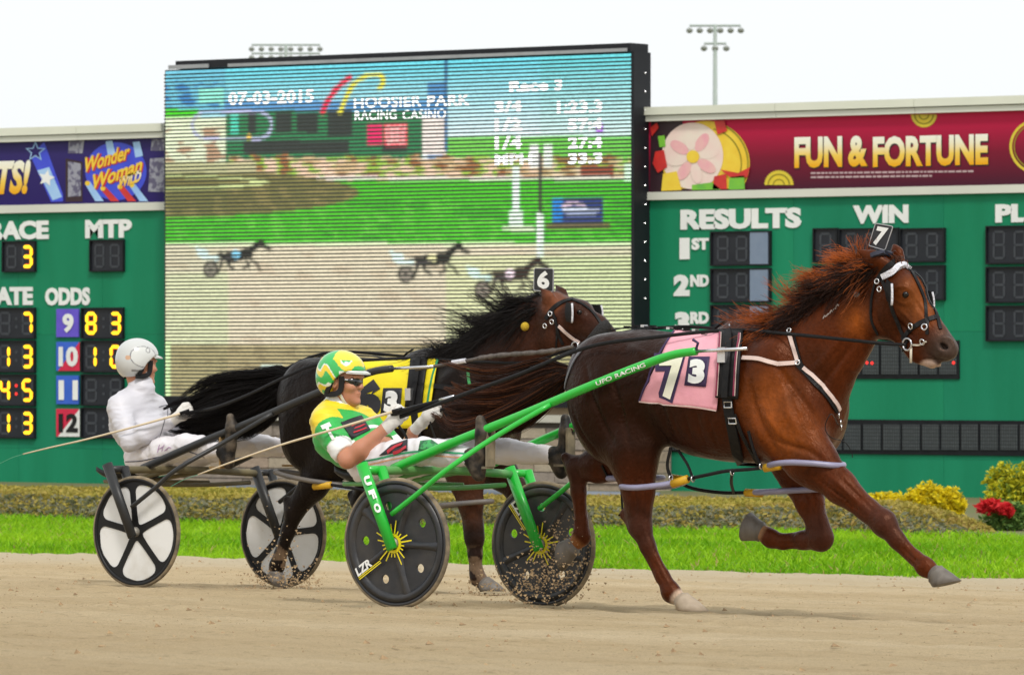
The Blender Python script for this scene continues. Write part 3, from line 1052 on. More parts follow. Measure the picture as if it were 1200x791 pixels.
# --- blue banner
word(lban, "TS!", -4, 36, 188, 228, M_gold, YB - .026, bold=0.05, name="banner_lettering", thick=0, shear=0.25)
def star(cx, cy, ro, ri, rot=0):
    return [(cx + (ro if i % 2 == 0 else ri) * math.sin(math.pi * i / 5 + rot), cy - (ro if i % 2 == 0 else ri) * math.cos(math.pi * i / 5 + rot)) for i in range(10)]
pr(lban, "printed_beam", [(36, 183), (52, 166.5), (74, 228), (74, 236), (60, 237)], M_blup, 0.003)
pr(lban, "printed_beam", [(44, 200), (58, 196), (73, 231), (62, 235)], M_skyb, 0.006)
pr(lban, "printed_star", star(42, 178, 12.5, 5.5), M_skyb, 0.008)
pr(lban, "printed_star", star(42, 178, 9.5, 4.0), M_ban_blue, 0.010)
pr(lban, "printed_star", star(55, 209, 10, 4.8, .2), M_text, 0.010)
M_reel = mat("reel_grey_print", (0.30, 0.30, 0.36), (0.10, 0.09, 0.16), 0.5, scale=14, contrast=(.45, .55))
pr(lban, "printed_reel", [(77, 186), (97, 190), (97, 236.5), (77, 237)], M_ink, 0.003)
pr(lban, "printed_reel", [(80, 189), (95, 192), (95, 230), (80, 231)], M_reel, 0.005)
pr(lban, "printed_reel", [(81, 165.5), (99, 165), (97, 180), (80, 180)], M_reel, 0.005)
pr(lban, "printed_reel", [(176, 186), (193, 185), (193, 225), (174, 225)], M_reel, 0.005)
pr(lban, "printed_reel", [(178, 163.5), (193, 163), (193, 177), (177, 177)], M_reel, 0.005)
pr(lban, "printed_burst", circ(136, 201, 36, 34, 40), M_blup, 0.004)
for a, b in ((100, 216), (118, 222), (138, 220), (152, 218)):
    pr(lban, "printed_streak", [(a, b), (a + 6, b - 3), (a + 22, 236), (a + 12, 236)], [M_redp, M_skyb][int(a) % 4 == 0], 0.007)
    pr(lban, "printed_dot", circ(a + 3, b - 1, 3, 3, 10), M_gold2, 0.009)
for a, b in ((124, 166), (156, 167)):
    pr(lban, "printed_streak", [(a, b), (a + 8, b - 1), (a + 12, b + 16), (a + 3, b + 18)], M_skyb, 0.007)
def slant_word(s, p0, p1, hgt, m, off, bold):
    a, b = Q(*p0, YB - .02), Q(*p1, YB - .02)
    v = Q(p0[0] + hgt * .18, p0[1] - hgt, YB - .02) - a
    text_rect("banner_lettering", s, a, b - a, v, m, lban, NB, off=off, bold=bold)
slant_word("Wonder", (98, 205), (152, 188), 19, M_redp, 0.010, 0.075)
slant_word("Wonder", (97, 204), (151, 187), 19, M_gold2, 0.014, 0.03)
slant_word("Woman", (107, 225), (167, 203), 19, M_redp, 0.010, 0.075)
slant_word("Woman", (106, 224), (166, 202), 19, M_gold2, 0.014, 0.03)
slant_word("WILD", (138, 222), (165, 213), 14, M_gold, 0.014, 0.05)

# --- left columns
word(left, "RACE", -12, 57.5, 259, 281, bold=0.05)
word(left, "MTP", 100.5, 155, 257.5, 279, bold=0.05)
word(left, "ESTIMATE", -62, 39, 336.5, 358, bold=0.05)
word(left, "ODDS", 53.5, 106, 337, 358, bold=0.05)
display(left, 4.5, 43.5, 282.5, 319, [(9, 20.5, ' '), (27, 40, '3')])
display(left, 107, 147, 281, 318.5, [(112, 123.5, ' '), (130, 141.5, ' ')])
rows = [(360.5, 397), (399, 436.5), (438.5, 475.5), (477.5, 513.5)]
for (y0, y1), L_, R_ in zip(rows, (("  7", 0), (" 13", 0), ("45", 2), (" 13", 0)), ("83", "10", "  ", "  ")):
    a = L_[0].replace(" ", "")
    d0 = a[0] if len(a) == 2 else ' '
    display(left, -10, 43, y0, y1, [(1, 13.5, d0), (27, 40, a[-1])], colon=2 if L_[1] == 2 else 1)
    display(left, 97, 146.5, y0, y1, [(101.5, 115, R_[0]), (130, 143.5, R_[1])], colon=1)
M_purple = mat("purple_number_plate", (0.13, 0.08, 0.62), rough=.5)
M_bluepl = mat("blue_number_plate", (0.03, 0.12, 0.62), rough=.5)
M_redpl = mat("red_number_plate", (0.68, 0.01, 0.06), rough=.5)
for s, (y0, y1), m1, m2, mt in (("9", rows[0], M_purple, None, M_text), ("10", rows[1], M_bluepl, M_redpl, M_text), ("11", rows[2], M_bluepl, None, M_text), ("12", rows[3], M_redpl, M_white, M_black)):
    o = part_rect("number_plate", m1, left, 67.5, 93.5, y0 + 1.5, y1 - 2, YB - 0.03, YB - 0.003)
    if m2:
        P = np.array([Q(93.5, y0 + 1.5, YB - .03), Q(68, y1 - 2, YB - .03), Q(93.5, y1 - 2, YB - .03)])
        P[:, 1] = YB - .0325
        link_mesh("plate_corner", P, [(0, 1, 2)], m2, o)
    word(o, s, (73.5 if len(s) == 1 else 69), (86.5 if len(s) == 1 else 91.5), y0 + 7, y1 - 7, mt, YB - .033, bold=0.045, name="plate_numeral", thick=0.004)

# --- right columns
word(right, "RESULTS", 798, 939.5, 244.5, 268.5, bold=0.055)
word(right, "WIN", 1000, 1065, 240.5, 262, bold=0.055)
word(right, "PLACE", 1167, 1272, 238.5, 260.5, bold=0.055)
for i, (bg_, sm, y0) in enumerate((("1", "ST", 279), ("2", "ND", 322), ("3", "RD", 365.5))):
    word(right, bg_, (797, 790, 791.5)[i], 808.5, y0, y0 + 25, bold=0.07)
    word(right, sm, (811, 809.5, 809.5)[i], 831.5, y0, y0 + 14, bold=0.055)
M_label = mat("blue_grey_blank_label", (0.16, 0.21, 0.30), (0.19, 0.24, 0.33), 0.5)
for j, (y0, y1) in enumerate(((271, 311.5), (314.5, 354.5), (357, 397))):
    o = display(right, 834.5, 905, y0, y1, [(841.5, 855, ' '), (863.5, 877, ' ')])
    part_rect("blank_label", M_label, o, 881, 902, y0 + 1, y1 - 1, YB - 0.045, YB - 0.0205)
for j, (y0, y1) in enumerate(((267.5, 307.5), (311, 352))):
    display(right, 954.5, 983.5, y0, y1, [(961.5, 975.5, ' ')])
    display(right, 984.5, 1055, y0, y1, [(992, 1006, ' '), (1015, 1029, ' ')])
    display(right, 1056, 1109, y0, y1, [(1062.5, 1076.5, ' '), (1086.5, 1100.5, ' ')])
for j, (y0, y1) in enumerate(((264.5, 309.5), (312.5, 355), (358, 400))):
    display(right, 1157, 1226, y0, y1, [(1164.5, 1179, ' '), (1189, 1203, ' ')])
    display(right, 1227, 1300, y0, y1, [(1235, 1249, ' '), (1262, 1276, ' ')])
# dot-matrix message strips
def led_mat():
    m = bpy.data.materials.new("led_matrix_face")
    m.use_nodes = True
    n = m.node_tree
    b = n.nodes["Principled BSDF"]
    tc = n.nodes.new("ShaderNodeTexCoord")
    br = n.nodes.new("ShaderNodeTexBrick")
    br.offset = 0
    br.inputs["Scale"].default_value = 1
    br.inputs["Brick Width"].default_value = 0.034
    br.inputs["Row Height"].default_value = 0.045
    br.inputs["Mortar Size"].default_value = 0.006
    br.inputs["Color1"].default_value = (0.040, 0.050, 0.055, 1)
    br.inputs["Color2"].default_value = (0.055, 0.066, 0.070, 1)
    br.inputs["Mortar"].default_value = (0.010, 0.012, 0.014, 1)
    mp = n.nodes.new("ShaderNodeMapping")
    mp.inputs["Rotation"].default_value = (R(90), 0, 0)
    n.links.new(tc.outputs["Object"], mp.inputs[0])
    n.links.new(mp.outputs[0], br.inputs[0])
    n.links.new(br.outputs[0], b.inputs["Base Color"])
    b.inputs["Roughness"].default_value = 0.4
    return m
M_led = led_mat()
def matrix_strip(px0, px1, py0, py1, cell):
    o = part_rect("message_strip", M_dark, right, px0, px1, py0, py1, YB - 0.02, YB - 0.003)
    x = px0 + 3
    while x + cell < px1 + 1:
        part_rect("matrix_module", M_led, o, x + 1.5, x + cell - 1.5, py0 + 5.5, py1 - 5.5, YB - 0.035, YB - 0.0205)
        x += cell
    return o
s1 = matrix_strip(780, 1330, 491.8, 532.5, 22.9)
s2 = matrix_strip(985, 1125, 399, 444, 22.6)
mb = MB()
for a, b in ((1010, 425), (1016, 425), (1022, 425.5), (1117.5, 425)):
    q = Q(a, b, YB - .037)
    mb.lathe([(0, .02), (.004, .02)], q, NB, 10)
mb.build("lit_dot", M_red_on, s2)

# ================================================================ video screen
scr = thing("video_screen", "large video wall showing a harness race between the green boards", "video screen", (Q(470, 466, YS)[0], YS + .2, ZI))
sx0, sx1 = Q(194, 300, YS)[0], Q(742, 300, YS)[0]
sz0, sz1 = Q(470, 466, YS)[2], Q(470, 73.5, YS)[2]
NX, NZ = 280, 176
gx, gz = np.linspace(sx0, sx1, NX + 1), np.linspace(sz0, sz1, NZ + 1)
cxs, czs = (gx[:-1] + gx[1:]) / 2, (gz[:-1] + gz[1:]) / 2
CX, CZ = np.meshgrid(cxs, czs, indexing='ij')
PX, PY = proj(np.stack([CX, np.full_like(CX, YS), CZ], -1))
# the broadcast picture: sky, scoreboard, flower bed, lawn, track
def c_(r, g_, b): return np.array(S(r, g_, b))
img = np.zeros(CX.shape + (3,))
img[:] = c_(150, 222, 232)
rn = np.random.default_rng(3)
n_a, n_b = noise2(PX, PY, 14, 4, 1), noise2(PX, PY, 5, 3, 2)
def put(mask, colr, soft=None):
    img[mask] = colr
tt = np.clip((PY - 75 + (PX - 470) * .04) / 90, 0, 1)[..., None]
img[:] = lerp(c_(104, 204, 218), c_(222, 240, 242), tt ** 1.3)
put((PX < 265) & (PY < 135), c_(110, 190, 215)); put((PX < 262) & (PY < 128) & (PY > 92) & (n_b > .05), c_(60, 130, 190)); put((PX > 232) & (PX < 262) & (PY > 104) & (PY < 122), c_(150, 235, 215))
put((PX > 262) & (PX < 520) & (PY > 118) & (PY < 134), c_(90, 150, 200))
put((PX > 500) & (PX < 524) & (PY > 96), c_(80, 140, 190))
put((PX < 268) & (PY > 138), c_(236, 240, 205)); put((PX < 232) & (PY > 128) & (PY < 138), c_(70, 205, 30))
put((PX < 266) & (PY > 150) & (n_b > .45), c_(190, 150, 120))
put((PX > 265) & (PX < 495) & (PY > 130) & (PY < 192), c_(45, 120, 75))
for x0, x1, y0, y1 in ((290, 300, 133, 156), (322, 342, 132, 156), (348, 372, 133, 156), (384, 412, 130, 160), (285, 410, 165, 180), (448, 478, 170, 178)):
    put((PX > x0) & (PX < x1) & (PY > y0) & (PY < y1), c_(48, 55, 52))
put((PX > 270) & (PX < 280) & (PY > 133) & (PY < 157), c_(80, 205, 175))
put((PX > 495) & (PX < 522) & (PY > 138) & (PY < 182), c_(238, 225, 215))
put((PX > 522) & (PY > 160 - (PX - 522) * .0), c_(112, 196, 78))
bed = (PY > 184 + n_b * 3) & (PX > 268)
put(bed, c_(150, 190, 70)); put(bed & (n_a > .1), c_(205, 175, 130)); put(bed & (n_b > .35), c_(235, 200, 170)); put(bed & (n_b < -.4), c_(150, 100, 60)); put(bed & (PX > 680) & (PX < 720) & (PY > 194) & (PY < 208), c_(150, 70, 50))
put((PY > 190) & (PX < 300), c_(190, 185, 140))
put(PY > 211 + .012 * (470 - PX) + n_a, c_(72, 184, 36)); put((PY > 207 + n_a * .5) & (PY < 211), c_(235, 225, 215))
turn = ((PX - 170) / 250) ** 2 + ((PY - 226) / 29) ** 2 < 1
put(turn & (PY > 203), c_(112, 108, 62)); put(turn & (PY > 203) & (n_b > .3), c_(135, 125, 75))
inner = (((PX - 180) / 135) ** 2 + ((PY - 214) / 8.5) ** 2 < 1)
put(inner & (PY > 204), c_(210, 222, 150)); put((((PX - 170) / 125) ** 2 + ((PY - 213.5) / 6) ** 2 < 1) & (PY > 204), c_(120, 112, 65))
ln = (PY > 234) & (((PX - 170) / 250) ** 2 + ((PY - 226) / 29) ** 2 > 1)
put(ln & (n_b > .4), c_(96, 198, 58)); put(ln & (n_a < -.5), c_(62, 168, 34))
put(PY > 286 + n_b * .6, c_(222, 210, 180)); put((PY > 284.5) & (PY < 288), c_(225, 238, 190))
put((PY > 295) & (n_a > .55), c_(212, 196, 166)); put((PY > 320) & (PX < 268), c_(220, 218, 178)); put((PY > 300) & (PX > 522), c_(214, 216, 168))
put(PY > 404, c_(172, 158, 116)); put((PY > 404) & (n_b > .3), c_(154, 140, 102)); put((PX < 200) & (PY > 400), c_(220, 245, 180)); put((PX > 305) & (PX < 330) & (PY > 428) & (PY < 437), c_(225, 252, 240))
# posts and the trackside sign
put((PX > 600) & (PX < 608) & (PY > 195) & (PY < 262), c_(235, 252, 240)); put((PX > 596) & (PX < 612) & (PY > 248) & (PY < 268), c_(225, 250, 225))
put((PX > 588) & (PX < 626) & (PY > 266) & (PY < 271), c_(215, 230, 190))
put((PX > 631) & (PX < 635) & (PY > 178) & (PY < 250), c_(60, 50, 50)); put((PX > 628) & (PX < 638) & (PY > 250) & (PY < 300), c_(240, 250, 238))
put((PX > 648) & (PX < 706) & (PY > 232) & (PY < 262), c_(42, 58, 120)); put((PX > 648) & (PX < 660) & (PY > 233) & (PY < 260), c_(40, 130, 215)); put((PX > 640) & (PX < 716) & (PY > 262) & (PY < 268), c_(110, 95, 60))
put((PX > 660) & (PX < 703) & (np.abs(PY - 246) < 1.6), c_(225, 225, 250)); put((PX > 664) & (PX < 698) & (np.abs(PY - 251.5) < 1), c_(200, 205, 240)); put((((PX - 672) / 14) ** 2 + ((PY - 243) / 6) ** 2 < 1) & (((PX - 674) / 13) ** 2 + ((PY - 245) / 5) ** 2 > 1) & (PY < 243), c_(240, 200, 220))
put((PX > 731) & (PX < 742) & (PY > 192) & (PY < 212), c_(225, 250, 225))
put((PX > 520.5) & (PX < 524) & (PY < 178), c_(50, 105, 150))
put((PX > 698) & (PX < 706) & (PY > 145) & (PY < 155), c_(170, 60, 220))
def blob(cx, cy, rx, ry, colr, ang=0):
    c, s = math.cos(R(ang)), math.sin(R(ang))
    u, v = (PX - cx) * c + (PY - cy) * s, -(PX - cx) * s + (PY - cy) * c
    put((u / rx) ** 2 + (v / ry) ** 2 < 1, colr)
def stroke(pts, w, colr):
    for (ax_, ay), (bx_, by) in zip(pts[:-1], pts[1:]):
        dx, dy = bx_ - ax_, by - ay
        h = np.clip(((PX - ax_) * dx + (PY - ay) * dy) / (dx * dx + dy * dy), 0, 1)
        put((PX - ax_ - h * dx) ** 2 + (PY - ay - h * dy) ** 2 < w * w, colr)
def runner(ox, oy, k, coat, rider, pad):
    P = lambda a, b: (ox + a * k, oy + b * k)
    d = coat
    blob(*P(42, 16), 15 * k, 6 * k, d, -4); blob(*P(55, 13), 8 * k, 6 * k, d)
    stroke([P(58, 11), P(68, 3), P(71, 1)], 3.4 * k, d); stroke([P(70, 2), P(80, 8)], 2.3 * k, d)
    stroke([P(57, 16), P(66, 24), P(70, 30)], 1.3 * k, d); stroke([P(54, 18), P(58, 26), P(52, 29)], 1.3 * k, d)
    stroke([P(33, 17), P(37, 26), P(42, 30)], 1.5 * k, d); stroke([P(30, 17), P(28, 26), P(25, 33)], 1.5 * k, d)
    stroke([P(29, 13), P(20, 17), P(13, 17)], 1.8 * k, d)
    blob(*P(44, 14), 4.5 * k, 4.5 * k, pad); stroke([P(20, 22), P(44, 16)], .9 * k, c_(90, 85, 85))
    blob(*P(9, 13), 6 * k, 5 * k, rider); blob(*P(3, 8), 2.6 * k, 2.6 * k, rider); stroke([P(10, 17), P(24, 18)], 2.2 * k, rider)
    for w in (17,):
        blob(*P(w, 30), 8 * k, 9 * k, d, 0); blob(*P(w, 30), 6 * k, 7 * k, c_(150, 140, 125))
        blob(*P(w, 30), 2 * k, 2 * k, d)
runner(228, 283, 1.1, c_(30, 26, 24), c_(225, 245, 240), c_(130, 205, 235))
runner(456, 287, 1.15, c_(30, 26, 22), c_(225, 250, 240), c_(235, 230, 170))
runner(545, 304, 1.2, c_(48, 30, 24), c_(215, 245, 230), c_(250, 225, 235))
# the course diagram and the curved emblem
ring = np.hypot(np.maximum(np.abs(PX - 272) - 30, 0) / 17, (PY - 147) / 16.5)
put((ring < 1.06) & (ring > .86), c_(190, 190, 225)); blob(292, 161, 3.6, 3.4, c_(245, 200, 90))
stroke([(378, 131), (385, 117), (393, 106), (402, 97), (410, 91)], 3.2, c_(225, 45, 75))
stroke([(398, 132), (404, 118), (411, 104), (420, 94), (432, 88), (444, 88), (450, 92), (449, 99), (445, 103)], 2.8, c_(235, 225, 60))
put((PX > 430) & (PX < 447) & (PY > 146) & (PY < 171), c_(225, 40, 100)); put((PX > 449) & (PX < 477) & (PY > 145) & (PY < 171), c_(235, 70, 90))
put((PX > 452) & (PX < 475) & (PY > 148) & (PY < 169) & (((PX // 3.2) + (PY // 3.2)) % 2 < 1), c_(255, 215, 205))
for wx in (625, 643):
    put((np.abs(PX - wx) < 5) & (PY > 169) & (PY < 196), c_(248, 250, 242))
for _ in range(1):
    pad_ = np.pad(img, ((1, 1), (1, 1), (0, 0)), mode='edge')
    img = (pad_[:-2, 1:-1] + pad_[2:, 1:-1] + pad_[1:-1, :-2] + pad_[1:-1, 2:] + 2 * img) / 6
img = np.clip(img * (0.94 + 0.07 * rn.normal(size=CX.shape)[..., None]), 0, 1)
# brightness differs a little between the cabinet columns of the wall
for k, (a, b) in enumerate(((0, 266), (266, 395), (395, 523), (523, 633), (633, 900))):
    mm = (PX >= a) & (PX < b)
    img[mm] *= (0.96, 1.0, .98, 1.0, .93)[k] * np.array(((.95, 1, .97), (1, 1, 1), (1, 1, 1), (1, 1, 1), (.93, 1.02, .95))[k])
# every LED cluster is one small face
ixs, izs = np.meshgrid(np.arange(NX), np.arange(NZ), indexing='ij')
V = np.stack([np.stack([gx[ixs + a], np.full(ixs.shape, YS), gz[izs + b]], -1) for a, b in ((0, 0), (1, 0), (1, 1), (0, 1))], 2).reshape(-1, 3)
cc = np.repeat(img.reshape(-1, 3), 4, 0)
def screen_mat():
    m = bpy.data.materials.new("led_picture")
    m.use_nodes = True
    n = m.node_tree
    b = n.nodes["Principled BSDF"]
    at = n.nodes.new("ShaderNodeAttribute")
    at.attribute_name = "Col"
    b.inputs["Base Color"].default_value = (0.02, 0.02, 0.02, 1)
    b.inputs["Roughness"].default_value = 0.5
    n.links.new(at.outputs["Color"], b.inputs["Emission Color"])
    b.inputs["Emission Strength"].default_value = 1.02
    return m
fast_mesh("led_picture", V, np.arange(len(V)).reshape(-1, 4), screen_mat(), scr, False, "stuff", cc, 4)
M_glowtext = mat("screen_white_caption", (1, 1, 1), (.96, .98, .97), emit=1.15)
def cap(s, px0, px1, py0, py1, bold=0.03, m=None, shear=0.0, sp=1.05):
    word(scr, s, px0, px1, py0, py1, m or M_glowtext, YS, bold=bold, name="caption", thick=0, off=0.006, spacing=sp, shear=shear)
cap("07-03-2015", 268, 368, 107, 122, .04)
cap("HOOSIER", 415, 494, 113, 126, .02)
cap("PARK", 501, 551, 111.5, 124.5, .02)
cap("RACING", 416, 465, 129.5, 141, .015)
cap("CASINO", 472, 523, 128.5, 140, .015)
cap("Race", 597, 643, 94, 107, .05)
cap("3", 650, 659, 92.5, 106, .05)
for s, t_, y in (("3/4", "1:23.3", 118), ("1/2", "57:4", 139), ("1/4", "27:4", 160)):
    cap(s, 580, 612, y, y + 15, .04)
    cap(t_, 653 if len(t_) > 4 else 666, 706, y, y + 14.5, .04)
cap("MPH", 580, 624, 180, 193, .05)
cap("33.3", 666, 706, 178.5, 192, .05)
# louvres: one slat above every LED row
NL = 88
pitch = (sz1 - sz0) / NL
M_louv = mat("louvre_black", (0.05, 0.055, 0.05), (0.06, 0.065, 0.06), 0.8, spec=.15)
mb = MB()
mb.box((0, 0, 0), (sx1 - sx0, 0.02, pitch * 0.40))
first = mb.build("louvre", M_louv, None)
first.parent = scr
for i in range(NL):
    o = first if i == 0 else first.copy()
    if i:
        col.objects.link(o)
        o.parent = scr
    o.location = Vector((((sx0 + sx1) / 2), YS - 0.024, sz0 + (i + 0.02) * pitch)) - scr.location
M_frame = mat("screen_frame_black", (0.008, 0.009, 0.013), (0.014, 0.015, 0.019), 0.5, scale=2, spec=.25)
ft = Q(470, 62, YS)[2]
mb = MB()
wall_rect(mb, sx0 - .02, sx1 + .02, sz0 - .12, sz1 + .02, YS + .012, YS + .27)
mb.build("cabinet", M_frame, scr)
mb = MB(); wall_rect(mb, sx0 + .26, sx1 + .03, sz1 + .022, ft, YS - .10, YS + .30); mb.build("top_beam", M_frame, scr)
mb = MB(); wall_rect(mb, sx0 + .15, sx0 + .85, sz1 + .022, sz1 + .075, YS - .125, YS - .101); wall_rect(mb, sx0 + 1.2, sx1 - .02, sz1 + .022, sz1 + .065, YS - .125, YS - .101); mb.build("light_strip", mat("grey_strip", (.35, .36, .38), rough=.5), scr)
mb = MB(); wall_rect(mb, sx1 + .022, sx1 + .07, sz0 - .12, sz1 + .02, YS - .08, YS + .30); mb.build("side_post", M_frame, scr)
mb = MB(); wall_rect(mb, sx0, sx1 + .02, sz0 - .12, sz0 - .005, YS - .05, YS + .01); mb.build("bottom_rail", M_frame, scr)
for i in range(13):
    mb = MB()
    mb.lathe([(0, .014), (.012, .014), (.02, .008)], (sx1 + .07, YS + .16, lerp(sz0 + 1.3, sz1 - .25, i / 12)), (1, 0, 0), 8)
    mb.build("bolt", M_chrome, scr)

# ================================================================ stone base wall under the screen, grey pipe in front of it
wall = thing("stone_wall", "tan block wall with pale capping below the video wall", "wall", (Q(470, 500, YS)[0], YS + .1, ZI))
wx0, wx1 = Q(199, 500, 36.6)[0], Q(768, 500, 36.6)[0]
tones = [mat("sandstone_%d" % i, c, tuple(x * .75 for x in c), 0.9, scale=9, bump=0.01) for i, c in enumerate(((.34, .27, .20), (.42, .35, .26), (.30, .25, .21), (.38, .29, .22)))]
M_cap = mat("pale_cap_stone", (.50, .49, .42), (.44, .42, .36), .85, scale=5, bump=.006)
zt = sz0 - 0.14
ctop = Q(690, 487, 36.5)[2]
rr = random.Random(4)
z = ZI - .03
rowh = 0.145
meshes = []
while z + rowh < ctop - .09:
    x = wx0 - rr.uniform(0, .3)
    while x < wx1:
        L_ = rr.choice((.32, .42, .5, .6))
        mb = MB()
        d = rr.uniform(0, .025)
        wall_rect(mb, max(x, wx0) + .006, min(x + L_, wx1) - .006, z + .006, z + rowh - .006, 36.62 - d, 36.95)
        if min(x + L_, wx1) - max(x, wx0) > .05:
            mb.build("stone_block", rr.choice(tones), wall)
        x += L_
    z += rowh
mb = MB(); wall_rect(mb, wx0 + .01, wx1 - .01, ZI, ctop - .1, 36.70, 36.98); mb.build("mortar_core", mat("mortar", (.16, .14, .12), rough=.95), wall)
x = wx0 - .03
while x < wx1:
    mb = MB(); wall_rect(mb, x + .004, min(x + .9, wx1 + .03) - .004, ctop - .095, ctop, 36.55, 36.98); mb.build("cap_stone", M_cap, wall)
    x += .9
mb = MB(); wall_rect(mb, wx0 + .05, wx1 - .02, ctop + .004, sz0 - .1, 36.80, 36.95); mb.build("recess_panel", mat("tan_render", (.36, .27, .17), (.30, .22, .14), .9, scale=3), wall)
pipe = thing("guard_pipe", "grey metal pipe rail lying low before the stone wall", "rail", (Q(450, 580, 33)[0], 33, ZI))
p0, p1 = Q(150, 576, 33), Q(772, 578, 33)
p0[2] = p1[2] = Q(640, 580, 33)[2]
mb = MB(); mb.tube([p0, (p0 + p1) / 2, p1], .06, 14); mb.build("pipe", mat("dull_galvanised_pipe", (.10, .12, .15), (.14, .16, .19), .5, scale=3), pipe, True)
for i in range(7):
    q = lerp(p0, p1, (i + .5) / 7)
    mb = MB(); mb.tube([A(q[0], q[1], ZI - .02), q - A(0, 0, .05)], .025, 8); mb.build("post", MATS["dull_galvanised_pipe"], pipe)
mb = MB(); q = p1 - A(.1, 0, 0); mb.box((q[0], q[1] + .1, (ZI + q[2] + .02) / 2 - .02), (.5, .3, q[2] - ZI)); mb.build("end_block", M_cap, pipe)

# ================================================================ floodlight masts far behind
def mast(label, px, tops, Y, wide, tiers):
    b = Q(px, 400, Y)
    b[2] = ZI
    th = thing("floodlight_mast", label, "light mast", b, None)
    zt_ = Q(px, tops, Y)[2]
    s = FPX / ((b - CAM) @ WV)
    mg = mat("mast_grey_green", (.30, .36, .32), (.34, .38, .35), .6)
    mb = MB(); mb.tube([b, A(b[0], b[1], zt_)], [0.16, 0.07], 8); mb.build("pole", mg, th, True)
    for k, (dz, w_, n_) in enumerate(tiers):
        zz_ = zt_ - dz / s
        mb = MB(); mb.tube([A(b[0], b[1], zz_) - RX * w_ / s, A(b[0], b[1], zz_) + RX * w_ / s], .05, 6); mb.build("cross_arm", mg, th)
        for i in range(n_):
            c = A(b[0], b[1], zz_) + RX * lerp(-w_, w_, i / (n_ - 1)) / s + A(0, 0, -.12)
            mb = MB(); mb.lathe([(-.08, .03), (0, .08), (.10, .13), (.12, .12)], c, norm(-WV * .75 + A(0, 0, -.66)), 10); mb.build("floodlight", mat("lamp_housing_grey", (.45, .48, .47), (.38, .40, .39), .5), th, True)
    return th
mast("tall floodlight mast rising behind the red banner", 838, 29.5, 150, 0, [(1, 30, 6), (22, 13, 3)])
mast("floodlight mast with lamps just showing over the video screen", 335, 52, 165, 0, [(1, 40, 8), (11, 40, 8)])
# ================================================================ sulkies
def curve_plate(polys, thick):
    """filled outline with holes, in a local (u, v) plane, as vertices (u, v, w) and faces"""
    cu = bpy.data.curves.new("c", 'CURVE')
    cu.dimensions = '2D'
    cu.fill_mode = 'BOTH'
    cu.extrude = thick / 2
    for P in polys:
        sp = cu.splines.new('POLY')
        sp.points.add(len(P) - 1)
        for q, (a, b) in zip(sp.points, P):
            q.co = (a, b, 0, 1)
        sp.use_cyclic_u = True
    o = bpy.data.objects.new("c", cu)
    col.objects.link(o)
    dg = bpy.context.evaluated_depsgraph_get()
    me = bpy.data.meshes.new_from_object(o.evaluated_get(dg))
    V = np.array([v.co[:] for v in me.vertices])
    Fc = [tuple(p.vertices) for p in me.polygons]
    bpy.data.objects.remove(o)
    bpy.data.curves.remove(cu)
    bpy.data.meshes.remove(me)
    return V, Fc

def cpts(c, r, n=28):
    return [(c[0] + r * math.cos(a), c[1] + r * math.sin(a)) for a in np.linspace(0, 2 * math.pi, n, endpoint=False)]

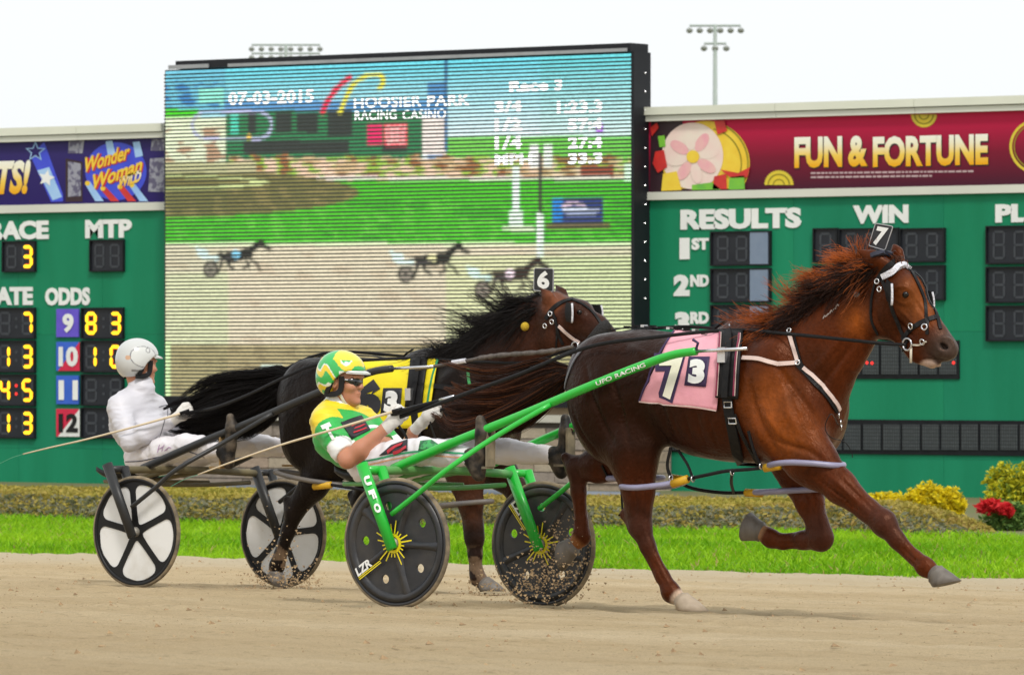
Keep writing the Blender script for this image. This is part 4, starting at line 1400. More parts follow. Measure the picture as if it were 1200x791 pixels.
WR = 0.333
PLATES = {}
def wheel(parent, c, kind, spin, M):
    """wheel in the X-Z plane about centre c; spin = angle of the first spoke"""
    c = A(*c)
    cs, sn = math.cos(spin), math.sin(spin)
    def place(V):
        V = np.asarray(V, float).reshape(-1, 3)
        u, v = V[:, 0] * cs - V[:, 1] * sn, V[:, 0] * sn + V[:, 1] * cs
        return c + np.stack([u, -V[:, 2], v], 1)         # local w axis faces -Y (the near side)
    if kind not in PLATES:
        if kind == "disc":
            holes = [cpts((0.195 * math.cos(R(36 + 72 * i)), 0.195 * math.sin(R(36 + 72 * i))), 0.023) for i in range(5)]
            PLATES[kind] = curve_plate([cpts((0, 0), WR - 0.018, 72)] + holes, 0.012)
        else:
            pet = []
            for i in range(5):
                m = R(36 + 72 * i)
                o_ = []
                def P(r, d): o_.append((r * math.cos(m + R(d)), r * math.sin(m + R(d))))
                for r_, d in ((.062, -14), (.11, -25.5), (.16, -29), (.21, -30.5), (.250, -30.5), (.277, -25), (.287, -12), (.288, 0), (.287, 12), (.277, 25), (.250, 30.5), (.21, 30.5), (.16, 29), (.11, 25.5), (.062, 14), (.052, 0)):
                    P(r_, d)
                pet.append(smooth_path([(*q, 0) for q in o_ + o_[:1]], 3)[:-1, :2].tolist())
            PLATES[kind] = curve_plate([cpts((0, 0), WR - 0.018, 72)] + pet, 0.016)
    V, Fc = PLATES[kind]
    disc = link_mesh("wheel", place(V), Fc, M["disc"], parent)
    t = np.linspace(0, 2 * math.pi, 13)[:-1]
    prof = [(0.014 * math.sin(a), WR - 0.014 + 0.014 * math.cos(a)) for a in t]
    MB().lathe(prof, c, (0, 1, 0), 64, closed=True).build("tyre", M_rubber, disc, True)
    prof = [(-.013, WR - .034), (-.017, WR - .022), (-.013, WR - .015), (.013, WR - .015), (.017, WR - .022), (.013, WR - .034)]
    MB().lathe(prof, c, (0, 1, 0), 64, closed=True).build("rim", M["disc"], disc, True)
    MB().lathe([(-.055, .014), (-.05, .026), (-.03, .030), (.03, .030), (.05, .026), (.055, .014)], c, (0, 1, 0), 20).build("hub", M["hub"], disc, True)
    if kind == "disc":
        for i in range(5):
            a = R(72 * i)
            d, n = A(math.cos(a), math.sin(a), 0), A(-math.sin(a), math.cos(a), 0)
            mb = MB()
            for s in (1, -1):
                rows = []
                for rr_, w, hh in ((.03, .060, .026), (.09, .042, .027), (.17, .036, .024), (.235, .042, .018), (.285, .066, .009)):
                    for e, z in ((-1, .006), (-.45, hh), (.45, hh), (1, .006)):
                        rows.append(d * rr_ + n * e * w / 2 + A(0, 0, s * z))
                Fq = [(4 * k + j, 4 * k + j + 1, 4 * k + j + 5, 4 * k + j + 4) for k in range(4) for j in range(3)]
                mb.add(place(rows), Fq if s > 0 else [q[::-1] for q in Fq])
            mb.build("spoke", M["disc"], disc, True)
        # raised ring near the rim
        MB().lathe([(-.006, .255), (-.017, .270), (-.018, .297), (.018, .297), (.017, .270), (.006, .255)], c, (0, 1, 0), 64, closed=True).build("outer_dish", M["disc"], disc, True)
        # sunburst decal and maker's lettering on the near side
        My = mat("sunburst_yellow", (.85, .70, .01), (.8, .66, .01), .4)
        mb = MB()
        ang = np.linspace(0, 2 * math.pi, 41)
        ringv = [A(r_ * math.cos(q), r_ * math.sin(q), .0315) for q in ang for r_ in (.034, .05)]
        mb.add(place(ringv), [(2 * i, 2 * i + 1, 2 * i + 3, 2 * i + 2) for i in range(40)])
        for i in range(20):
            a = R(18 * i) + R(9) - spin
            l = .118 if i % 4 in (0,) else (.10 if i % 4 == 1 else .07)
            d, n = A(math.cos(a), math.sin(a), 0), A(-math.sin(a), math.cos(a), 0)
            z = A(0, 0, .0315)
            mb.add(place([d * .048 - n * .004 + z, d * .048 + n * .004 + z, d * l + n * .003 + z, d * l - n * .003 + z]), [(0, 1, 2, 3)])
        mb.build("sunburst_decal", My, disc)
        a = R(0)
        TV, TF = text2d("LZR", .04, 1.0, 0.1)
        P = np.stack([.285 - TV[:, 0] * .11, .022 - TV[:, 1] * .045, np.full(len(TV), .0275)], 1)
        link_mesh("lettering", place(P), TF, M_text, disc)
        mb = MB()
        for e in (.030, .040):
            mb.add(place([A(.12, e, .0275), A(.285, e, .0275), A(.285, e - .005, .0275), A(.12, e - .005, .0275)]), [(0, 1, 2, 3)])
        mb.build("decal_stripe", My, disc)
    else:
        for i in range(5):
            m = R(36 + 72 * i)
            P = [(r_ * math.cos(m + R(d)), r_ * math.sin(m + R(d))) for r_, d in ((.046, -24), (.16, -32), (.25, -33), (.285, -28), (.296, 0), (.285, 28), (.25, 33), (.16, 32), (.046, 24))]
            mb = MB()
            mb.prism(P, (1, 0, 0), (0, 1, 0), (0, 0, -.003), (0, 0, 1), .006)
            V2 = place(np.vstack(mb.v))
            link_mesh("insert_panel", V2, mb.f, M["insert"], disc)
    return disc

def wrap_text(name, s, a, b, r, m, parent, size, face, start=0.3, end=0.7, bold=.03, upright=False):
    """lettering wrapped on a tube a-b; face = direction the text looks at"""
    a, b = A(*a), A(*b)
    ax = norm(b - a)
    L_ = np.linalg.norm(b - a)
    f = norm(face - ax * (np.asarray(face) @ ax))
    side = np.cross(ax, f)          # text up is the side that points up
    if side[2] < 0:
        side = -side
    V, Fc = text2d(s, bold)
    s_ = lerp(start, end, V[:, 0]) * L_
    th = (V[:, 1] - .5) * size / r
    P = a + s_[:, None] * ax + (r + .0025) * (np.cos(th)[:, None] * f + np.sin(th)[:, None] * side)
    return link_mesh(name, P, Fc, m, parent)

O1 = A(0, 0, 0)
def sulky(label, O, hw, kind, spins, M, lettered):
    th = thing("sulky", label, "sulky", O)
    dz = O - O1
    q = lambda px, py, Y: Q(px, py, Y) + dz
    zn, zf = track_z(O[1] - hw) - track_z(O[1]), track_z(O[1] + hw) - track_z(O[1])
    cn, cf = O + A(0, -hw, WR + zn - .004), O + A(0, hw, WR + zf - .004)
    wheel(th, cn, kind, spins[0], M)
    wheel(th, cf, kind, spins[1], M)
    top = Q(433, 549, -.66) - Q(465, 638, -.66)           # arch relative to the hub
    for c, zz in ((cn, zn), (cf, zf)):
        mb = MB(); p_t = c + top + A(0, -.055, 0); p_h = c + A(0, -.055, 0)
        mb.tube([p_t + norm(p_t - p_h) * .02, p_h - norm(p_t - p_h) * .03], [.034, .030], 14, flat=.8)
        o = mb.build("fork_leg", M["frame"], th, True)
        if lettered and c is cn:
            for i, ch in enumerate("UFO"):
                st = .13 + .18 * i
                wrap_text("lettering", ch, p_t, p_h, .033, M_text, o, .032, -WV, st, st + .12, .06)
        mb = MB(); p_t2 = c + top + A(.03, .055, 0); p_h2 = c + A(0, .055, 0)
        mb.tube([p_t2, p_h2 - norm(p_t2 - p_h2) * .02], [.028, .024], 12)
        mb.build("fork_leg", M["frame"], th, True)
        mb = MB(); mb.lathe([(-.07, .012), (-.066, .022), (.066, .022), (.07, .012)], c, (0, 1, 0), 14); mb.build("axle_nut", M_chrome, th, True)
        mb = MB(); mb.tube([p_t + A(.006, .01, -.012), p_t2 + A(0, .03, -.012)], .022, 10); mb.build("fork_bridge", M["frame"], th, True)
    an, af = cn + top + A(.01, .02, -.018), cf + top + A(.01, -.02, -.018)
    mb = MB(); mb.tube([lerp(an, af, t) + A(0, 0, .012 * math.sin(math.pi * t)) for t in np.linspace(0, 1, 9)], .022, 12); mb.build("arch_bar", M["arch"], th, True)
    mb = MB(); mb.tube([lerp(an, af, t) + A(-.09 * math.sin(math.pi * t), 0, -.05 - .03 * math.sin(math.pi * t)) for t in np.linspace(.06, .94, 9)], .014, 10); mb.build("seat_brace", M["arch"], th, True)
    # shafts
    for s in (-1, 1):
        k = hw - .635
        path = [Q(px, py, -.36) for px, py in ((466, 549), (540, 516), (610, 487), (700, 449), (760, 425.5), (790, 415.5), (816, 411.5))]
        path = np.array([(p[0], s * .36 if i > 1 else s * lerp(.40, .36, i / 2.), p[2]) for i, p in enumerate(path)]) + dz
        path[:, 2] += BANK * .36 * (-1 if s > 0 else 0) * 0
        P = smooth_path(path, 6)
        mb = MB(); mb.tube(P, np.linspace(.024, .021, len(P)), 14); o = mb.build("shaft", M["frame"], th, True)
        if lettered and s < 0:
            wrap_text("lettering", "UFO RACING", path[3], path[4], .0225, M_text, o, .02, -WV, .02, .98, .02)
        tip = path[-1]
        d = norm(path[-1] - path[-2])
        mb = MB(); mb.tube([tip - d * .01, tip + A(.30, 0, .012)], .009, 10); mb.build("shaft_tip", M_chrome, th, True)
        # brace from the fork up to the shaft, kept outside the wheel
        pb = [Q(px, py, Y) + dz for px, py, Y in ((459, 606, -.695), (492, 580, -.695), (525, 553, -.68), (580, 512, -.52), (645, 474, -.375))]
        pb[:3] = [p + (cn - (O1 + dz + A(0, -.635, WR))) * A(0, 1, 1) for p in pb[:3]]
        if s > 0:
            pb = [A(p[0], O[1] + y, p[2]) for p, y in zip(pb, (hw - .055, hw - .06, hw - .075, .47, .375))]
        P = smooth_path(pb, 5)
        mb = MB(); mb.tube(P, .0135, 10); mb.build("brace", M["frame"], th, True)
        # stirrup: hook off the shaft with a foot plate
        fx = Q(571, 527, -.36) + dz
        fp = A(fx[0], O[1] + s * .35, fx[2])
        mb = MB(); mb.box(fp + A(.012, 0, .01), (.012, .07, .19)); mb.box(fp + A(-.03, 0, -.09), (.085, .065, .012))
        mb.tube([fp + A(.02, 0, .095), fp + A(.03, s * .03, .12), lerp(path[1], path[2], .8)], .010, 8)
        mb.build("stirrup", M["stirrup"], th)
    # seat
    sc_ = q(438, 560, 0)
    g = []
    NU, NV = 13, 9
    for i in range(NU):
        for j in range(NV):
            u, v = lerp(-1, 1, i / (NU - 1)), lerp(-1, 1, j / (NV - 1))
            g.append(sc_ + A(u * .15, v * .17 * (1 - .15 * u * u), .045 * v * v + .05 * max(0, -u - .35) ** 1.4 + .02 * max(0, u) - .01))
    F_ = [(i * NV + j, (i + 1) * NV + j, (i + 1) * NV + j + 1, i * NV + j + 1) for i in range(NU - 1) for j in range(NV - 1)]
    k = len(g)
    g2 = [p - A(0, 0, .03) for p in g]
    F2 = [tuple(x + k for x in f)[::-1] for f in F_]
    rim = [i * NV for i in range(NU)] + [(NU - 1) * NV + j for j in range(1, NV)] + [i * NV + NV - 1 for i in range(NU - 2, -1, -1)] + [j for j in range(NV - 2, 0, -1)]
    F3 = [(rim[i], rim[i - 1], rim[i - 1] + k, rim[i] + k) for i in range(len(rim))]
    MB().add(g + g2, F_ + F2 + F3).build("seat", M_black, th, True)
    for s in (-1, 1):
        mb = MB(); mb.tube([sc_ + A(.05, s * .12, -.03), lerp(an, af, .5 + s * .12) + A(0, 0, .01)], .014, 8); mb.tube([sc_ + A(-.12, s * .10, -.03), lerp(an, af, .5 + s * .2) + A(-.07, 0, -.06)], .012, 8); mb.build("seat_post", M["arch"], th, True)
    return th, cn, cf

M_sg = mat("bright_green_enamel", (.012, .44, .035), (.06, .30, .05), .35, scale=14, coat=.3, contrast=(.55, .95))
M_ga = mat("dusty_green_enamel", (.05, .30, .055), (.14, .30, .10), .5, scale=9)
M_dk = mat("dusty_black_disc", (.020, .021, .025), (.055, .048, .042), .42, scale=7, bump=.002, contrast=(.45, .8), spec=.5)
M_hub = mat("worn_hub_metal", (.42, .40, .36), (.25, .22, .18), .45, metal=.5, scale=20)
M_ins = mat("white_wheel_insert", (.74, .74, .73), (.52, .49, .43), .5, scale=5, contrast=(.5, .85))
M_bk = mat("dark_grey_tube", (.018, .019, .021), (.03, .03, .03), .4, scale=5, spec=.35)
M_khaki = mat("muddy_khaki_tube", (.15, .12, .055), (.09, .075, .04), .7, scale=12)
M_st1 = mat("muddy_stirrup", (.28, .23, .15), (.10, .085, .06), .8, scale=14)
M_st2 = mat("ochre_stirrup", (.36, .22, .07), (.22, .14, .06), .7, scale=14)
S1, c1n, c1f = sulky("green framed sulky with black disc wheels and sunburst decals", O1, .635, "disc", (R(213), R(128)), {"disc": M_dk, "frame": M_sg, "arch": M_ga, "hub": M_hub, "stirrup": M_st1}, True)
Y2 = 3.05
X2 = Q(247.5, 624, Y2)[0]
O2 = A(X2, Y2, track_z(Y2))
S2, c2n, c2f = sulky("dark grey sulky with white panelled spoked wheels", O2, .70, "petal", (R(96), R(150)), {"disc": M_black, "frame": M_bk, "arch": M_khaki, "hub": M_hub, "insert": M_ins, "stirrup": M_st2}, False)
# ================================================================ horses
def coat_mat(name, rough=0.28, tint=(0.85, 0.45, 0.30)):
    m = bpy.data.materials.new(name)
    m.use_nodes = True
    n = m.node_tree
    b = n.nodes["Principled BSDF"]
    L = n.links.new
    tc = n.nodes.new("ShaderNodeTexCoord")
    at = n.nodes.new("ShaderNodeAttribute")
    at.attribute_name = "Col"
    def noise(sc, st, det):
        mp = n.nodes.new("ShaderNodeMapping")
        mp.inputs["Scale"].default_value = st
        L(tc.outputs["Object"], mp.inputs[0])
        z = n.nodes.new("ShaderNodeTexNoise")
        z.inputs["Scale"].default_value = sc
        z.inputs["Detail"].default_value = det
        L(mp.outputs[0], z.inputs["Vector"])
        return z.outputs[0]
    r_ = n.nodes.new("ShaderNodeValToRGB")
    r_.color_ramp.elements[0].position, r_.color_ramp.elements[1].position = 0.3, 0.72
    r_.color_ramp.elements[0].color = (0.55, 0.50, 0.48, 1)
    r_.color_ramp.elements[1].color = (1.35, 1.22, 1.12, 1)
    L(noise(5.5, (1, 1, .7), 6), r_.inputs[0])
    mx = n.nodes.new("ShaderNodeMix")
    mx.data_type = 'RGBA'
    mx.blend_type = 'MULTIPLY'
    mx.inputs[0].default_value = 0.8
    L(at.outputs["Color"], mx.inputs[6])
    L(r_.outputs[0], mx.inputs[7])
    r2 = n.nodes.new("ShaderNodeValToRGB")
    r2.color_ramp.elements[0].position, r2.color_ramp.elements[1].position = 0.35, 0.65
    r2.color_ramp.elements[0].color = (0.82, 0.8, 0.78, 1)
    r2.color_ramp.elements[1].color = (1.15, 1.12, 1.1, 1)
    L(noise(90, (.5, 1, .35), 3), r2.inputs[0])
    m3 = n.nodes.new("ShaderNodeMix")
    m3.data_type = 'RGBA'
    m3.blend_type = 'MULTIPLY'
    m3.inputs[0].default_value = 0.8
    L(mx.outputs[2], m3.inputs[6])
    L(r2.outputs[0], m3.inputs[7])
    L(m3.outputs[2], b.inputs["Base Color"])
    rm = n.nodes.new("ShaderNodeMapRange")
    rm.inputs[1].default_value, rm.inputs[2].default_value = 0.3, 0.7
    rm.inputs[3].default_value, rm.inputs[4].default_value = rough - .04, rough + .26
    L(noise(9, (1, 1, .7), 8), rm.inputs[0])
    L(rm.outputs[0], b.inputs["Roughness"])
    b.inputs["Specular IOR Level"].default_value = 0.30
    b.inputs["Specular Tint"].default_value = (*tint, 1)
    bp = n.nodes.new("ShaderNodeBump")
    bp.inputs["Distance"].default_value = 0.020
    bp.inputs["Strength"].default_value = 0.55
    L(noise(11, (1, 1, .8), 5), bp.inputs["Height"])
    b2 = n.nodes.new("ShaderNodeBump")
    b2.inputs["Distance"].default_value = 0.004
    b2.inputs["Strength"].default_value = 0.8
    L(noise(140, (.4, 1, .4), 3), b2.inputs["Height"])
    L(bp.outputs[0], b2.inputs["Normal"])
    L(b2.outputs[0], b.inputs["Normal"])
    return m
M_coat = coat_mat("bay_horse_coat")
M_coat2 = coat_mat("black_horse_coat", 0.30, (0.40, 0.34, 0.31))
M_hair = mat("horse_hair", (1, 1, 1), (.7, .7, .7), .45, vcol=True, vmix=.5, scale=30, spec=.15)
M_hoof_d = mat("dark_hoof", (.10, .085, .07), (.16, .14, .12), .55, scale=25, stretch=(1, 1, .2))
M_hoof_l = mat("pale_hoof", (.42, .34, .25), (.32, .25, .18), .6, scale=25)
M_eye = mat("horse_eye", (.004, .003, .003), (.008, .005, .004), .12, spec=.35)

def bump_mask(V, c, r):
    d = np.linalg.norm(V - c, axis=1)
    return np.clip(1 - d / r, 0, 1)[:, None]

class Horse:
    def __init__(s, label, Yc, st, legs, neck, head, extra, coat, h=0.0085, strokes=()):
        s.Yc = Yc
        P = lambda px, py, dy=0.0: Q(px, py, Yc + dy)
        s.P = P
        stn = np.array([(P(a, (t + b) / 2)[0], P(a, t)[2], P(a, b)[2], w) for a, t, b, w in st])
        stn = smooth_path(stn, 5)
        base = P(st[len(st) // 2][0], 600)
        base[2] = track_z(Yc)
        s.root = thing("horse", label, "horse", base)
        prims = [("loft", stn, Yc, 0.05, 2.15)]
        s.feet = []
        for dy, pts, hoof, hk in legs:
            pp = [P(a, b, dy * (1 if len(q) == 0 else q[0])) for a, b, r_, *q in pts]
            rs = [p[2] for p in pts]
            for i in range(len(pp) - 1):
                up = i < 3
                prims.append(rc(pp[i], pp[i + 1], rs[i], rs[i + 1], .07 if i < 2 else .022, .62 if i == 0 else (.72 if i == 1 else .82)))
            if hk:
                a, b, r_ = hk
                prims.append(rc(P(a, b, dy), pp[3], r_, r_ * 1.1, .035, .7))
            s.feet.append((pp[-1], P(hoof[0], hoof[1], dy), hoof[2], A(*hoof[3]), A(*hoof[4])))
            # tendon behind the cannon bone
            j = 4 if hk else 5
            back = -norm(A(*hoof[3]))
            ta, tb = pp[j] + back * .026, pp[j + 1] + back * .026
            prims.append(rc(ta, tb, .019, .019, .012, .8))
        for i in range(len(neck) - 1):
            a, b = neck[i], neck[i + 1]
            prims.append(rc(P(a[0], a[1]), P(b[0], b[1]), a[2], b[2], .09, (a[3] + b[3]) / 2))
        hd = head["dy"]
        for ch in head["chains"]:
            for i in range(len(ch) - 1):
                a, b = ch[i], ch[i + 1]
                prims.append(rc(P(a[0], a[1], hd), P(b[0], b[1], hd), a[2], b[2], .05, (a[3] + b[3]) / 2))
        for (a, b, rx, ry, rz, tilt) in head["ells"]:
            for sg in (-1, 1):
                prims.append(el(P(a, b, hd) + A(0, sg * .035, 0), (rx, ry, rz), Matrix.Rotation(R(tilt), 3, 'Y'), .05))
        for a, b, dy, c, d, dy2, r0, r1 in head["ears"]:
            p0, p1 = P(a, b, hd + dy), P(c, d, hd + dy2)
            pm = lerp(p0, p1, .45)
            prims.append(rc(p0, pm, r0, r0 * 1.05, .02, .62))
            prims.append(rc(pm, p1, r0 * 1.05, r1, .02, .62))
        for e in extra:
            c, dy, rad, tilt, k = e
            for sg in ((-1, 1) if dy else (0,)):
                prims.append(el(P(*c) + A(0, sg * dy, 0), rad, Matrix.Rotation(R(tilt), 3, 'Y'), k))
        for a, b, dy, rad in head["cuts"]:
            for sg in (-1, 1):
                prims.append(el(P(a, b, hd) + A(0, sg * dy, 0), rad, None, .012, True))
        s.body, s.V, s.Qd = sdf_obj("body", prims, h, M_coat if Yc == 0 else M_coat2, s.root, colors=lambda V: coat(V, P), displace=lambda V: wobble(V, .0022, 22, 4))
        s.bvh = BVHTree.FromPolygons(s.V.tolist(), s.Qd.tolist())
        s.sculpt(strokes)
        for (p, q, m, d, so) in s.feet:
            s.hoof(p, q, m, d, so)
        s.head = head
        for (a, b, r_) in head["eyes"]:
            hit, nrm = s.hit(a, b)
            d = hit - A(*nrm) * r_ * .55
            MB().ball(d, r_, 14).build("eye", M_eye, s.root, True)
            d2 = d.copy()
            d2[1] = 2 * (Yc + hd) - d[1]
            MB().ball(d2, r_, 14).build("eye", M_eye, s.root, True)
    def sculpt(s, strokes):
        """creases (-) and ridges (+) of muscle, tendon and vein along lines on the coat"""
        e1 = s.V[s.Qd[:, 1]] - s.V[s.Qd[:, 0]]
        e2 = s.V[s.Qd[:, 3]] - s.V[s.Qd[:, 0]]
        fn = np.cross(e1, e2)
        N = np.zeros_like(s.V)
        for i in range(4):
            np.add.at(N, s.Qd[:, i], fn)
        N /= np.linalg.norm(N, axis=1)[:, None] + 1e-12
        D = np.zeros(len(s.V))
        for pts, w, amp in strokes:
            L_ = smooth_path([(a, b, 0) for a, b in pts], 8)
            H = np.array([s.hit(a, b)[0] for a, b, _ in L_])
            fade = np.sin(np.linspace(.15, math.pi - .15, len(H)))
            for mirror in (0, 1):
                G = H.copy()
                if mirror:
                    G[:, 1] = 2 * s.Yc - G[:, 1]
                box = np.all((s.V > G.min(0) - 3 * w) & (s.V < G.max(0) + 3 * w), axis=1)
                ii = np.where(box)[0]
                if not len(ii):
                    continue
                d = np.linalg.norm(s.V[ii][:, None] - G[None], axis=2)
                j = d.argmin(1)
                D[ii] += amp * fade[j] * np.exp(-(d[np.arange(len(ii)), j] / w) ** 2)
        s.V = s.V + N * D[:, None]
        me = s.body.data
        me.vertices.foreach_set("co", (s.V - world_loc(s.root)).astype(np.float32).ravel())
        me.update()
        s.bvh = BVHTree.FromPolygons(s.V.tolist(), s.Qd.tolist())
    def hoof(s, p, q, m, dorsal, sole):
        """hoof from the pastern p towards the toe q"""
        ax = norm(q - p)
        ns = norm(sole)
        ang = np.linspace(0, 2 * math.pi, 22, endpoint=False)
        V = []
        prof = [(-.30, .036, 0), (-.02, .045, 0), (.03, .052, 0), (.10, .050, .12), (.55, .058, .6), (1.0, .068, 1), (1.03, .062, 1), (.97, .040, 1)]
        for l, r_, w in prof:
            n_ = norm(lerp(ax, ns, w))
            fw = norm(dorsal - n_ * (dorsal @ n_))
            V += [lerp(p, q, l) + r_ * (np.cos(a) * fw * (1.0 + .12 * w) + np.sin(a) * A(0, 1, 0) * .88) for a in ang]
        n = len(prof)
        Fc = [(i * 22 + j, i * 22 + (j + 1) % 22, (i + 1) * 22 + (j + 1) % 22, (i + 1) * 22 + j) for i in range(n - 1) for j in range(22)] + [tuple(range(22))[::-1], tuple((n - 1) * 22 + j for j in range(22))]
        link_mesh("hoof", V, Fc, m, s.root, True)
    def hit(s, px, py):
        d = ray(px, py)
        h, n, i, t = s.bvh.ray_cast(Vector(CAM), Vector(d))
        if h is None:
            p = Q(px, py, s.Yc)
            h, n, i, t = s.bvh.find_nearest(Vector(p))
        n = A(*n)
        if n @ d > 0:
            n = -n
        return A(*h), n
    def near(s, p):
        h, n, i, t = s.bvh.find_nearest(Vector(p))
        return A(*h), A(*n)
    def strap(s, name, pts, w, m, parent=None, off=.003, t=.005, n=5, mirror=False, lift=None):
        """band laid on the coat along photograph positions"""
        P = smooth_path([(a, b, 0) for a, b in pts], n)
        H = [s.hit(a, b) for a, b, _ in P]
        Pw = np.array([h + nn * off for h, nn in H])
        Nw = np.array([nn for _, nn in H])
        Nw = np.array([norm(Nw[max(0, i - 1):i + 2].mean(0)) for i in range(len(Nw))])
        o = MB().ribbon(Pw, Nw, w, t).build(name, m, parent or s.root, False)
        if mirror:
            Pm, Nm = Pw.copy(), Nw.copy()
            Pm[:, 1] = 2 * s.Yc - Pm[:, 1]
            Nm[:, 1] *= -1
            # settle the far-side copy on the coat
            for i in range(len(Pm)):
                h, nn = s.near(Pm[i])
                Pm[i], Nm[i] = h + nn * off, nn
            MB().ribbon(Pm, Nm, w, t).build(name, m, parent or s.root, False)
        return o
    def sheet(s, name, corner, m, nu, nv, off, parent=None, thick=.006):
        """cloth laid on the coat: corner = (top-left, top-right, bottom-right, bottom-left)"""
        tl, tr, br, bl = [A(*c) for c in corner]
        V = []
        for j in range(nv + 1):
            for i in range(nu + 1):
                u, v = i / nu, j / nv
                p = lerp(lerp(tl, tr, u), lerp(bl, br, u), v)
                h, nn = s.hit(*p)
                V.append((h + nn * off, nn))
        Pp = np.array([v[0] for v in V])
        Nn = np.array([v[1] for v in V])
        # relax so that the cloth bridges hollows
        G = Pp.reshape(nv + 1, nu + 1, 3)
        for _ in range(3):
            G2 = G.copy()
            G2[1:-1, 1:-1] = (G[:-2, 1:-1] + G[2:, 1:-1] + G[1:-1, :-2] + G[1:-1, 2:]) / 4
            G = np.where(((G2 - G) * Nn.reshape(G.shape)).sum(-1, keepdims=True) > -.002, G2, G)
        Pp = G.reshape(-1, 3)
        k = len(Pp)
        W = nu + 1
        F1 = [(j * W + i, (j + 1) * W + i, (j + 1) * W + i + 1, j * W + i + 1) for j in range(nv) for i in range(nu)]
        V2 = np.vstack([Pp + Nn * thick, Pp])
        F2 = [tuple(x + k for x in f)[::-1] for f in F1]
        rim = [i for i in range(W)] + [j * W + nu for j in range(1, nv + 1)] + [nv * W + i for i in range(nu - 1, -1, -1)] + [j * W for j in range(nv - 1, 0, -1)]
        F3 = [(rim[i - 1], rim[i], rim[i] + k, rim[i - 1] + k) for i in range(len(rim))]
        o = link_mesh(name, V2, F1 + F2 + F3, m, parent or s.root, True)
        return o
    def decal(s, name, txt, quad, m, parent, off, bold=.05):
        """lettering laid on the cloth: quad = (bottom-left, bottom-right, top-left) in photograph positions"""
        V, Fc = text2d(txt, bold, res=4)
        bl, br, tl = [A(*q) for q in quad]
        bm = bmesh.new()
        vs = [bm.verts.new((x, y, 0)) for x, y in V]
        for f in Fc:
            try:
                bm.faces.new([vs[i] for i in f])
            except ValueError:
                pass
        bmesh.ops.triangulate(bm, faces=bm.faces)
        for _ in range(2):
            bmesh.ops.subdivide_edges(bm, edges=[e for e in bm.edges if e.calc_length() > .12], cuts=1)
            bmesh.ops.triangulate(bm, faces=bm.faces)
        bm.verts.index_update()
        UV = [v.co[:2] for v in bm.verts]
        Fc = [tuple(v.index for v in f.verts) for f in bm.faces]
        bm.free()
        Pw = []
        for u, v in UV:
            p = bl + (br - bl) * u + (tl - bl) * v
            h, nn = s.hit(*p)
            Pw.append(h + nn * off)
        return link_mesh(name, Pw, Fc, m, parent)

def H_EYE(P, a, b):
    return P(a, b, -.075)

def coat_bay_lit(V, P):
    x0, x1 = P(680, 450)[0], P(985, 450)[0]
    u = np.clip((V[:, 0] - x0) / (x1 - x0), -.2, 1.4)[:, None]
    c = lerp(A(.0105, .0035, .0024), A(.066, .0150, .0036), np.clip((u - .42) / .42, 0, 1))  # bay tone, with shade put into the rump and sunlight into the front
    zk = np.clip((.85 - V[:, 2]) / .3, 0, 1)[:, None]
    c = lerp(c, A(.078, .0170, .0040), zk * .75)                       # redder legs
    for a, b, dy in ((750, 620, -.15), (676, 548, .14), (1036, 614, -.14), (963, 628, .13)):
        c = lerp(c, A(.032, .016, .014), .85 * bump_mask(V, P(a, b, dy), .17) ** .6)   # dark joints
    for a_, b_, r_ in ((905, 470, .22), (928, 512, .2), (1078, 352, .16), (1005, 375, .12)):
        c = lerp(c, A(.24, .066, .010), .85 * bump_mask(V, P(a_, b_, -.2 if a_ < 1000 else -.08), r_))  # orange patches; those on the shoulder paint sunlit highlights into the coat
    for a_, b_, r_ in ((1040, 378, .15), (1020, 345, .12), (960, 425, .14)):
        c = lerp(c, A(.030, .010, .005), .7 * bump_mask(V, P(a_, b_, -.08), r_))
    c = lerp(c, A(.05, .04, .036), np.clip(2.0 * bump_mask(V, P(1112, 410), .15), 0, 1))   # muzzle
    c = lerp(c, A(.16, .06, .02), .6 * bump_mask(V, P(1075, 350, -.1), .16))
    for a_, b_, w_ in ((1106, 405, .021), (1061, 345.5, .034), (1111, 407, .016)):
        c = lerp(c, A(.006, .005, .005), np.clip(2.2 * bump_mask(V, H_EYE(P, a_, b_), w_), 0, 1))
    c = lerp(c, A(.62, .50, .42), np.clip(4 * bump_mask(V, P(1092, 432), .07), 0, .8))     # pale chin
    c = lerp(c, A(.55, .45, .36), np.clip(5 * bump_mask(V, P(803, 707, -.15), .085), 0, .95))   # white sock
    c = lerp(c, A(.33, .20, .11), np.clip(3 * bump_mask(V, P(890, 622, .13), .07), 0, .8))
    c = lerp(c, A(.30, .13, .05), np.clip(3 * bump_mask(V, P(672, 640, .14), .09), 0, .8))
    return c

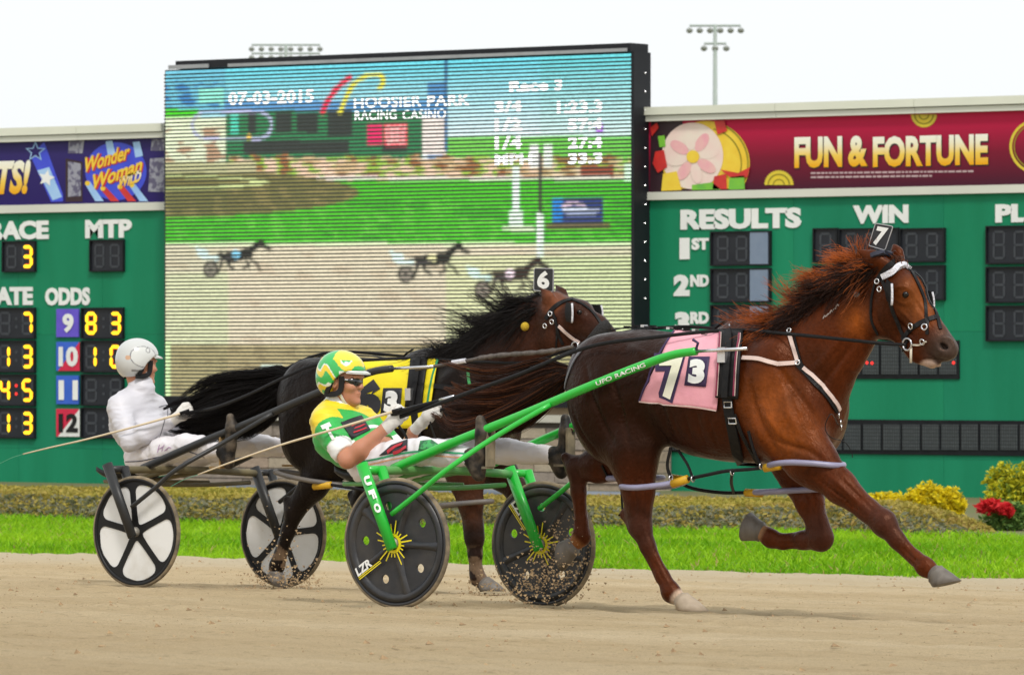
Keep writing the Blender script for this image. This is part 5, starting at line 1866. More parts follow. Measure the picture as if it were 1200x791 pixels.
H7 = Horse("bright bay horse in pink saddle cloth racing in the lead", 0.0,
    [(671, 445, 462, .02), (673, 431, 478, .08), (685, 412, 497, .13), (702, 398, 512, .185), (726, 388.5, 522, .235), (755, 386.5, 524, .262), (786, 388.5, 522, .262), (816, 391, 534, .272), (850, 391, 540, .275), (885, 387, 543, .262), (915, 394, 543, .235), (940, 410, 540, .205), (962, 430, 532, .16), (975, 452, 517, .09), (980, 470, 500, .03)],
    [(-.15, [(727, 470, .155), (741, 527, .132), (748, 575, .086), (750, 617, .060), (759, 639, .039), (776, 674, .033), (787, 694, .049), (799, 704, .038)], (814, 715.5, M_hoof_l, (.6, 0, .8), (.03, 0, -1)), (731.5, 603, .028)),
     (.14, [(735, 490, .15), (722, 533, .11), (700, 545, .085), (677, 549, .060), (677.5, 576, .040), (681, 612, .034), (681, 628, .048), (671, 640, .038)], (658, 652, M_hoof_d, (.3, 0, -.9), (-.9, 0, -.1)), (663, 536, .028)),
     (-.14, [(925, 495, .14), (947, 535, .118), (985, 570, .084), (1016, 597, .058), (1036, 613, .063), (1051, 632, .040), (1074, 654, .033), (1084, 664, .047), (1096, 672, .039)], (1110, 684, M_hoof_d, (.8, 0, .6), (.24, 0, -.97)), None),
     (.13, [(915, 508, .13), (935, 550, .10), (949, 588, .074), (958, 614, .056), (962, 630, .063), (942, 633, .043), (917, 635, .037), (904, 631, .045), (892, 623, .040)], (875, 617, M_hoof_d, (.1, 0, -1), (-.92, 0, .3)), None)],
    [(922, 452, .27, .66), (955, 412, .225, .52), (990, 368, .172, .46), (1016, 338, .145, .45)],
    {"dy": -.02, "chains": [[(1036, 325, .105, .85), (1058, 345, .098, .78), (1085, 384, .072, .72), (1104, 406, .060, .82)], [(1044, 380, .062, .62), (1075, 411, .042, .62), (1092, 424, .032, .75)], [(1100, 398, .05, .8), (1112, 410, .042, .9)]],
     "ells": [(1040, 364, .098, .045, .125, 30), (1064, 340, .05, .05, .05, 0)],
     "ears": [(1038, 312, -.07, 1003, 292, -.12, .036, .008), (1055, 307, .06, 1046, 284, .075, .029, .004)],
     "cuts": [(1112, 405, .060, (.022, .022, .014)), (1100, 422, .05, (.06, .04, .006)), (1086, 407, .085, (.05, .02, .02))],
     "eyes": [(1061, 345.5, .019)]},
    [((724, 450), .13, (.20, .12, .23), -10, .09), ((720, 495), .13, (.13, .10, .19), -18, .09), ((912, 455), .16, (.13, .085, .25), 25, .08), ((935, 500), .15, (.16, .10, .15), 0, .08), ((962, 478), .085, (.09, .09, .15), 0, .06), ((884, 396), 0, (.20, .08, .09), 8, .08)],
    coat_bay_lit, strokes=[
    ([(903, 418), (922, 445), (945, 475), (962, 500)], .018, -0.0155), ([(878, 440), (882, 470), (893, 500), (912, 530)], .020, -0.0170),
    ([(900, 512), (925, 522), (950, 530), (970, 545)], .014, -0.0124), ([(918, 460), (925, 485), (938, 510)], .020, 0.0109), ([(895, 470), (905, 495), (920, 515)], .022, 0.0124),
    ([(1008, 392), (990, 416), (972, 440), (962, 458)], .016, -0.0139), ([(1000, 380), (975, 410), (950, 440)], .022, 0.0093),
    ([(756, 420), (764, 450), (775, 480), (788, 520)], .020, -0.0186), ([(770, 500), (778, 512), (785, 522)], .010, -0.0124),
    ([(686, 425), (692, 460), (706, 495), (722, 525)], .016, -0.0139), ([(715, 425), (722, 460), (732, 500), (740, 535)], .018, -0.0124), ([(735, 405), (748, 412), (760, 420)], .022, 0.0124),
    ([(668, 470), (680, 505), (700, 530)], .012, -0.0093),
    ([(952, 556), (985, 582), (1016, 606)], .009, -0.0109), ([(978, 552), (1003, 578), (1026, 600)], .009, -0.0093), ([(965, 552), (990, 574), (1012, 594)], .010, 0.0078),
    ([(742, 555), (744, 585), (746, 606)], .010, -0.0109), ([(757, 550), (758, 580), (757, 605)], .009, -0.0093),
    ([(1056, 640), (1068, 652), (1078, 661)], .006, -0.0090), ([(766, 655), (774, 673), (782, 688)], .006, -0.0090),
    ([(940, 560), (950, 590), (957, 612)], .008, -0.0090), ([(940, 635), (925, 637), (910, 635)], .006, -0.0075), ([(679, 575), (682, 595), (683, 615)], .006, -0.0075),
    ([(800, 478), (806, 500), (816, 524)], .010, -0.0054), ([(814, 478), (820, 500), (830, 528)], .010, -0.0054), ([(828, 482), (834, 504), (844, 531)], .010, -0.0054), ([(786, 480), (792, 500), (800, 518)], .010, -0.0047),
    ([(1054, 362), (1066, 374), (1080, 388)], .008, 0.0090), ([(1050, 372), (1062, 386), (1074, 398)], .009, -0.0109), ([(1026, 362), (1030, 380), (1042, 394)], .010, -0.0093), ([(1072, 352), (1082, 368), (1092, 384)], .009, -0.0078),
    ([(1048, 338), (1060, 336), (1070, 344)], .007, 0.0105), ([(1050, 352), (1060, 356), (1070, 353)], .006, 0.0060), ([(1100, 397), (1109, 396), (1117, 402), (1118, 410)], .007, 0.0120), ([(1099, 400), (1100, 409), (1106, 415)], .006, 0.0090), ([(1102, 402), (1106, 406), (1111, 408)], .008, -0.0300), ([(1084, 413), (1098, 420), (1110, 421)], .004, -0.0120), ([(1098, 388), (1108, 394)], .012, -0.0062), ([(1092, 424), (1100, 428), (1106, 424)], .008, 0.0120),
    ([(1062, 362), (1070, 372), (1076, 385)], .0035, 0.0053), ([(1078, 362), (1084, 376), (1092, 388)], .0035, 0.0045),
    ([(934, 446), (930, 466), (938, 486), (936, 506)], .004, 0.0060), ([(920, 500), (936, 516), (958, 522)], .004, 0.0053), ([(905, 505), (915, 492), (928, 488)], .004, 0.0053),
    ([(962, 562), (978, 580), (996, 590), (1012, 606)], .004, 0.0060), ([(736, 545), (742, 575), (738, 600)], .004, 0.0053), ([(800, 520), (830, 532), (862, 536)], .005, 0.0060), ([(760, 470), (745, 492), (748, 515)], .004, 0.0045)])

def coat_dark(V, P):
    c = np.tile(A(.0075, .0055, .005), (len(V), 1))
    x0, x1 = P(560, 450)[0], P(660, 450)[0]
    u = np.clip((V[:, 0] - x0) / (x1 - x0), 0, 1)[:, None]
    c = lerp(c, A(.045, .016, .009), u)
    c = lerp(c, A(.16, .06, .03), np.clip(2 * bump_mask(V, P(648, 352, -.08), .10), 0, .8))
    c = lerp(c, A(.02, .014, .012), np.clip(2 * bump_mask(V, P(712, 395), .13), 0, 1))
    for a, b in ((556, 668), (326, 660)):
        c = lerp(c, A(.14, .10, .065), np.clip(2 * bump_mask(V, P(a, b, -.14), .16), 0, .75) * (wobble(V, 1, 60, 9)[:, None] > -.1))
    c = lerp(c, A(.07, .027, .013), .8 * np.clip(2 * bump_mask(V, P(553, 575, -.13), .25), 0, 1))
    return c

H6 = Horse("near black horse with yellow saddle cloth chasing on the inside", Y2,
    [(343, 455, 478, .02), (347, 443, 505, .09), (358, 429, 525, .16), (376, 421, 538, .215), (400, 418, 543, .25), (430, 420, 540, .26), (460, 423, 546, .265), (490, 423, 552, .27), (515, 420, 553, .255), (540, 424, 552, .23), (563, 438, 548, .2), (581, 455, 538, .15), (592, 472, 525, .08), (597, 485, 510, .03)],
    [(-.15, [(383, 478, .175), (392, 533, .128), (368, 568, .092), (345, 598, .062), (338, 622, .043), (328, 652, .038), (325, 662, .046), (322, 671, .040)], (325, 682, M_hoof_d, (1, 0, -.2), (-.55, 0, -.83)), (336, 586, .028)),
     (.14, [(415, 490, .15), (440, 540, .12), (434, 566, .09), (424, 588, .066), (440, 610, .045), (462, 645, .038), (470, 662, .045), (478, 672, .04)], (489, 683, M_hoof_d, (.8, 0, .6), (0, 0, -1)), (412, 580, .03)),
     (-.13, [(528, 505, .14), (545, 550, .112), (551, 588, .078), (555, 618, .060), (556, 630, .058), (557, 650, .041), (558, 668, .037), (560, 677, .046), (568, 684, .040)], (579, 692, M_hoof_d, (.7, 0, .7), (0, 0, -1)), None),
     (.13, [(545, 510, .13), (580, 545, .10), (606, 575, .074), (622, 596, .058), (626, 606, .058), (622, 628, .041), (616, 650, .037), (613, 660, .045), (609, 667, .040)], (601, 677, M_hoof_d, (.3, 0, -.9), (-.8, 0, -.2)), None)],
    [(545, 470, .26, .66), (580, 432, .215, .52), (614, 396, .17, .46), (637, 374, .145, .45)],
    {"dy": -.02, "chains": [[(650, 364, .105, .85), (672, 373, .098, .78), (698, 386, .074, .72), (712, 394, .060, .82)], [(652, 398, .062, .62), (682, 412, .042, .62), (698, 414, .032, .75)]],
     "ells": [(655, 388, .11, .045, .11, 10), (680, 365, .05, .05, .05, 0)],
     "ears": [(650, 358, -.065, 633, 337, -.09, .031, .006), (663, 353, .06, 651, 334, .08, .03, .006)],
     "cuts": [(716, 397, .06, (.02, .018, .013))],
     "eyes": [(679, 366, .018)]},
    [((380, 470), .14, (.23, .12, .24), -10, .09), ((370, 515), .13, (.14, .10, .17), 0, .09), ((545, 475), .16, (.13, .085, .25), 25, .08), ((565, 505), .15, (.16, .10, .15), 0, .08), ((510, 428), 0, (.20, .08, .09), 8, .08)],
    coat_dark, strokes=[
    ([(372, 445), (376, 480), (384, 520)], .018, -.009), ([(352, 470), (360, 505), (372, 540)], .014, -.008), ([(385, 550), (368, 575), (352, 596)], .010, -.007),
    ([(660, 380), (670, 388), (682, 396)], .008, .005), ([(648, 376), (650, 390), (660, 400)], .010, -.006), ([(668, 362), (678, 358), (688, 366)], .007, .006), ([(622, 395), (600, 418), (580, 440)], .016, -.008),
    ([(549, 590), (552, 608)], .008, -.005)])

# ---------------------------------------------------------------- manes and tails
def strands(roots, n, m, step, seed, spread=.02, wave=.03, lens=(.7, 1.2)):
    """roots: list of (point, direction, length, droop); returns paths"""
    r = np.random.default_rng(seed)
    R_ = np.array([p for p, *_ in roots])
    out = np.zeros((n, m, 3))
    f = r.uniform(0, len(roots) - 1.001, n)
    i = f.astype(int)
    t = (f - i)[:, None]
    p = lerp(R_[i], R_[i + 1], t) + r.normal(size=(n, 3)) * spread
    D = np.array([d for _, d, *_ in roots], float)
    d = lerp(D[i], D[i + 1], t)
    d += r.normal(size=(n, 3)) * .07 * np.linalg.norm(d, axis=1)[:, None]
    ln = np.array([x[2] for x in roots])
    dr = np.array([x[3] for x in roots])
    l = (lerp(ln[i], ln[i + 1], t[:, 0]) * r.uniform(*lens, n))[:, None]
    g = lerp(dr[i], dr[i + 1], t[:, 0])[:, None]
    ph = r.uniform(0, 6.28, (n, 3))
    am = r.normal(size=(n, 3)) * wave
    # strands gather in locks
    lock = (f / (len(roots) - 1.0) * (n // 40)).astype(int)
    lo = r.normal(size=(lock.max() + 1, 3)) * wave * 1.5
    for k in range(m):
        u = k / (m - 1)
        out[:, k] = p + d * l * u - A(0, 0, 1) * g * l * u * u + (am * .4 * np.sin(ph + 5 * u) + lo[lock]) * u * (1.0 + .3 * u)
    return out

def hair_cols(n, m, root, tip, seed, odd=None, p=.2, pw=1.0):
    r = np.random.default_rng(seed)
    k = r.uniform(.75, 1.2, (n, 1, 1))
    u = np.linspace(0, 1, m)[None, :, None] ** pw
    c = lerp(A(*root), A(*tip), u) * k
    if odd is not None:
        s_ = r.random(n) < p
        c[s_] = A(*odd) * k[s_] * (.5 + .8 * u)
    return np.clip(c, 0, 1)

# lead horse: crest from the withers to the poll
crest = [(893, 386), (910, 378), (930, 366), (955, 345), (980, 325), (1000, 311), (1018, 303), (1034, 301)]
def crest_pts(H, L_, dx):
    return [Q(a, b, H.Yc + dx) for a, b in L_]
rt = crest_pts(H7, crest, -.02)
m_ = 9
P1 = strands([(p + A(.02, 0, -.06), A(-.9, -.16, -.16), .15, .36) for p in rt], 5200, m_, 0, 1, .020, .028)
P2 = strands([(p + A(0, .0, -.03), A(-.94, .02, .16), .15, .20) for p in rt], 3200, m_, 0, 2, .014, .034, (.4, 1.3))
P3 = strands([(p + A(0.02, -.06, -.06), A(-.8, -.12, -.20), .13, .30) for p in rt[1:]], 3000, m_, 0, 3, .020, .024)
hair("mane", np.concatenate([P1, P2, P3]), .0023, .0006, M_hair, H7.root, np.concatenate([
    hair_cols(5200, m_, (.018, .010, .008), (.12, .032, .009), 1, (.24, .06, .012), .25, 1.5),
    hair_cols(3200, m_, (.10, .028, .009), (.42, .095, .014), 2, (.34, .075, .012), .3),
    hair_cols(3000, m_, (.012, .008, .007), (.035, .014, .009), 3)]))
fl = [Q(1028, 303, 0), Q(1046, 305, 0), Q(1056, 312, 0)]
Pf = strands([(p, A(.25, -.2, .02), .12, .5) for p in fl], 260, m_, 0, 5, .02, .01)
hair("forelock", Pf, .003, .001, M_hair, H7.root, hair_cols(260, m_, (.05, .018, .01), (.14, .04, .012), 5))
# lead horse tail: lifted dock, streaming back
def tail(H, path, rad, n, seed, cols, m=14):
    r = np.random.default_rng(seed)
    C = smooth_path([Q(a, b, H.Yc + dy) for a, b, dy in path], 6)
    k = len(C)
    ts = np.linspace(0, 1, m)
    idx = ts * (k - 1)
    Cc = np.stack([np.interp(idx, np.arange(k), C[:, i]) for i in range(3)], 1)
    rr = np.interp(ts, np.linspace(0, 1, len(rad)), rad)
    a = r.normal(size=(n, 3))
    a /= np.linalg.norm(a, axis=1)[:, None]
    q = r.random(n)[:, None] ** .6
    out = np.zeros((n, m, 3))
    NLK = 90
    lock = r.integers(0, NLK, n)
    lo = r.normal(size=(NLK, 3))
    ph = r.uniform(0, 6.28, NLK)
    lens = np.minimum((.55 + .5 * r.random(NLK))[lock] * r.uniform(.8, 1.1, n), 1.06)
    for j in range(m):
        u = np.clip(ts[j] * lens, 0, 1.06)
        cc_ = np.stack([np.interp(u * (k - 1), np.arange(k), C[:, i]) for i in range(3)], 1)
        ru = np.interp(u, np.linspace(0, 1, len(rad)), rad)[:, None]
        base = .62 * (a * q * (.75 - .45 * ts[j]) + lo[lock] * (.55 + .7 * ts[j]) + .25 * np.sin(ph[lock] * 3 + 6 * u)[:, None] * lo[lock][:, ::-1])
        out[:, j] = cc_ + base * ru * A(.8, .75, 1.0) * (.35 + .65 * min(1, j / 4))
    return hair("tail", out, .0022, .0006, M_hair, H.root, hair_cols(n, m, *cols))
tail(H7, [(673, 433, 0), (657, 443, 0), (632, 459, .02), (604, 473, .05), (578, 481, .08), (553, 480, .12), (532, 468, .14)], [.035, .065, .09, .105, .115, .11, .08], 7500, 11, ((.010, .006, .005), (.052, .017, .008), 11, (.13, .040, .012), .15))
tail(H6, [(351, 438, 0), (336, 449, -.02), (313, 464, -.02), (285, 475, -.02), (255, 483, -.02), (228, 488, -.02), (203, 493, 0)], [.035, .08, .12, .14, .13, .09, .05], 7500, 12, ((.006, .005, .005), (.010, .008, .008), 12))
# chasing horse mane
crest6 = [(520, 417), (540, 408), (562, 394), (585, 378), (605, 364), (622, 353), (640, 347)]
rt = crest_pts(H6, crest6, -.02)
P1 = strands([(p + A(.02, 0, -.06), A(-.9, -.15, -.20), .27, .24) for p in rt], 4800, m_, 0, 21, .022, .03)
P2 = strands([(p + A(0, .0, -.03), A(-.95, .0, .20), .20, .20) for p in rt], 1800, m_, 0, 22, .014, .035, (.5, 1.3))
hair("mane", np.concatenate([P1, P2]), .0024, .0006, M_hair, H6.root, hair_cols(6600, m_, (.006, .005, .005), (.013, .010, .009), 23))
# ================================================================ drivers
class Surf:
    """a built surface that other pieces can be laid on"""
    hit, near, strap, decal, sheet = Horse.hit, Horse.near, Horse.strap, Horse.decal, Horse.sheet
    def __init__(s, root, V, Qd, Yc):
        s.root, s.Yc = root, Yc
        s.bvh = BVHTree.FromPolygons(V.tolist(), Qd.tolist())

M_skin = mat("skin", (.52, .24, .145), (.45, .19, .11), .5, scale=9, trans=.12, bump=.0006, bscale=150)
M_cloth = mat("racing_silks", (1, 1, 1), (.88, .88, .90), .5, vcol=True, vmix=.6, scale=5, bump=.006, bscale=9, sheen=.1, stretch=(1, 1, 2.2))
M_glove = mat("white_leather_glove", (.70, .68, .64), (.55, .52, .48), .6, scale=25, bump=.002)
M_helm = mat("painted_helmet", (1, 1, 1), (.93, .93, .93), .22, vcol=True, vmix=.5, coat=.6)
M_lens = mat("dark_lens", (.004, .004, .005), (.008, .008, .01), .06, spec=.8)
M_boot = mat("black_boot", (.010, .009, .009), (.13, .10, .07), .55, scale=16, contrast=(.42, .75), spec=.25)

def hand_prims(c, fwd, up, grip=1.0):
    """closed hand round a line: palm, four unequal fingers with two bends, thumb from the palm's side"""
    f, u = norm(fwd), norm(up)
    s = norm(np.cross(f, u))
    u = np.cross(s, f)
    T = lambda a, b, c_: c + f * a + s * b + u * c_
    # palm stands upright (u), knuckles forward
    M = np.stack([f, s, u], 1)
    pr_ = [el(T(0, 0, 0), (.040, .019, .042), M, .014), rc(T(-.065, 0, -.006), T(-.02, 0, 0), .026, .026, .02)]
    for i, (z, l) in enumerate(((.032, .92), (.011, 1.0), (-.010, .95), (-.030, .78))):
        a = T(.030, 0, z)
        b = T(.058 * l, -.012, z)
        d = T(.052 * l, -.040 * l, z)
        e = T(.024, -.045 * l, z)
        pr_ += [rc(a, b, .0108, .0102, .003), rc(b, d, .0102, .0095, .003), rc(d, e, .0095, .0085, .003)]
    pr_ += [rc(T(-.012, -.012, .034), T(.020, -.030, .052), .0125, .011, .008), rc(T(.020, -.030, .052), T(.046, -.036, .045), .011, .0092, .003)]
    return pr_

def head_frame(yaw, pitch=0.0, roll=0.0):
    f = A(math.cos(yaw) * math.cos(pitch), math.sin(yaw) * math.cos(pitch), math.sin(pitch))
    s = norm(np.cross(A(0, 0, 1), f))
    u = np.cross(f, s)
    return np.stack([f, s, u], 1)

def head_prims(c, M):
    T = lambda a, b, d: c + M @ A(a, b, d)
    E = lambda p, r_, k=.02, neg=False: el(T(*p), r_, M, k, neg)
    pr_ = [E((-.012, 0, .03), (.100, .078, .095), .03), E((.025, 0, -.03), (.072, .064, .088), .03), E((.045, 0, -.088), (.048, .048, .036), .03),
           rc(T(.092, 0, .012), T(.111, 0, -.024), .009, .012, .012), E((.108, .011, -.029), (.012, .009, .009), .008), E((.108, -.011, -.029), (.012, .009, .009), .008),
           E((.082, 0, -.105), (.026, .026, .022), .02), E((.092, 0, .026), (.018, .055, .014), .018),
           E((.096, 0, -.058), (.012, .024, .0065), .008), E((.094, 0, -.071), (.012, .021, .007), .008), E((.108, 0, -.0645), (.016, .026, .0022), .003, True),
           E((.066, .042, -.028), (.028, .024, .024), .02), E((.066, -.042, -.028), (.028, .024, .024), .02),
           E((.100, .031, .006), (.016, .017, .010), .010, True), E((.100, -.031, .006), (.016, .017, .010), .010, True),
           E((.084, .031, .005), (.013, .013, .012), .006), E((.084, -.031, .005), (.013, .013, .012), .006)]
    for sg in (-1, 1):
        pr_ += [E((-.012, sg * .078, -.012), (.020, .010, .032), .008), E((-.010, sg * .087, -.012), (.010, .006, .018), .006, True)]
    return pr_

def driver(label, Yc, J, yaw, sleeves, jc, tc, hc, hs, face, pitch=0.0):
    P = lambda px, py, dy=0.0: Q(px, py, Yc + dy)
    mir = lambda p: A(p[0], 2 * Yc - p[1], p[2])
    pel, che, upc, nb = [P(*J[k]) for k in ("pelvis", "chest", "upper", "neck")]
    base = pel.copy()
    base[2] = pel[2] - .14
    th = thing("person", label, "person", base)
    hc_ = P(*J["head"])
    M = head_frame(yaw, pitch)
    shn = P(*J["shoulder"]); shf = mir(shn)
    eln, eff = P(*J["elbow"]), P(*J["elbow_far"]) if "elbow_far" in J else mir(P(*J["elbow"]))
    wrn, wrf = P(*J["wrist"]), P(*J["wrist_far"])
    hdn, hdf = P(*J["hand"]), P(*J["hand_far"])
    hip, kne, ank = P(*J["hip"]), P(*J["knee"]), P(*J["ankle"])
    legs = [(hip, kne, ank), tuple(mir(p) for p in (hip, kne, ank))]
    arms = [(shn, eln, wrn, hdn), (shf, eff, wrf, hdf)]
    torso = [rc(pel, che, .112, .118, .05, 1.42), rc(che, upc, .118, .100, .05, 1.55), rc(lerp(shn, shf, .12), lerp(shn, shf, .88), .066, .066, .05), rc(upc, nb, .09, .058, .04, 1.2), el(lerp(pel, che, .45) + A(.05, 0, .01), (.10, .14, .11), None, .05)]
    neck = [rc(nb - A(0, 0, .03), hc_ + M @ A(-.02, 0, -.08), .058, .056, .03)]
    up_arms = [rc(a, lerp(a, b, .5), .060, .052, .03) for a, b, *_ in arms] + [rc(lerp(a, b, .5), b, .052, .043, .02) for a, b, *_ in arms]
    fore = [rc(b, lerp(b, c, .35), .042, .044, .02) for a, b, c, d in arms] + [rc(lerp(b, c, .35), c, .044, .029, .02) for a, b, c, d in arms]
    hands = []
    for a, b, c, d in arms:
        hands += [rc(c, lerp(c, d, .5), .028, .027, .015)] + hand_prims(d, norm(d - c), A(0, 0, 1))
    thighs = [rc(a, lerp(a, b, .5), .090, .080, .04) for a, b, c in legs] + [rc(lerp(a, b, .5), b, .080, .058, .02) for a, b, c in legs] + [el(pel, (.11, .17, .10), None, .05)]
    shins = [rc(b, lerp(b, c, .35), .056, .057, .02) for a, b, c in legs] + [rc(lerp(b, c, .35), c, .057, .036, .02) for a, b, c in legs]
    feet = []
    for i, (a, b, c) in enumerate(legs):
        he, ba, to = [P(*J[k]) for k in ("heel", "ball", "toe")]
        if i:
            he, ba, to = mir(he), mir(ba), mir(to)
        feet += [rc(lerp(b, c, .82), c, .040, .040, .02), rc(c, lerp(c, he, .6), .038, .036, .02), rc(he, lerp(he, ba, .5), .030, .030, .02), rc(lerp(he, ba, .5), ba, .030, .034, .02), rc(ba, to, .034, .020, .02)]
    headp = head_prims(hc_, M)
    body, V, Qd = sdf_obj("body", torso + neck + up_arms + fore + hands + thighs + shins + feet + headp, .0058, M_skin, th)
    # ---- jersey
    if sleeves == "short":
        sl = [rc(a, lerp(a, b, .5), .060, .058, .03) for a, b, *_ in arms] + [rc(lerp(a, b, .5), lerp(a, b, .80), .056, .050, .01) for a, b, *_ in arms]
    else:
        sl = up_arms + [rc(b, lerp(b, c, .35), .044, .047, .02) for a, b, c, d in arms] + [rc(lerp(b, c, .35), lerp(b, c, .97), .047, .034, .02) for a, b, c, d in arms]
    ax_ = norm(upc - pel)
    pelcut = pel + ax_ * J.get("hem", .02)
    collar = [rc(nb - A(0, 0, .02), nb + norm(hc_ - nb) * .030, .064, .062, .02)]
    def cutj(X, Y, Z):
        return -((X - pelcut[0]) * ax_[0] + (Y - pelcut[1]) * ax_[1] + (Z - pelcut[2]) * ax_[2])
    jer, JV, JQ = sdf_obj("jersey" if sleeves == "short" else "jacket", torso + sl + collar, .0066, M_cloth, th, grow=.012, cut=cutj, colors=lambda V_: jc(V_, pel, upc, nb, arms), displace=lambda V_: -.9 * np.abs(wobble(V_ @ np.array([[1, 0, .8], [0, .6, 0], [-.8, 0, 1.9]]), .007, 24, 2)) + .004 - .8 * np.abs(wobble(V_ * A(1, .5, 1.5), .004, 52, 5)))
    tr, TV, TQ = sdf_obj("trousers", thighs + shins, .0066, M_cloth, th, grow=.011, cut=lambda X, Y, Z: (X - (ank[0] - .005)) + 0 * Y + 0 * Z, colors=lambda V_: tc(V_, legs), displace=lambda V_: -.9 * np.abs(wobble(V_ @ np.array([[1.7, 0, .6], [0, .6, 0], [.6, 0, .9]]), .007, 24, 3)) + .004 - .8 * np.abs(wobble(V_ * A(1.5, .6, 1), .004, 55, 6)))
    sdf_obj("boot", feet[:5], .006, M_boot, th, grow=.005)
    sdf_obj("boot", feet[5:], .006, M_boot, th, grow=.005)
    k = len(hands) // 2
    sdf_obj("glove", hands[:k], .0048, M_glove, th, grow=.0025)
    sdf_obj("glove", hands[k:], .0048, M_glove, th, grow=.0025)
    # ---- helmet: shell with an open face, low at the nape, peak in front
    T = lambda a, b, d: hc_ + M @ A(a, b, d)
    shell = [el(T(-.014, 0, .045), (.134, .112, .114), M, .02), el(T(-.043, 0, -.005), (.101, .106, .091), M, .03)]
    def cuth(X, Y, Z):
        q = (X - hc_[0], Y - hc_[1], Z - hc_[2])
        a, b, d = [M[0, i] * q[0] + M[1, i] * q[1] + M[2, i] * q[2] for i in range(3)]
        inner = np.sqrt((((a + .014) / .114) ** 2 + (b / .092) ** 2 + ((d - .04) / .098) ** 2)) - 1
        # lower edge: brow in front, over the ear, down to the nape
        edge = np.interp(a, [-.16, -.07, -.035, .0, .035, .07, .13], [-.082, -.080, -.070, .004, .038, .056, .062])
        return np.maximum(-inner * .1, (edge - d) * .8)
    hel, HV, HQ = sdf_obj("helmet", shell, .0052, M_helm, th, cut=cuth, colors=lambda V_: hc((V_ - hc_) @ M))
    pk = []
    for i, a in enumerate(np.linspace(-1, 1, 13)):
        for r0, dz_ in ((.0, .0), (.028, -.004), (.052 * (1 - .35 * a * a), -.012)):
            ang = a * 1.05
            pk.append(T((.111 + r0) * math.cos(ang) - .010, .100 * math.sin(ang) * (1 + r0 * .5), .064 + dz_ - .004))
    Fp = [(3 * i + j, 3 * i + j + 1, 3 * i + j + 4, 3 * i + j + 3) for i in range(12) for j in range(2)]
    pk2 = [p - M[:, 2] * .006 for p in pk]
    n_ = len(pk)
    rimp = [3 * i for i in range(13)] + [37, 38] + [3 * i + 2 for i in range(11, -1, -1)] + [1]
    Fall = Fp + [tuple(x + n_ for x in f)[::-1] for f in Fp] + [(rimp[i], rimp[i - 1], rimp[i - 1] + n_, rimp[i] + n_) for i in range(len(rimp))]
    link_mesh("peak", np.array(pk + pk2), Fall, hs["peak"], hel, True)
    # black padding over the ears and the chin strap
    for sg in (-1, 1):
        pts = [T(*q) for q in ((-.045, sg * .086, -.062), (-.028, sg * .092, -.035), (-.012, sg * .094, .010), (.012, sg * .090, .022))]
        pts2 = [T(*q) for q in ((-.06, sg * .078, -.075), (.0, sg * .082, -.070), (.03, sg * .078, -.050), (.036, sg * .079, -.01), (.034, sg * .083, .025))]
        nn = M[:, 1] * sg
        MB().ribbon(smooth_path(pts, 4), np.tile(nn, (13, 1)), .026, .010).ribbon(smooth_path(pts2, 4), np.tile(nn, (17, 1)), .030, .010).build("ear_pad", M_black, hel)
        st_ = [T(*q) for q in ((.015, sg * .078, -.045), (.03, sg * .068, -.078), (.045, sg * .048, -.112), (.052, 0, -.132))]
        MB().ribbon(smooth_path(st_, 4), np.array([norm(p - T(.02, 0, -.05)) for p in smooth_path(st_, 4)]), .014, .004).build("chin_strap", hs["strap"], hel)
    if face == "shades":
        pts = [T(.104 * math.cos(a) + .004 - .012 * abs(math.sin(a)), .088 * math.sin(a), .004 - .006 * math.cos(a * 2)) for a in np.linspace(-1.15, 1.15, 21)]
        ws = [.013 + .031 * max(0, 1 - (abs(abs(a) - .42) / .42) ** 2) for a in np.linspace(-1.15, 1.15, 21)]
        MB().ribbon(pts, np.array([norm(M @ A(math.cos(a), math.sin(a), 0)) for a in np.linspace(-1.15, 1.15, 21)]), ws, .004).build("sunglasses", M_lens, th, True)
    return th, Surf(jer, JV, JQ, Yc), Surf(tr, TV, TQ, Yc), Surf(hel, HV, HQ, Yc), dict(hands=(hdn, hdf), head=hc_, M=M)

GY, GG, WW = A(.80, .60, .012), A(.018, .40, .06), A(.80, .80, .78)
def seg_t(V, a, b):
    d = b - a
    h = np.clip((V - a) @ d / (d @ d), 0, 1.2)
    return h, np.linalg.norm(V - a - h[:, None] * d, axis=1)
def silks_green(V, pel, upc, nb, arms):
    t = (V - pel) @ (upc - pel) / ((upc - pel) @ (upc - pel))
    c = np.tile(GG, (len(V), 1))
    yoke = t + .12 * np.sin(V[:, 1] * 9) > .80
    front = ((V - pel) @ A(1, 0, .5)) > .06
    c[yoke] = GY
    c[front & (t > .62)] = GY
    c[front & (t > .34) & (t < .5)] = WW
    for a, b, *_ in arms:
        h, d = seg_t(V, a, b)
        near = (d < .085) & (h > .12)
        c[near] = GG
        c[(d < .085) & (h > .62)] = WW
        c[(d < .09) & (h < .14) & (t > .7)] = GY
    dn = np.linalg.norm(V - (nb + A(0, 0, .015)), axis=1)
    c[(dn < .088) & (V[:, 2] > nb[2] - .012)] = WW
    return c
def pants_white(stripes):
    def f(V, legs):
        c = np.tile(A(.74, .71, .73), (len(V), 1))
        if stripes:
            for a, b, cc in legs:
                h, d = seg_t(V, a, b)
                mid = a + np.clip(h, 0, 1)[:, None] * (b - a)
                rel = V[:, 2] - mid[:, 2]
                side = (V[:, 1] - mid[:, 1]) * np.sign(a[1] - pel_y[0]) > .03
                c[side & (np.abs(rel + .012) < .006)] = stripes[0]
                c[side & (np.abs(rel + .030) < .005)] = stripes[1]
        return c
    return f
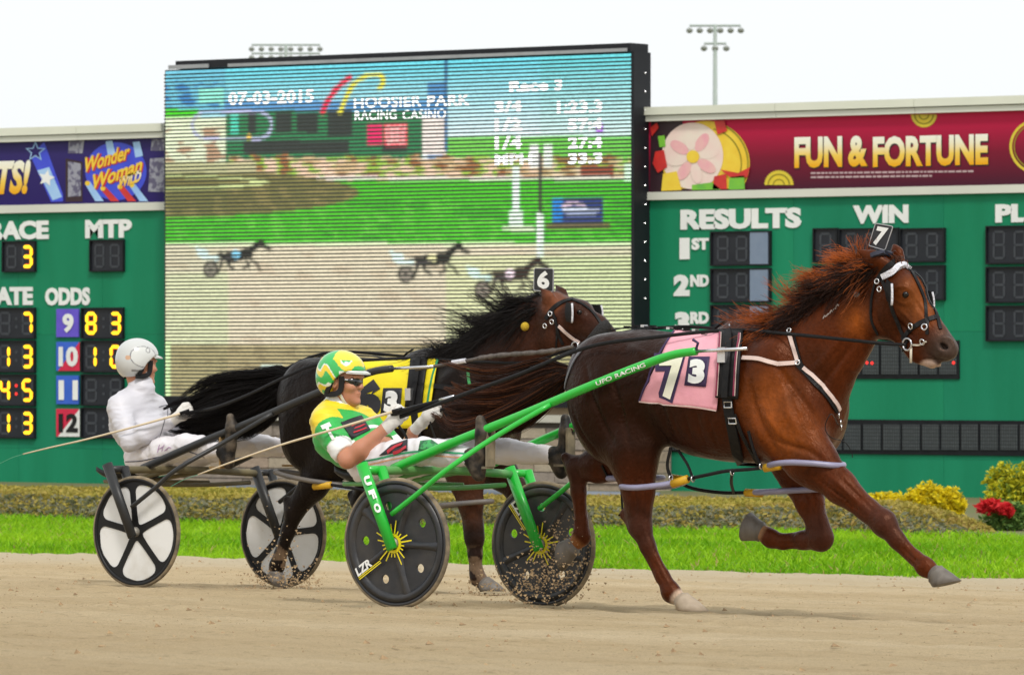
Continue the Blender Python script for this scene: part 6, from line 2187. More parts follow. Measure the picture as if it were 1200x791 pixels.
def helm_green(L):
    a, b, d = L[:, 0], L[:, 1], L[:, 2]
    w = d + .35 * a + .02 * np.sin(a * 42) + .012 * np.sin(a * 75 + d * 40)
    c = np.tile(A(.03, .42, .08), (len(L), 1))
    ph = (w * 11) % 1
    c[(ph < .38)] = GY
    c[(ph > .38) & (ph < .5)] = A(.75, .78, .70)
    c[(d < .052 + .0 * a) & (a > .03)] = A(.8, .8, .76)
    c[(d > .11) & (a > -.02)] = A(.74, .64, .05)
    c[(d > .085) & (a < -.02) & (a > -.10)] = A(.03, .44, .10)
    return c
def helm_white(L):
    a, b, d = L[:, 0], L[:, 1], L[:, 2]
    c = np.tile(A(.52, .53, .52), (len(L), 1))
    e1 = np.abs(np.hypot((a + .02) / .085, (d - .045) / .062) - 1)
    c[(e1 < .035)] = A(.16, .16, .17)
    c[np.hypot((a + .02) / .085, (d - .045) / .062) < .97] = A(.60, .61, .59)
    ring = np.abs(np.hypot(a - .005, d - .085) - .014)
    c[ring < .003] = A(.22, .22, .22)
    c[(d < -.035) & (d > -.048) & (a < -.04) & (a > -.09)] = A(.22, .21, .20)
    c[(np.hypot(a + .115, (d - .035) * .8) < .012)] = A(.55, .33, .20)
    return c

pel_y = [0.0]
D1, D1j, D1t, D1h, D1i = driver("person in green and yellow racing silks and sunglasses holding long reins", 0.0,
    dict(pelvis=(441, 541, 0), chest=(405, 513, 0), upper=(394, 494, 0), neck=(397, 479, 0), head=(402, 446, 0), shoulder=(381, 494, -.165), elbow=(407, 539, -.25), elbow_far=(474, 537, .22), wrist=(450, 503, -.16), wrist_far=(484, 506, .10), hand=(464, 490, -.13), hand_far=(503, 486, .08),
         hip=(431, 545, -.09), knee=(497, 528, -.25), ankle=(553, 536, -.36), heel=(561, 556, -.36), ball=(566, 508, -.365), toe=(563, 492, -.37), hem=.05),
    R(10), "short", silks_green, pants_white(None), helm_green, {"peak": M_white, "strap": M_white}, "shades", R(-4))
pel_y[0] = Y2
def silks_white(V, pel, upc, nb, arms):
    c = np.tile(A(.58, .57, .61), (len(V), 1))
    for a, b, *_ in arms:
        h, d = seg_t(V, a, b)
    t = (V - pel) @ (upc - pel) / ((upc - pel) @ (upc - pel))
    front = np.abs(V[:, 1] - (Y2 - .115)) < .006
    c[front & (t > .1) & (t < .75) & (((V - pel) @ A(1, 0, .1)) > .05)] = A(.08, .08, .10)
    return c
D2, D2j, D2t, D2h, D2i = driver("person in plain white racing suit and white helmet turned away", Y2,
    dict(pelvis=(178, 534, 0), chest=(161, 497, 0), upper=(160, 474, 0), neck=(166, 455, 0), head=(163, 427, 0), shoulder=(139, 477, -.175), elbow=(152, 518, -.26), elbow_far=(205, 516, .22), wrist=(199, 494, -.16), wrist_far=(220, 492, .06), hand=(214, 485, -.14), hand_far=(234, 483, .05),
         hip=(166, 537, -.09), knee=(219, 522, -.25), ankle=(261, 527, -.36), heel=(268, 543, -.36), ball=(272, 502, -.365), toe=(270, 489, -.37), hem=-.05),
    R(66), "long", silks_white, pants_white(None), helm_white, {"peak": M_white, "strap": M_white}, None, R(-3))

D1t.strap("stripe", [(424, 541), (445, 537), (465, 532.5), (490, 529), (520, 530), (552, 532)], .010, mat("green_stripe", (.03, .33, .15), rough=.6), D1t.root, .002, .001)
D1t.strap("stripe", [(424, 546), (445, 541.5), (465, 537), (490, 533.5), (520, 534.5), (552, 537)], .008, mat("orange_stripe", (.75, .40, .24), rough=.6), D1t.root, .002, .001)
D2t.strap("stripe", [(147, 541), (165, 540), (183, 536), (205, 531)], .006, mat("navy_stripe", (.03, .035, .08), rough=.6), D2t.root, .002, .001)
D2t.strap("stripe", [(213, 527), (228, 531), (240, 536)], .006, MATS["navy_stripe"], D2t.root, .002, .001)
# lettering and patches on the clothing
M_patch = mat("black_patch", (.015, .015, .02), rough=.6)
M_pred = mat("red_patch_print", (.55, .02, .04), (.4, .015, .03), .6, scale=30)
M_pgrn = mat("green_patch_print", (.05, .36, .10), (.02, .12, .05), .6, scale=40, contrast=(.45, .55))
D1j.decal("sleeve_letter", "T", ((386, 517), (396, 513), (376, 499)), M_text, D1j.root, .004, .06)
o = D1j.sheet("chest_patch", ((399, 495), (423, 487), (434, 504), (412, 515)), M_patch, 10, 7, .003, thick=.003)
for k in range(3):
    D1j.strap("patch_print", [(410 + 2.2 * k, 500 + 4 * k), (419 + 2.2 * k, 497 + 4 * k), (425 + 2.2 * k, 494.5 + 4 * k)], .011, M_pred, o, .007, .002)
o = D1t.sheet("thigh_patch", ((459, 522), (478, 515.5), (478, 528), (445, 534)), M_patch, 10, 6, .003, thick=.003)
D1t.strap("patch_print", [(455, 530), (464, 524), (472, 521)], .022, M_pred, o, .007, .002)
D1t.strap("patch_print", [(462, 531), (470, 528), (477, 524)], .018, M_pred, o, .007, .002)
o = D1t.sheet("thigh_patch", ((493, 517), (506, 516), (521, 525), (491, 528)), M_pgrn, 8, 5, .003, thick=.003)
M_pinkink = mat("pink_ink", (.45, .20, .45), rough=.6)
for pts in ([(185, 530), (186, 525), (187.5, 521)], [(186, 526), (189, 525), (191, 523)], [(190, 529), (191, 525), (193, 521)], [(193, 528), (196, 526), (198, 524), (201, 525)]):
    D2t.strap("embroidery", pts, .004, M_pinkink, D2t.root, .003, .001, n=4)
M_seam = mat("dark_piping", (.05, .05, .07), rough=.6)
for pts in ([(186, 477), (193, 475), (200, 474), (207, 472)], [(194, 489), (190, 503), (186, 514)], [(197, 476), (196, 484), (197, 490)]):
    D2j.strap("piping", pts, .004, M_seam, D2j.root, .002, .001, n=5)
# ================================================================ harness
def strap3d(H, name, pts, w, m, parent=None, off=.004, t=.005, n=5, snap=True):
    """strap through world points, settled on the coat"""
    P = smooth_path(pts, n)
    Pw, Nw = [], []
    for p in P:
        h, nn = H.near(p)
        Pw.append(h + nn * off if snap else p)
        Nw.append(nn)
    return MB().ribbon(Pw, Nw, w, t).build(name, m, parent or H.root)

def mirror_sheet(H, name, corner, m, nu, nv, off, thick=.006):
    """saddle cloth: near side, far side and the bridge over the back as one piece"""
    o = H.sheet(name, corner, m, nu, nv, off, thick=thick)
    me = o.data
    loc = world_loc(H.root)
    V = np.array([v.co[:] for v in me.vertices]) + loc
    Fc = [tuple(p.vertices) for p in me.polygons]
    V2 = V.copy()
    V2[:, 1] = 2 * H.Yc - V2[:, 1]
    k = len(V)
    W = nu + 1
    bridge = [(i + 1, i, k + i, k + i + 1) for i in range(nu)]
    mats = list(me.materials)
    bpy.data.objects.remove(o)
    return link_mesh(name, np.vstack([V, V2]), Fc + [tuple(x + k for x in f)[::-1] for f in Fc] + bridge, mats, H.root, True)

M_pink = mat("pink_saddle_cloth", (.78, .36, .42), (.70, .30, .37), .7, scale=8, bump=.006, bscale=14)
M_yel = mat("yellow_saddle_cloth", (.80, .66, .005), (.72, .58, .005), .7, scale=8, bump=.006, bscale=14)
M_purp = mat("deep_purple_trim", (.035, .015, .075), rough=.6)
M_num = mat("cream_numeral", (.78, .74, .55), (.74, .72, .60), .6)
M_maroon = mat("maroon_trim", (.22, .01, .05), rough=.5)
M_palep = mat("pale_pink_strap", (.66, .52, .47), (.55, .42, .38), .55, scale=20)
M_lav = mat("lavender_plastic_hopple", (.27, .26, .38), (.20, .19, .28), .35, scale=10)
M_yl2 = mat("yellow_sleeve", (.62, .36, .01), (.5, .28, .01), .5, scale=12)
M_fleece = mat("white_fleece", (.70, .70, .74), (.5, .5, .56), .95, scale=60, bump=.01, bscale=80)
M_bfl = mat("black_fleece", (.010, .010, .010), (.022, .02, .02), .95, scale=60, bump=.012, bscale=70)
M_plate = mat("number_plate_black", (.012, .012, .016), (.02, .02, .025), .4)

def ring(mb, c, R_, r_, n):
    n = norm(n)
    a = norm(np.cross(n, A(.2, .3, .9)))
    b = np.cross(n, a)
    t = np.linspace(0, 2 * math.pi, 19)
    mb.tube([c + R_ * (math.cos(q) * a + math.sin(q) * b) for q in t], r_, 6, caps=False, up=n)
    return mb

def rings(H, pts, R_=.016, r_=.004, name="harness_ring"):
    for a, b in pts:
        h, nn = H.hit(a, b)
        ring(MB(), h + nn * .012, R_, r_, nn).build(name, M_chrome, H.root, True)

# ---------------------------------------------------------------- lead horse
c7 = mirror_sheet(H7, "saddle_cloth", ((790, 389), (851, 392), (841, 481), (750.5, 471)), M_pink, 22, 18, .008)
H7.strap("cloth_edging", [(790, 391), (772, 420), (760, 447), (751, 470)], .011, M_purp, c7, .014, .003)
H7.strap("cloth_edging", [(751, 470), (780, 474), (812, 476), (841, 481)], .006, M_palep, c7, .014, .003)
H7.decal("numeral_outline", "7", ((774, 472.5), (812, 472.5), (768, 416)), M_purp, c7, .0165, .13)
H7.decal("numeral", "7", ((778, 468), (807, 468), (774, 420)), M_num, c7, .021, .035)
bxq = H7.sheet("numeral_plate", ((809, 420), (834, 420), (829, 454), (804, 452)), M_purp, 6, 6, .0165, c7, .002)
H7.decal("numeral", "3", ((808.5, 450), (827.5, 450.5), (811, 423)), M_text, bxq, .023, .07)
sd = mirror_sheet(H7, "harness_saddle", ((846, 391), (873, 391.5), (867.5, 468), (841.5, 466)), M_strap, 6, 16, .018, .012)
for a, b in ((847.5, 843.5), (869.5, 864.5)):
    H7.strap("saddle_trim", [(a, 396), ((a + b) / 2 - .3, 430), (b, 464)], .015, M_palep, sd, .034, .002)
    H7.strap("saddle_trim", [(a, 396), ((a + b) / 2 - .3, 430), (b, 464)], .009, M_maroon, sd, .038, .002)
H7.strap("saddle_strap", [(857, 392), (856, 430), (854, 466)], .038, M_strap, sd, .036, .006)
H7.strap("girth", [(853, 462), (855, 480), (861, 512), (867, 543)], .058, M_strap, None, .008, .008, mirror=True)
H7.strap("girth_billet", [(862, 485), (871, 508), (884, 532), (892, 546)], .02, M_strap, None, .010, .006)
for a, b in ((856, 474), (861, 492)):
    h, nn = H7.hit(a, b)
    t_ = norm(np.cross(nn, A(0, 0, 1)))
    u_ = np.cross(t_, nn)
    q = h + nn * .022
    MB().tube([q - t_ * .022 - u_ * .014, q + t_ * .022 - u_ * .014, q + t_ * .022 + u_ * .014, q - t_ * .022 + u_ * .014, q - t_ * .022 - u_ * .014], .004, 6).build("buckle", M_chrome, H7.root)
# shaft couplings on the near side
h, nn = H7.hit(852, 421)
MB().box(h + nn * .05, (.045, .03, .075)).build("shaft_coupling", M_chrome, H7.root)
MB().tube([Q(815, 411.5, -.36), Q(818, 402, -.37), Q(812, 398, -.37)], .008, 6).build("shaft_loop", M_purp, H7.root)
# backstrap along the spine to the tail
top = [Q(a, b, 0) for a, b in ((852, 384), (815, 386), (775, 385), (735, 385), (700, 396), (676, 424))]
strap3d(H7, "back_strap", top, .022, M_strap, off=.012)
for i in range(9):
    p = lerp(top[1], top[3], i / 8.)
    h, nn = H7.near(p)
    MB().box(h + nn * .018, (.02, .035, .012)).build("back_strap_keeper", M_strap if i % 3 else M_chrome, H7.root)
# crupper / thigh strap
H7.strap("thigh_strap", [(683, 409), (672, 425), (663.5, 450), (663, 475)], .014, mat("grey_webbing", (.20, .20, .23), rough=.7), None, .004, .004)
# breast collar
H7.strap("breast_collar", [(871, 420), (890, 421), (906, 425.5), (920, 426), (934, 425)], .022, M_palep, None, .006, .007)
H7.strap("breast_collar", [(934, 425), (945, 436), (957, 450), (970, 464), (981, 481)], .034, M_strap, None, .005, .006)
H7.strap("breast_collar_pad", [(942, 431), (954, 442), (968, 458), (978, 471), (982, 480)], .020, M_palep, None, .011, .006)
H7.strap("neck_strap", [(925, 390), (929, 405), (935, 425)], .020, M_palep, None, .005, .006)
H7.strap("neck_strap_lining", [(931, 392), (935, 410), (941, 428), (952, 442)], .010, M_strap, None, .004, .005)
rings(H7, [(935, 425), (926, 388)], .011)
for a, b in ((983, 486), (985, 494), (986, 500)):
    h, nn = H7.hit(a - 3, b)
    ring(MB(), h + nn * .015, .012, .004, RX).build("breast_ring", M_chrome, H7.root, True)
p0, n0 = H7.hit(980, 497)
MB().tube(smooth_path([p0 + n0 * .01, Q(974, 485, -.28), Q(967, 500, -.30), Q(973, 512, -.28), Q(990, 518, -.16), Q(998, 530, -.12), Q(999, 536, -.12)], 5), .0022, 5).build("loose_cord", M_strap, H7.root)
# check rein and crown
MB().tube(smooth_path([Q(857, 386, 0), Q(880, 379, 0), Q(905, 369, .0), Q(950, 341, .03), Q(1000, 306, .03), Q(1036, 300, .0)], 5), .007, 6).build("check_rein", M_strap, H7.root)
ring(MB(), Q(855, 385, -.05), .020, .005, RX).build("terret", M_chrome, H7.root, True)
ring(MB(), Q(862, 387, .05), .020, .005, RX).build("terret", M_chrome, H7.root, True)
# bridle
def bridle(H, items):
    for nm, pts, w, m in items:
        H.strap(nm, pts, w, m, None, .003, .006, n=6)
bridle(H7, [("crown_strap", [(1028, 330), (1036, 317), (1046, 308), (1058, 304)], .026, M_strap),
            ("cheek_strap", [(1034, 328), (1041, 345), (1047, 366), (1055, 385), (1064, 402)], .018, M_strap),
            ("throat_strap", [(1026, 332), (1022, 352), (1022, 375), (1029, 392)], .012, M_strap),
            ("noseband", [(1058, 398), (1069, 385), (1084, 376), (1099, 371)], .024, M_strap),
            ("overcheck_strap", [(1102, 386), (1096, 366), (1086, 342), (1076, 322), (1064, 308)], .018, M_strap),
            ("overcheck_strap", [(1064, 312), (1074, 330), (1083, 352), (1086, 372), (1087, 392)], .016, M_strap),
            ("chin_strap", [(1063, 404), (1058, 412), (1053, 417)], .014, M_strap),
            ("bit_strap", [(1068, 404), (1078, 404), (1086, 400)], .008, mat("bone_white", (.68, .62, .5), rough=.5))])
H7.strap("browband_fleece", [(1035, 325), (1044, 319), (1056, 313), (1068, 311)], .030, M_fleece, None, .004, .018, n=6)
rings(H7, [(1065, 403.5)], .029, .0055, "bit_ring")
rings(H7, [(1069, 382), (1084, 383.5), (1082.5, 400), (1042, 404)], .014, .004, "bridle_ring")
rings(H7, [(1029, 330), (1032, 339)], .012, .0035, "bridle_buckle")
h, nn = H7.hit(1069, 407)
MB().tube([h + nn * .01, h + nn * .012 - A(0, 0, .075)], .0065, 8).build("bit_shank", MATS["bone_white"], H7.root, True)
def blinker(H, c, fwd, out, size, edge=True):
    """cupped half shell beside the eye"""
    u = A(0, 0, 1)
    g = []
    for i in range(7):
        for j in range(7):
            a, b = lerp(-1, 1, i / 6), lerp(-1, 1, j / 6)
            g.append(c + u * b * size + fwd * a * size * .62 * math.sqrt(max(0, 1 - .35 * b * b)) + out * (.018 + .030 * (a + 1) / 2 - .006 * b * b))
    k = 49
    Fq = [(i * 7 + j, (i + 1) * 7 + j, (i + 1) * 7 + j + 1, i * 7 + j + 1) for i in range(6) for j in range(6)]
    g2 = [p + out * .006 for p in g]
    o = MB().add(g + g2, Fq + [tuple(x + k for x in f)[::-1] for f in Fq]).build("blinker", M_strap, H.root, True)
    if edge:
        MB().tube([g2[42 + j] for j in range(7)], .006, 6).build("blinker_edge", M_fleece, o, True)
fd = norm(Q(1104, 406, 0) - Q(1040, 325, 0))
h, nn = H7.hit(1049, 345)
blinker(H7, h - fd * .02, norm(fd * A(1, 0, .35)), norm(nn * .9), .052)
h2 = h.copy(); h2[1] = 2 * (H7.Yc - .02) - h[1]
n2 = nn.copy(); n2[1] *= -1
blinker(H7, h2 + fd * .03 + n2 * .025, norm(fd * A(1, 0, .35)), norm(n2), .056)
# head number
def head_plate(H, corner, txt, Y, tone):
    tl, tr, br, bl = [Q(a, b, Y) for a, b in corner]
    n = norm(np.cross(tr - tl, bl - tl))
    if n @ WV > 0:
        n = -n
    cen = (tl + tr + br + bl) / 4
    u, v = tr - tl, tl - bl
    out = []
    for a, b in ((.06, 0), (.94, 0), (1, .05), (1, .95), (.94, 1), (.06, 1), (0, .95), (0, .05)):
        out.append(lerp(lerp(bl, br, a), lerp(tl, tr, a), b))
    out = np.array(out)
    k = len(out)
    o = MB().add(np.vstack([out, out - n * .008]), [tuple(range(k)), tuple(range(k, 2 * k))[::-1]] + [(i, (i + 1) % k, k + (i + 1) % k, k + i) for i in range(k)]).build("head_number", M_plate, H.root)
    V, Fc = text2d(txt, .045)
    P = [lerp(lerp(bl, br, .18 + .64 * a), lerp(tl, tr, .18 + .64 * a), .10 + .80 * b) + n * .003 for a, b in V]
    link_mesh("numeral", P, Fc, M_text, o)
    mb = MB()
    for i in range(k):
        mb.tube([out[i], out[(i + 1) % k]], .0025, 5)
    mb.build("plate_rim", mat("grey_rim", (.4, .4, .42), rough=.5), o)
head_plate(H7, ((1026, 262), (1046.5, 265.5), (1037, 293.5), (1018, 288)), "7", -.04, 0)
H7.strap("poll_pad", [(1022, 300), (1028, 298.5), (1036, 298.5), (1044, 302)], .022, mat("navy_pad", (.02, .022, .04), rough=.8), None, .006, .02)
for a, b, rr_, m_2 in ((1005, 345, .017, mat("grey_ear_plug", (.16, .16, .17), rough=.7)), (982, 303, .014, M_fleece)):
    h, nn = H7.hit(a, b)
    MB().ball(h + nn * .014, rr_, 12).build("ear_plug", m_2, H7.root, True)
M_brand = mat("freeze_brand_white", (.55, .48, .44), rough=.7)
for k, (a, b) in enumerate(((966, 372), (970, 369), (974, 366), (978, 362.5), (981, 359))):
    H7.strap("freeze_brand", [(a - 1.6, b + 1.5), (a + .4, b - 2.2 + (k % 2)), (a + 1.8, b - .5)], .006, M_brand, None, .001, .001, n=3)

# hopples: a loop round each leg, joined along the side by adjustable straps
M_hop6 = mat('grey_plastic_hopple', (.09, .085, .085), (.14, .12, .10), .5, scale=12)
def hopple_loop(H, pxa, pxb, py, dy, hy, sag=0.0, tilt=0.0):
    a, b = Q(pxa, py + tilt, H.Yc + dy), Q(pxb, py - tilt, H.Yc + dy)
    pts = []
    for t in np.linspace(0, 2 * math.pi, 27):
        u = (1 - math.cos(t)) / 2
        p = lerp(a, b, u)
        pts.append(p + A(0, -hy * math.sin(t) * (1.0 if u < .75 else .8), -sag * math.sin(math.pi * u)))
    MB().tube(pts, .015, 8, caps=False).build("hopple_loop", M_lav if H is H7 else M_hop6, H.root, True)
    return a, b
def hopple(H, hind, fore, sleeves, link):
    hopple_loop(H, *hind)
    hopple_loop(H, *fore)
    for pa, pb, dy in sleeves:
        MB().tube([Q(*pa, H.Yc + dy), Q(*pb, H.Yc + dy)], .021, 10).build("hopple_sleeve", M_yl2, H.root, True)
    P = smooth_path([Q(a, b, H.Yc + dy) for a, b, dy in link], 5)
    MB().tube(P, .010, 6, flat=.6).build("hopple_strap", M_strap, H.root)
hopple(H7, (731, 800, 567, -.15, .11, .015, 2.5), (905, 986, 546, -.14, .15, -.02, 0.5), [((788, 567), (806, 561), -.20), ((896, 548.5), (914, 545.5), -.22)], [(806, 561, -.20), (830, 556, -.24), (850, 552, -.25), (875, 550, -.25), (896, 548, -.22)])
hopple(H7, (716, 775, 560, .14, .11, 0, 0), (885, 967, 575, .13, .105, 0, 2), [((800, 562), (786, 560), .16), ((874, 577), (893, 578), .08)], [(790, 562, .16), (812, 572, .12), (845, 577, .08), (874, 577, .08)])
for pts in (((892, 546, -.24), (884, 530, -.27), (877, 505, -.29)), ((858, 553, -.24), (857, 566, -.1), (860, 578, .07)), ((812, 561, -.22), (806, 545, -.18), (795, 528, -.16)), ((786, 560, -.19), (782, 545, -.2), (786, 524, -.2))):
    P = smooth_path([Q(a, b, H7.Yc + dy) for a, b, dy in pts], 4)
    MB().tube(P, .008, 6).build("hopple_hanger", M_strap, H7.root)
    ring(MB(), P[0], .014, .004, A(1, 0, 0)).build("hopple_ring", M_chrome, H7.root, True)
H7.strap("thigh_hanger", [(706, 545), (716, 566), (724, 590), (726, 603)], .012, M_strap, None, .004, .005)

# ---------------------------------------------------------------- chasing horse
c6 = mirror_sheet(H6, "saddle_cloth", ((424, 423), (514, 422), (502, 502), (408, 500)), M_yel, 20, 16, .008)
H6.strap("cloth_edging", [(514, 423), (509, 440), (504, 465), (501, 490)], .016, mat("green_trim", (.02, .26, .10), rough=.6), c6, .014, .003)
H6.decal("numeral", "6", ((416, 490), (447, 490), (420, 446)), M_patch, c6, .016, .09)
b6 = H6.sheet("numeral_plate", ((451, 456), (473, 456), (470, 486), (448, 485)), M_patch, 6, 6, .0165, c6, .002)
H6.decal("numeral", "3", ((452, 483), (467, 483.5), (454.5, 459)), M_text, b6, .023, .07)
s6 = mirror_sheet(H6, "harness_saddle", ((484, 423), (503, 422), (497, 478), (477, 477)), M_strap, 5, 12, .018, .012)
H6.strap("saddle_strap", [(494, 424), (490, 450), (486, 476)], .034, M_chrome if False else M_strap, s6, .034, .006)
h, nn = H6.hit(484, 464)
MB().box(h + nn * .045, (.04, .03, .07)).build("shaft_coupling", M_chrome, H6.root)
H6.strap("girth", [(486, 476), (490, 505), (497, 535)], .055, M_strap, None, .008, .008, mirror=True)
top = [Q(a, b, Y2) for a, b in ((486, 418), (455, 420), (420, 418), (385, 419), (356, 434))]
strap3d(H6, "back_strap", top, .022, M_strap, off=.012)
H6.strap("breast_strap", [(500, 452), (530, 455), (560, 462), (585, 472)], .03, M_strap, None, .005, .006)
H6.strap("neck_strap", [(548, 432), (549, 445), (552, 462)], .018, mat("green_webbing", (.03, .30, .08), rough=.6), None, .005, .005)
MB().tube(smooth_path([Q(492, 419, Y2), Q(520, 408, Y2 - .04), Q(560, 386, Y2 - .07), Q(600, 358, Y2 - .07), Q(632, 345, Y2 - .03)], 5), .009, 6).build("check_rein", M_strap, H6.root)
bridle(H6, [("crown_strap", [(640, 374), (648, 362), (658, 355), (672, 351)], .026, M_strap),
            ("cheek_strap", [(647, 362), (652, 378), (655, 392), (660, 404)], .016, M_strap),
            ("throat_strap", [(652, 372), (653, 390), (652, 410)], .010, M_strap),
            ("overcheck_strap", [(672, 352), (684, 358), (696, 368), (705, 380)], .016, M_strap),
            ("nose_strap", [(655, 382), (668, 394), (680, 402)], .018, M_palep)])
sh = smooth_path([H6.hit(a, b)[0] + H6.hit(a, b)[1] * .02 for a, b in ((684, 408), (693, 401), (701, 393), (707, 386), (712, 382))], 4)
MB().tube(sh, [.030 + .008 * math.sin(math.pi * i / (len(sh) - 1)) for i in range(len(sh))], 12).build("shadow_roll", M_bfl, H6.root, True)
fd6 = norm(Q(712, 394, 0) - Q(650, 364, 0))
h, nn = H6.hit(671, 367)
blinker(H6, h - fd6 * .01, norm(fd6 * A(1, 0, .3)), norm(nn * .9), .055, True)
h2 = h.copy(); h2[1] = 2 * (Y2 - .02) - h[1]
n2 = nn.copy(); n2[1] *= -1
blinker(H6, h2, norm(fd6 * A(1, 0, .3)), norm(n2), .05)
head_plate(H6, ((626, 314.5), (648.5, 315), (648, 342), (625.5, 340.5)), "6", Y2 - .06, 0)
h, nn = H6.hit(617, 383)
MB().ball(h + nn * .02, .026, 12).build("ear_plug", mat("yellow_fleece_ball", (.62, .42, .03), (.5, .33, .02), .95, scale=70, bump=.01), H6.root, True)
rings(H6, [(646, 368), (648, 377), (640, 382)], .013, .004, "bridle_ring")
rings(H6, [(675, 406)], .024, .005, "bit_ring")
# head pole: plaited cord from saddle to bridle
P = smooth_path([Q(487, 433, Y2 - .3), Q(540, 424, Y2 - .30), Q(580, 417, Y2 - .27), Q(640, 412, Y2 - .2), Q(672, 406, Y2 - .14)], 10)
MB().tube(P, [.010 + (.006 * abs(math.sin(i * 1.9)) if 14 < i < 33 else 0) for i in range(len(P))], 8).build("head_pole", mat("plaited_cord", (.12, .10, .09), (.05, .045, .04), .8, scale=50), H6.root, True)
MB().tube([Q(530, 425, Y2 - .31), Q(546, 422.5, Y2 - .30)], .014, 8).build("head_pole_sleeve", M_fleece, H6.root)
hopple(H6, (325, 402, 560, -.15, .12, 0, -8), (515, 575, 590, -.13, .11, 0, 3), [((368, 570), (388, 568), -.22)], [(388, 568, -.22), (430, 575, -.24), (480, 588, -.24), (515, 592, -.18)])

# ---------------------------------------------------------------- driving lines and whips: held, so things of their own
def lines_thing(label, H, hands, near_pts, far_pts, base):
    th = thing("driving_lines", label, "reins", base)
    for pts, wd in ((near_pts, (.011, .008)), (far_pts, (.009, .008))):
        P = smooth_path(pts, 6)
        MB().tube(P, np.linspace(wd[0], wd[1], len(P)), 8, flat=.35).build("line", M_strap, th, True)
    return th
hn, hf = D1i["hands"]
l1 = lines_thing("black driving lines running from gloved hands to bay horse's bit", H7, None,
    [hn, Q(500, 478, -.16), Q(560, 456, -.24), Q(610, 438, -.28), Q(655, 419, -.27), Q(700, 404, -.26), Q(760, 396, -.24), Q(855, 387, -.10), Q(930, 392, -.20), Q(1000, 399, -.20), Q(1040, 403, -.14), Q(1062, 404, -.11)],
    [hf, Q(560, 462, .12), Q(640, 425, .16), Q(720, 392, .14), Q(800, 383, .10), Q(862, 387, .06), Q(960, 390, .16), Q(1066, 400, .10)], hn)
MB().tube(smooth_path([hn + A(0, 0, -.02), Q(476, 512, -.12), Q(479, 530, -.1), Q(487, 540, -.05)], 5), .008, 6, flat=.5).build("line_loop", M_strap, l1)
MB().tube(smooth_path([hf + A(0, 0, -.02), Q(507, 505, .05), Q(513, 520, .04), Q(520, 532, .05)], 5), .008, 6, flat=.5).build("line_loop", M_strap, l1)
g0, g1 = Q(463, 484, -.15), Q(527, 466, -.16)
MB().tube([lerp(g0, g1, -.05), lerp(g0, g1, .35), lerp(g0, g1, 1)], [.016, .013, .007], 8).build("hand_hold", M_strap, l1, True)
MB().tube([lerp(g0, g1, .82), lerp(g0, g1, 1.08)], .010, 8).build("hand_hold_buckle", M_chrome, l1, True)
hn2, hf2 = D2i["hands"]
lines_thing("dark driving lines running above black tail to chasing horse", H6, None,
    [hn2, Q(250, 478, Y2 - .22), Q(290, 463, Y2 - .28), Q(340, 439, Y2 - .28), Q(372, 427, Y2 - .24), Q(430, 422, Y2 - .2), Q(490, 420, Y2 - .1), Q(560, 424, Y2 - .22), Q(620, 424, Y2 - .2), Q(674, 407, Y2 - .13)],
    [hf2, Q(300, 452, Y2 + .1), Q(380, 414, Y2 + .14), Q(490, 418, Y2 + .08), Q(600, 415, Y2 + .15), Q(690, 400, Y2 + .1)], hn2)
M_whip = mat("cream_whip_shaft", (.66, .55, .38), (.58, .47, .32), .45, scale=20)
def whip(label, pts, snap, base):
    th = thing("driving_whip", label, "whip", base)
    P = smooth_path(pts, 5)
    MB().tube(P, np.linspace(.0085, .0035, len(P)), 8).build("whip_shaft", M_whip, th, True)
    MB().tube([P[0], lerp(P[0], P[3], 1.0)], .011, 8).build("whip_grip", M_strap, th, True)
    S_ = smooth_path(snap, 5)
    MB().tube(S_, .0016, 5).build("whip_snapper", mat("green_cord", (.10, .35, .22), rough=.6), th)
whip("long pale whip trailing from the green and yellow driver's hand", [Q(472, 479, -.15), Q(448, 486, -.20), Q(395, 502, -.28), (Q(330, 521, -.34)), Q(275, 540, -.38), Q(232, 556, -.40)], [Q(232, 556, -.40), Q(215, 562, -.40), Q(200, 570, -.41)], g0)
whip("long pale whip trailing from the white driver's hand", [Q(222, 481, Y2 - .15), Q(200, 488, Y2 - .22), Q(150, 502, Y2 - .32), Q(100, 515, Y2 - .38), Q(60, 524, Y2 - .4), Q(27, 532, Y2 - .42)], [Q(27, 532, Y2 - .42), Q(12, 537, Y2 - .42), Q(-6, 546, Y2 - .43)], hn2)

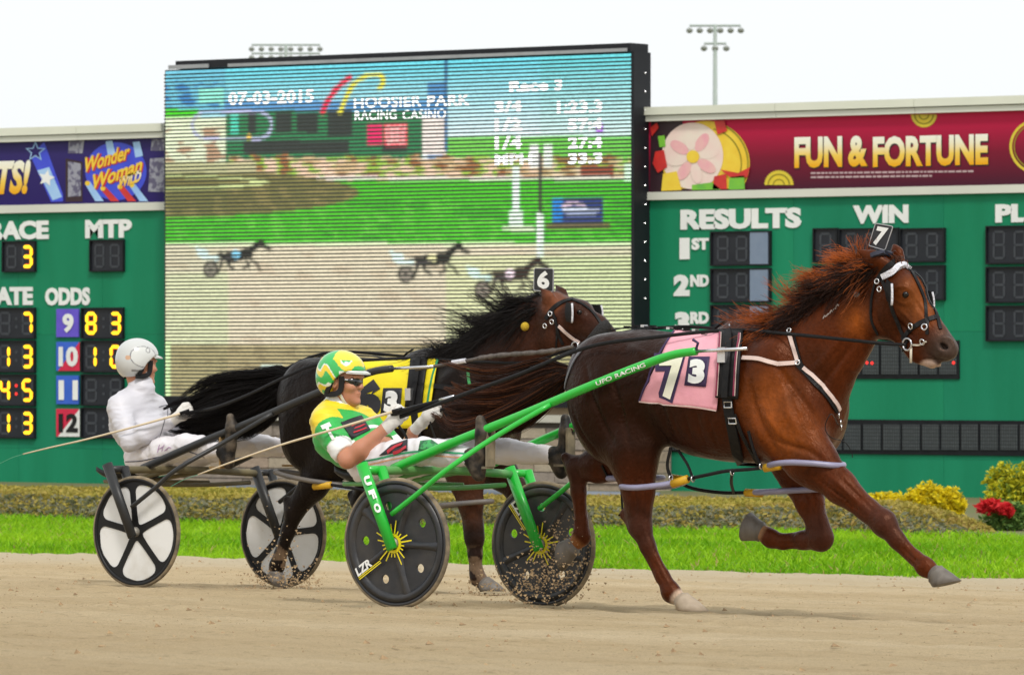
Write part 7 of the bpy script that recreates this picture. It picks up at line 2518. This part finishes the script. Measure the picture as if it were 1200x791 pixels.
# ---------------------------------------------------------------- kicked-up dirt
def clods(name, label, groups, seed, m, cat="dirt"):
    r = np.random.default_rng(seed)
    Vs, Ts, k = [], [], 0
    tet = np.array([[1, 1, 1], [-1, -1, 1], [-1, 1, -1], [1, -1, -1]], float)
    for c, sd_, n, size, floor in groups:
        P = c + r.normal(size=(n, 3)) * sd_
        if floor is not None:
            P[:, 2] = np.maximum(P[:, 2], track_z(P[:, 1]) + .004)
        s_ = size * r.uniform(.35, 1.2, n) ** 1.6
        T_ = tet[None] * s_[:, None, None] * r.uniform(.5, 1.2, (n, 4, 3))
        Vs.append((P[:, None] + T_).reshape(-1, 3))
        i = k + np.arange(n)[:, None, None] * 4
        Ts.append((i + np.array([[0, 1, 2], [0, 3, 1], [0, 2, 3], [1, 3, 2]])[None]).reshape(-1, 3))
        k += 4 * n
    o = fast_mesh(name, np.vstack(Vs), np.vstack(Ts), m, None, False, "stuff")
    return tag(o, label, cat)
M_clod = mat("damp_dirt", (.40, .28, .15), (.20, .13, .07), .95, scale=30)
clods("dirt_spray", "spray of dirt thrown up behind the bay horse's lifted hoof", [(Q(655, 655, .14), (.09, .07, .10), 420, .0055, 1), (Q(668, 632, .14), (.05, .05, .09), 120, .005, 1), (Q(632, 682, .2), (.16, .12, .06), 420, .0055, 1), (Q(600, 692, .2), (.2, .15, .04), 160, .006, 1)], 31, M_clod)
clods("dirt_spray", "spray of dirt round the black horse's trailing hoof", [(Q(322, 678, Y2 - .15), (.14, .08, .05), 420, .0055, 1), (Q(345, 684, Y2 - .15), (.12, .08, .03), 220, .0055, 1), (Q(330, 640, Y2 - .2), (.08, .05, .14), 130, .006, 1), (Q(575, 697, Y2 - .15), (.10, .06, .025), 160, .005, 1)], 32, M_clod)
r = np.random.default_rng(41)
n = 9000
cy = r.uniform(-9, 14.5, n)
cx = r.uniform(-19, 8.5, n)
Pc = np.stack([cx, cy, track_z(cy) + .004], 1)
sz = .004 + .014 * r.random(n) ** 7
tet = np.array([[1, 1, .4], [-1, .6, .3], [.2, -1, .4], [0, 0, 1.1]])
V = (Pc[:, None] + tet[None] * sz[:, None, None] * r.uniform(.6, 1.3, (n, 4, 3))).reshape(-1, 3)
i = np.arange(n)[:, None, None] * 4
T = (i + np.array([[0, 1, 3], [1, 2, 3], [2, 0, 3]])[None]).reshape(-1, 3)
o = fast_mesh("track_crumbs", V, T, M_clod, None, False, "stuff")
tag(o, "small crumbs of dirt lying on the harrowed track", "dirt")
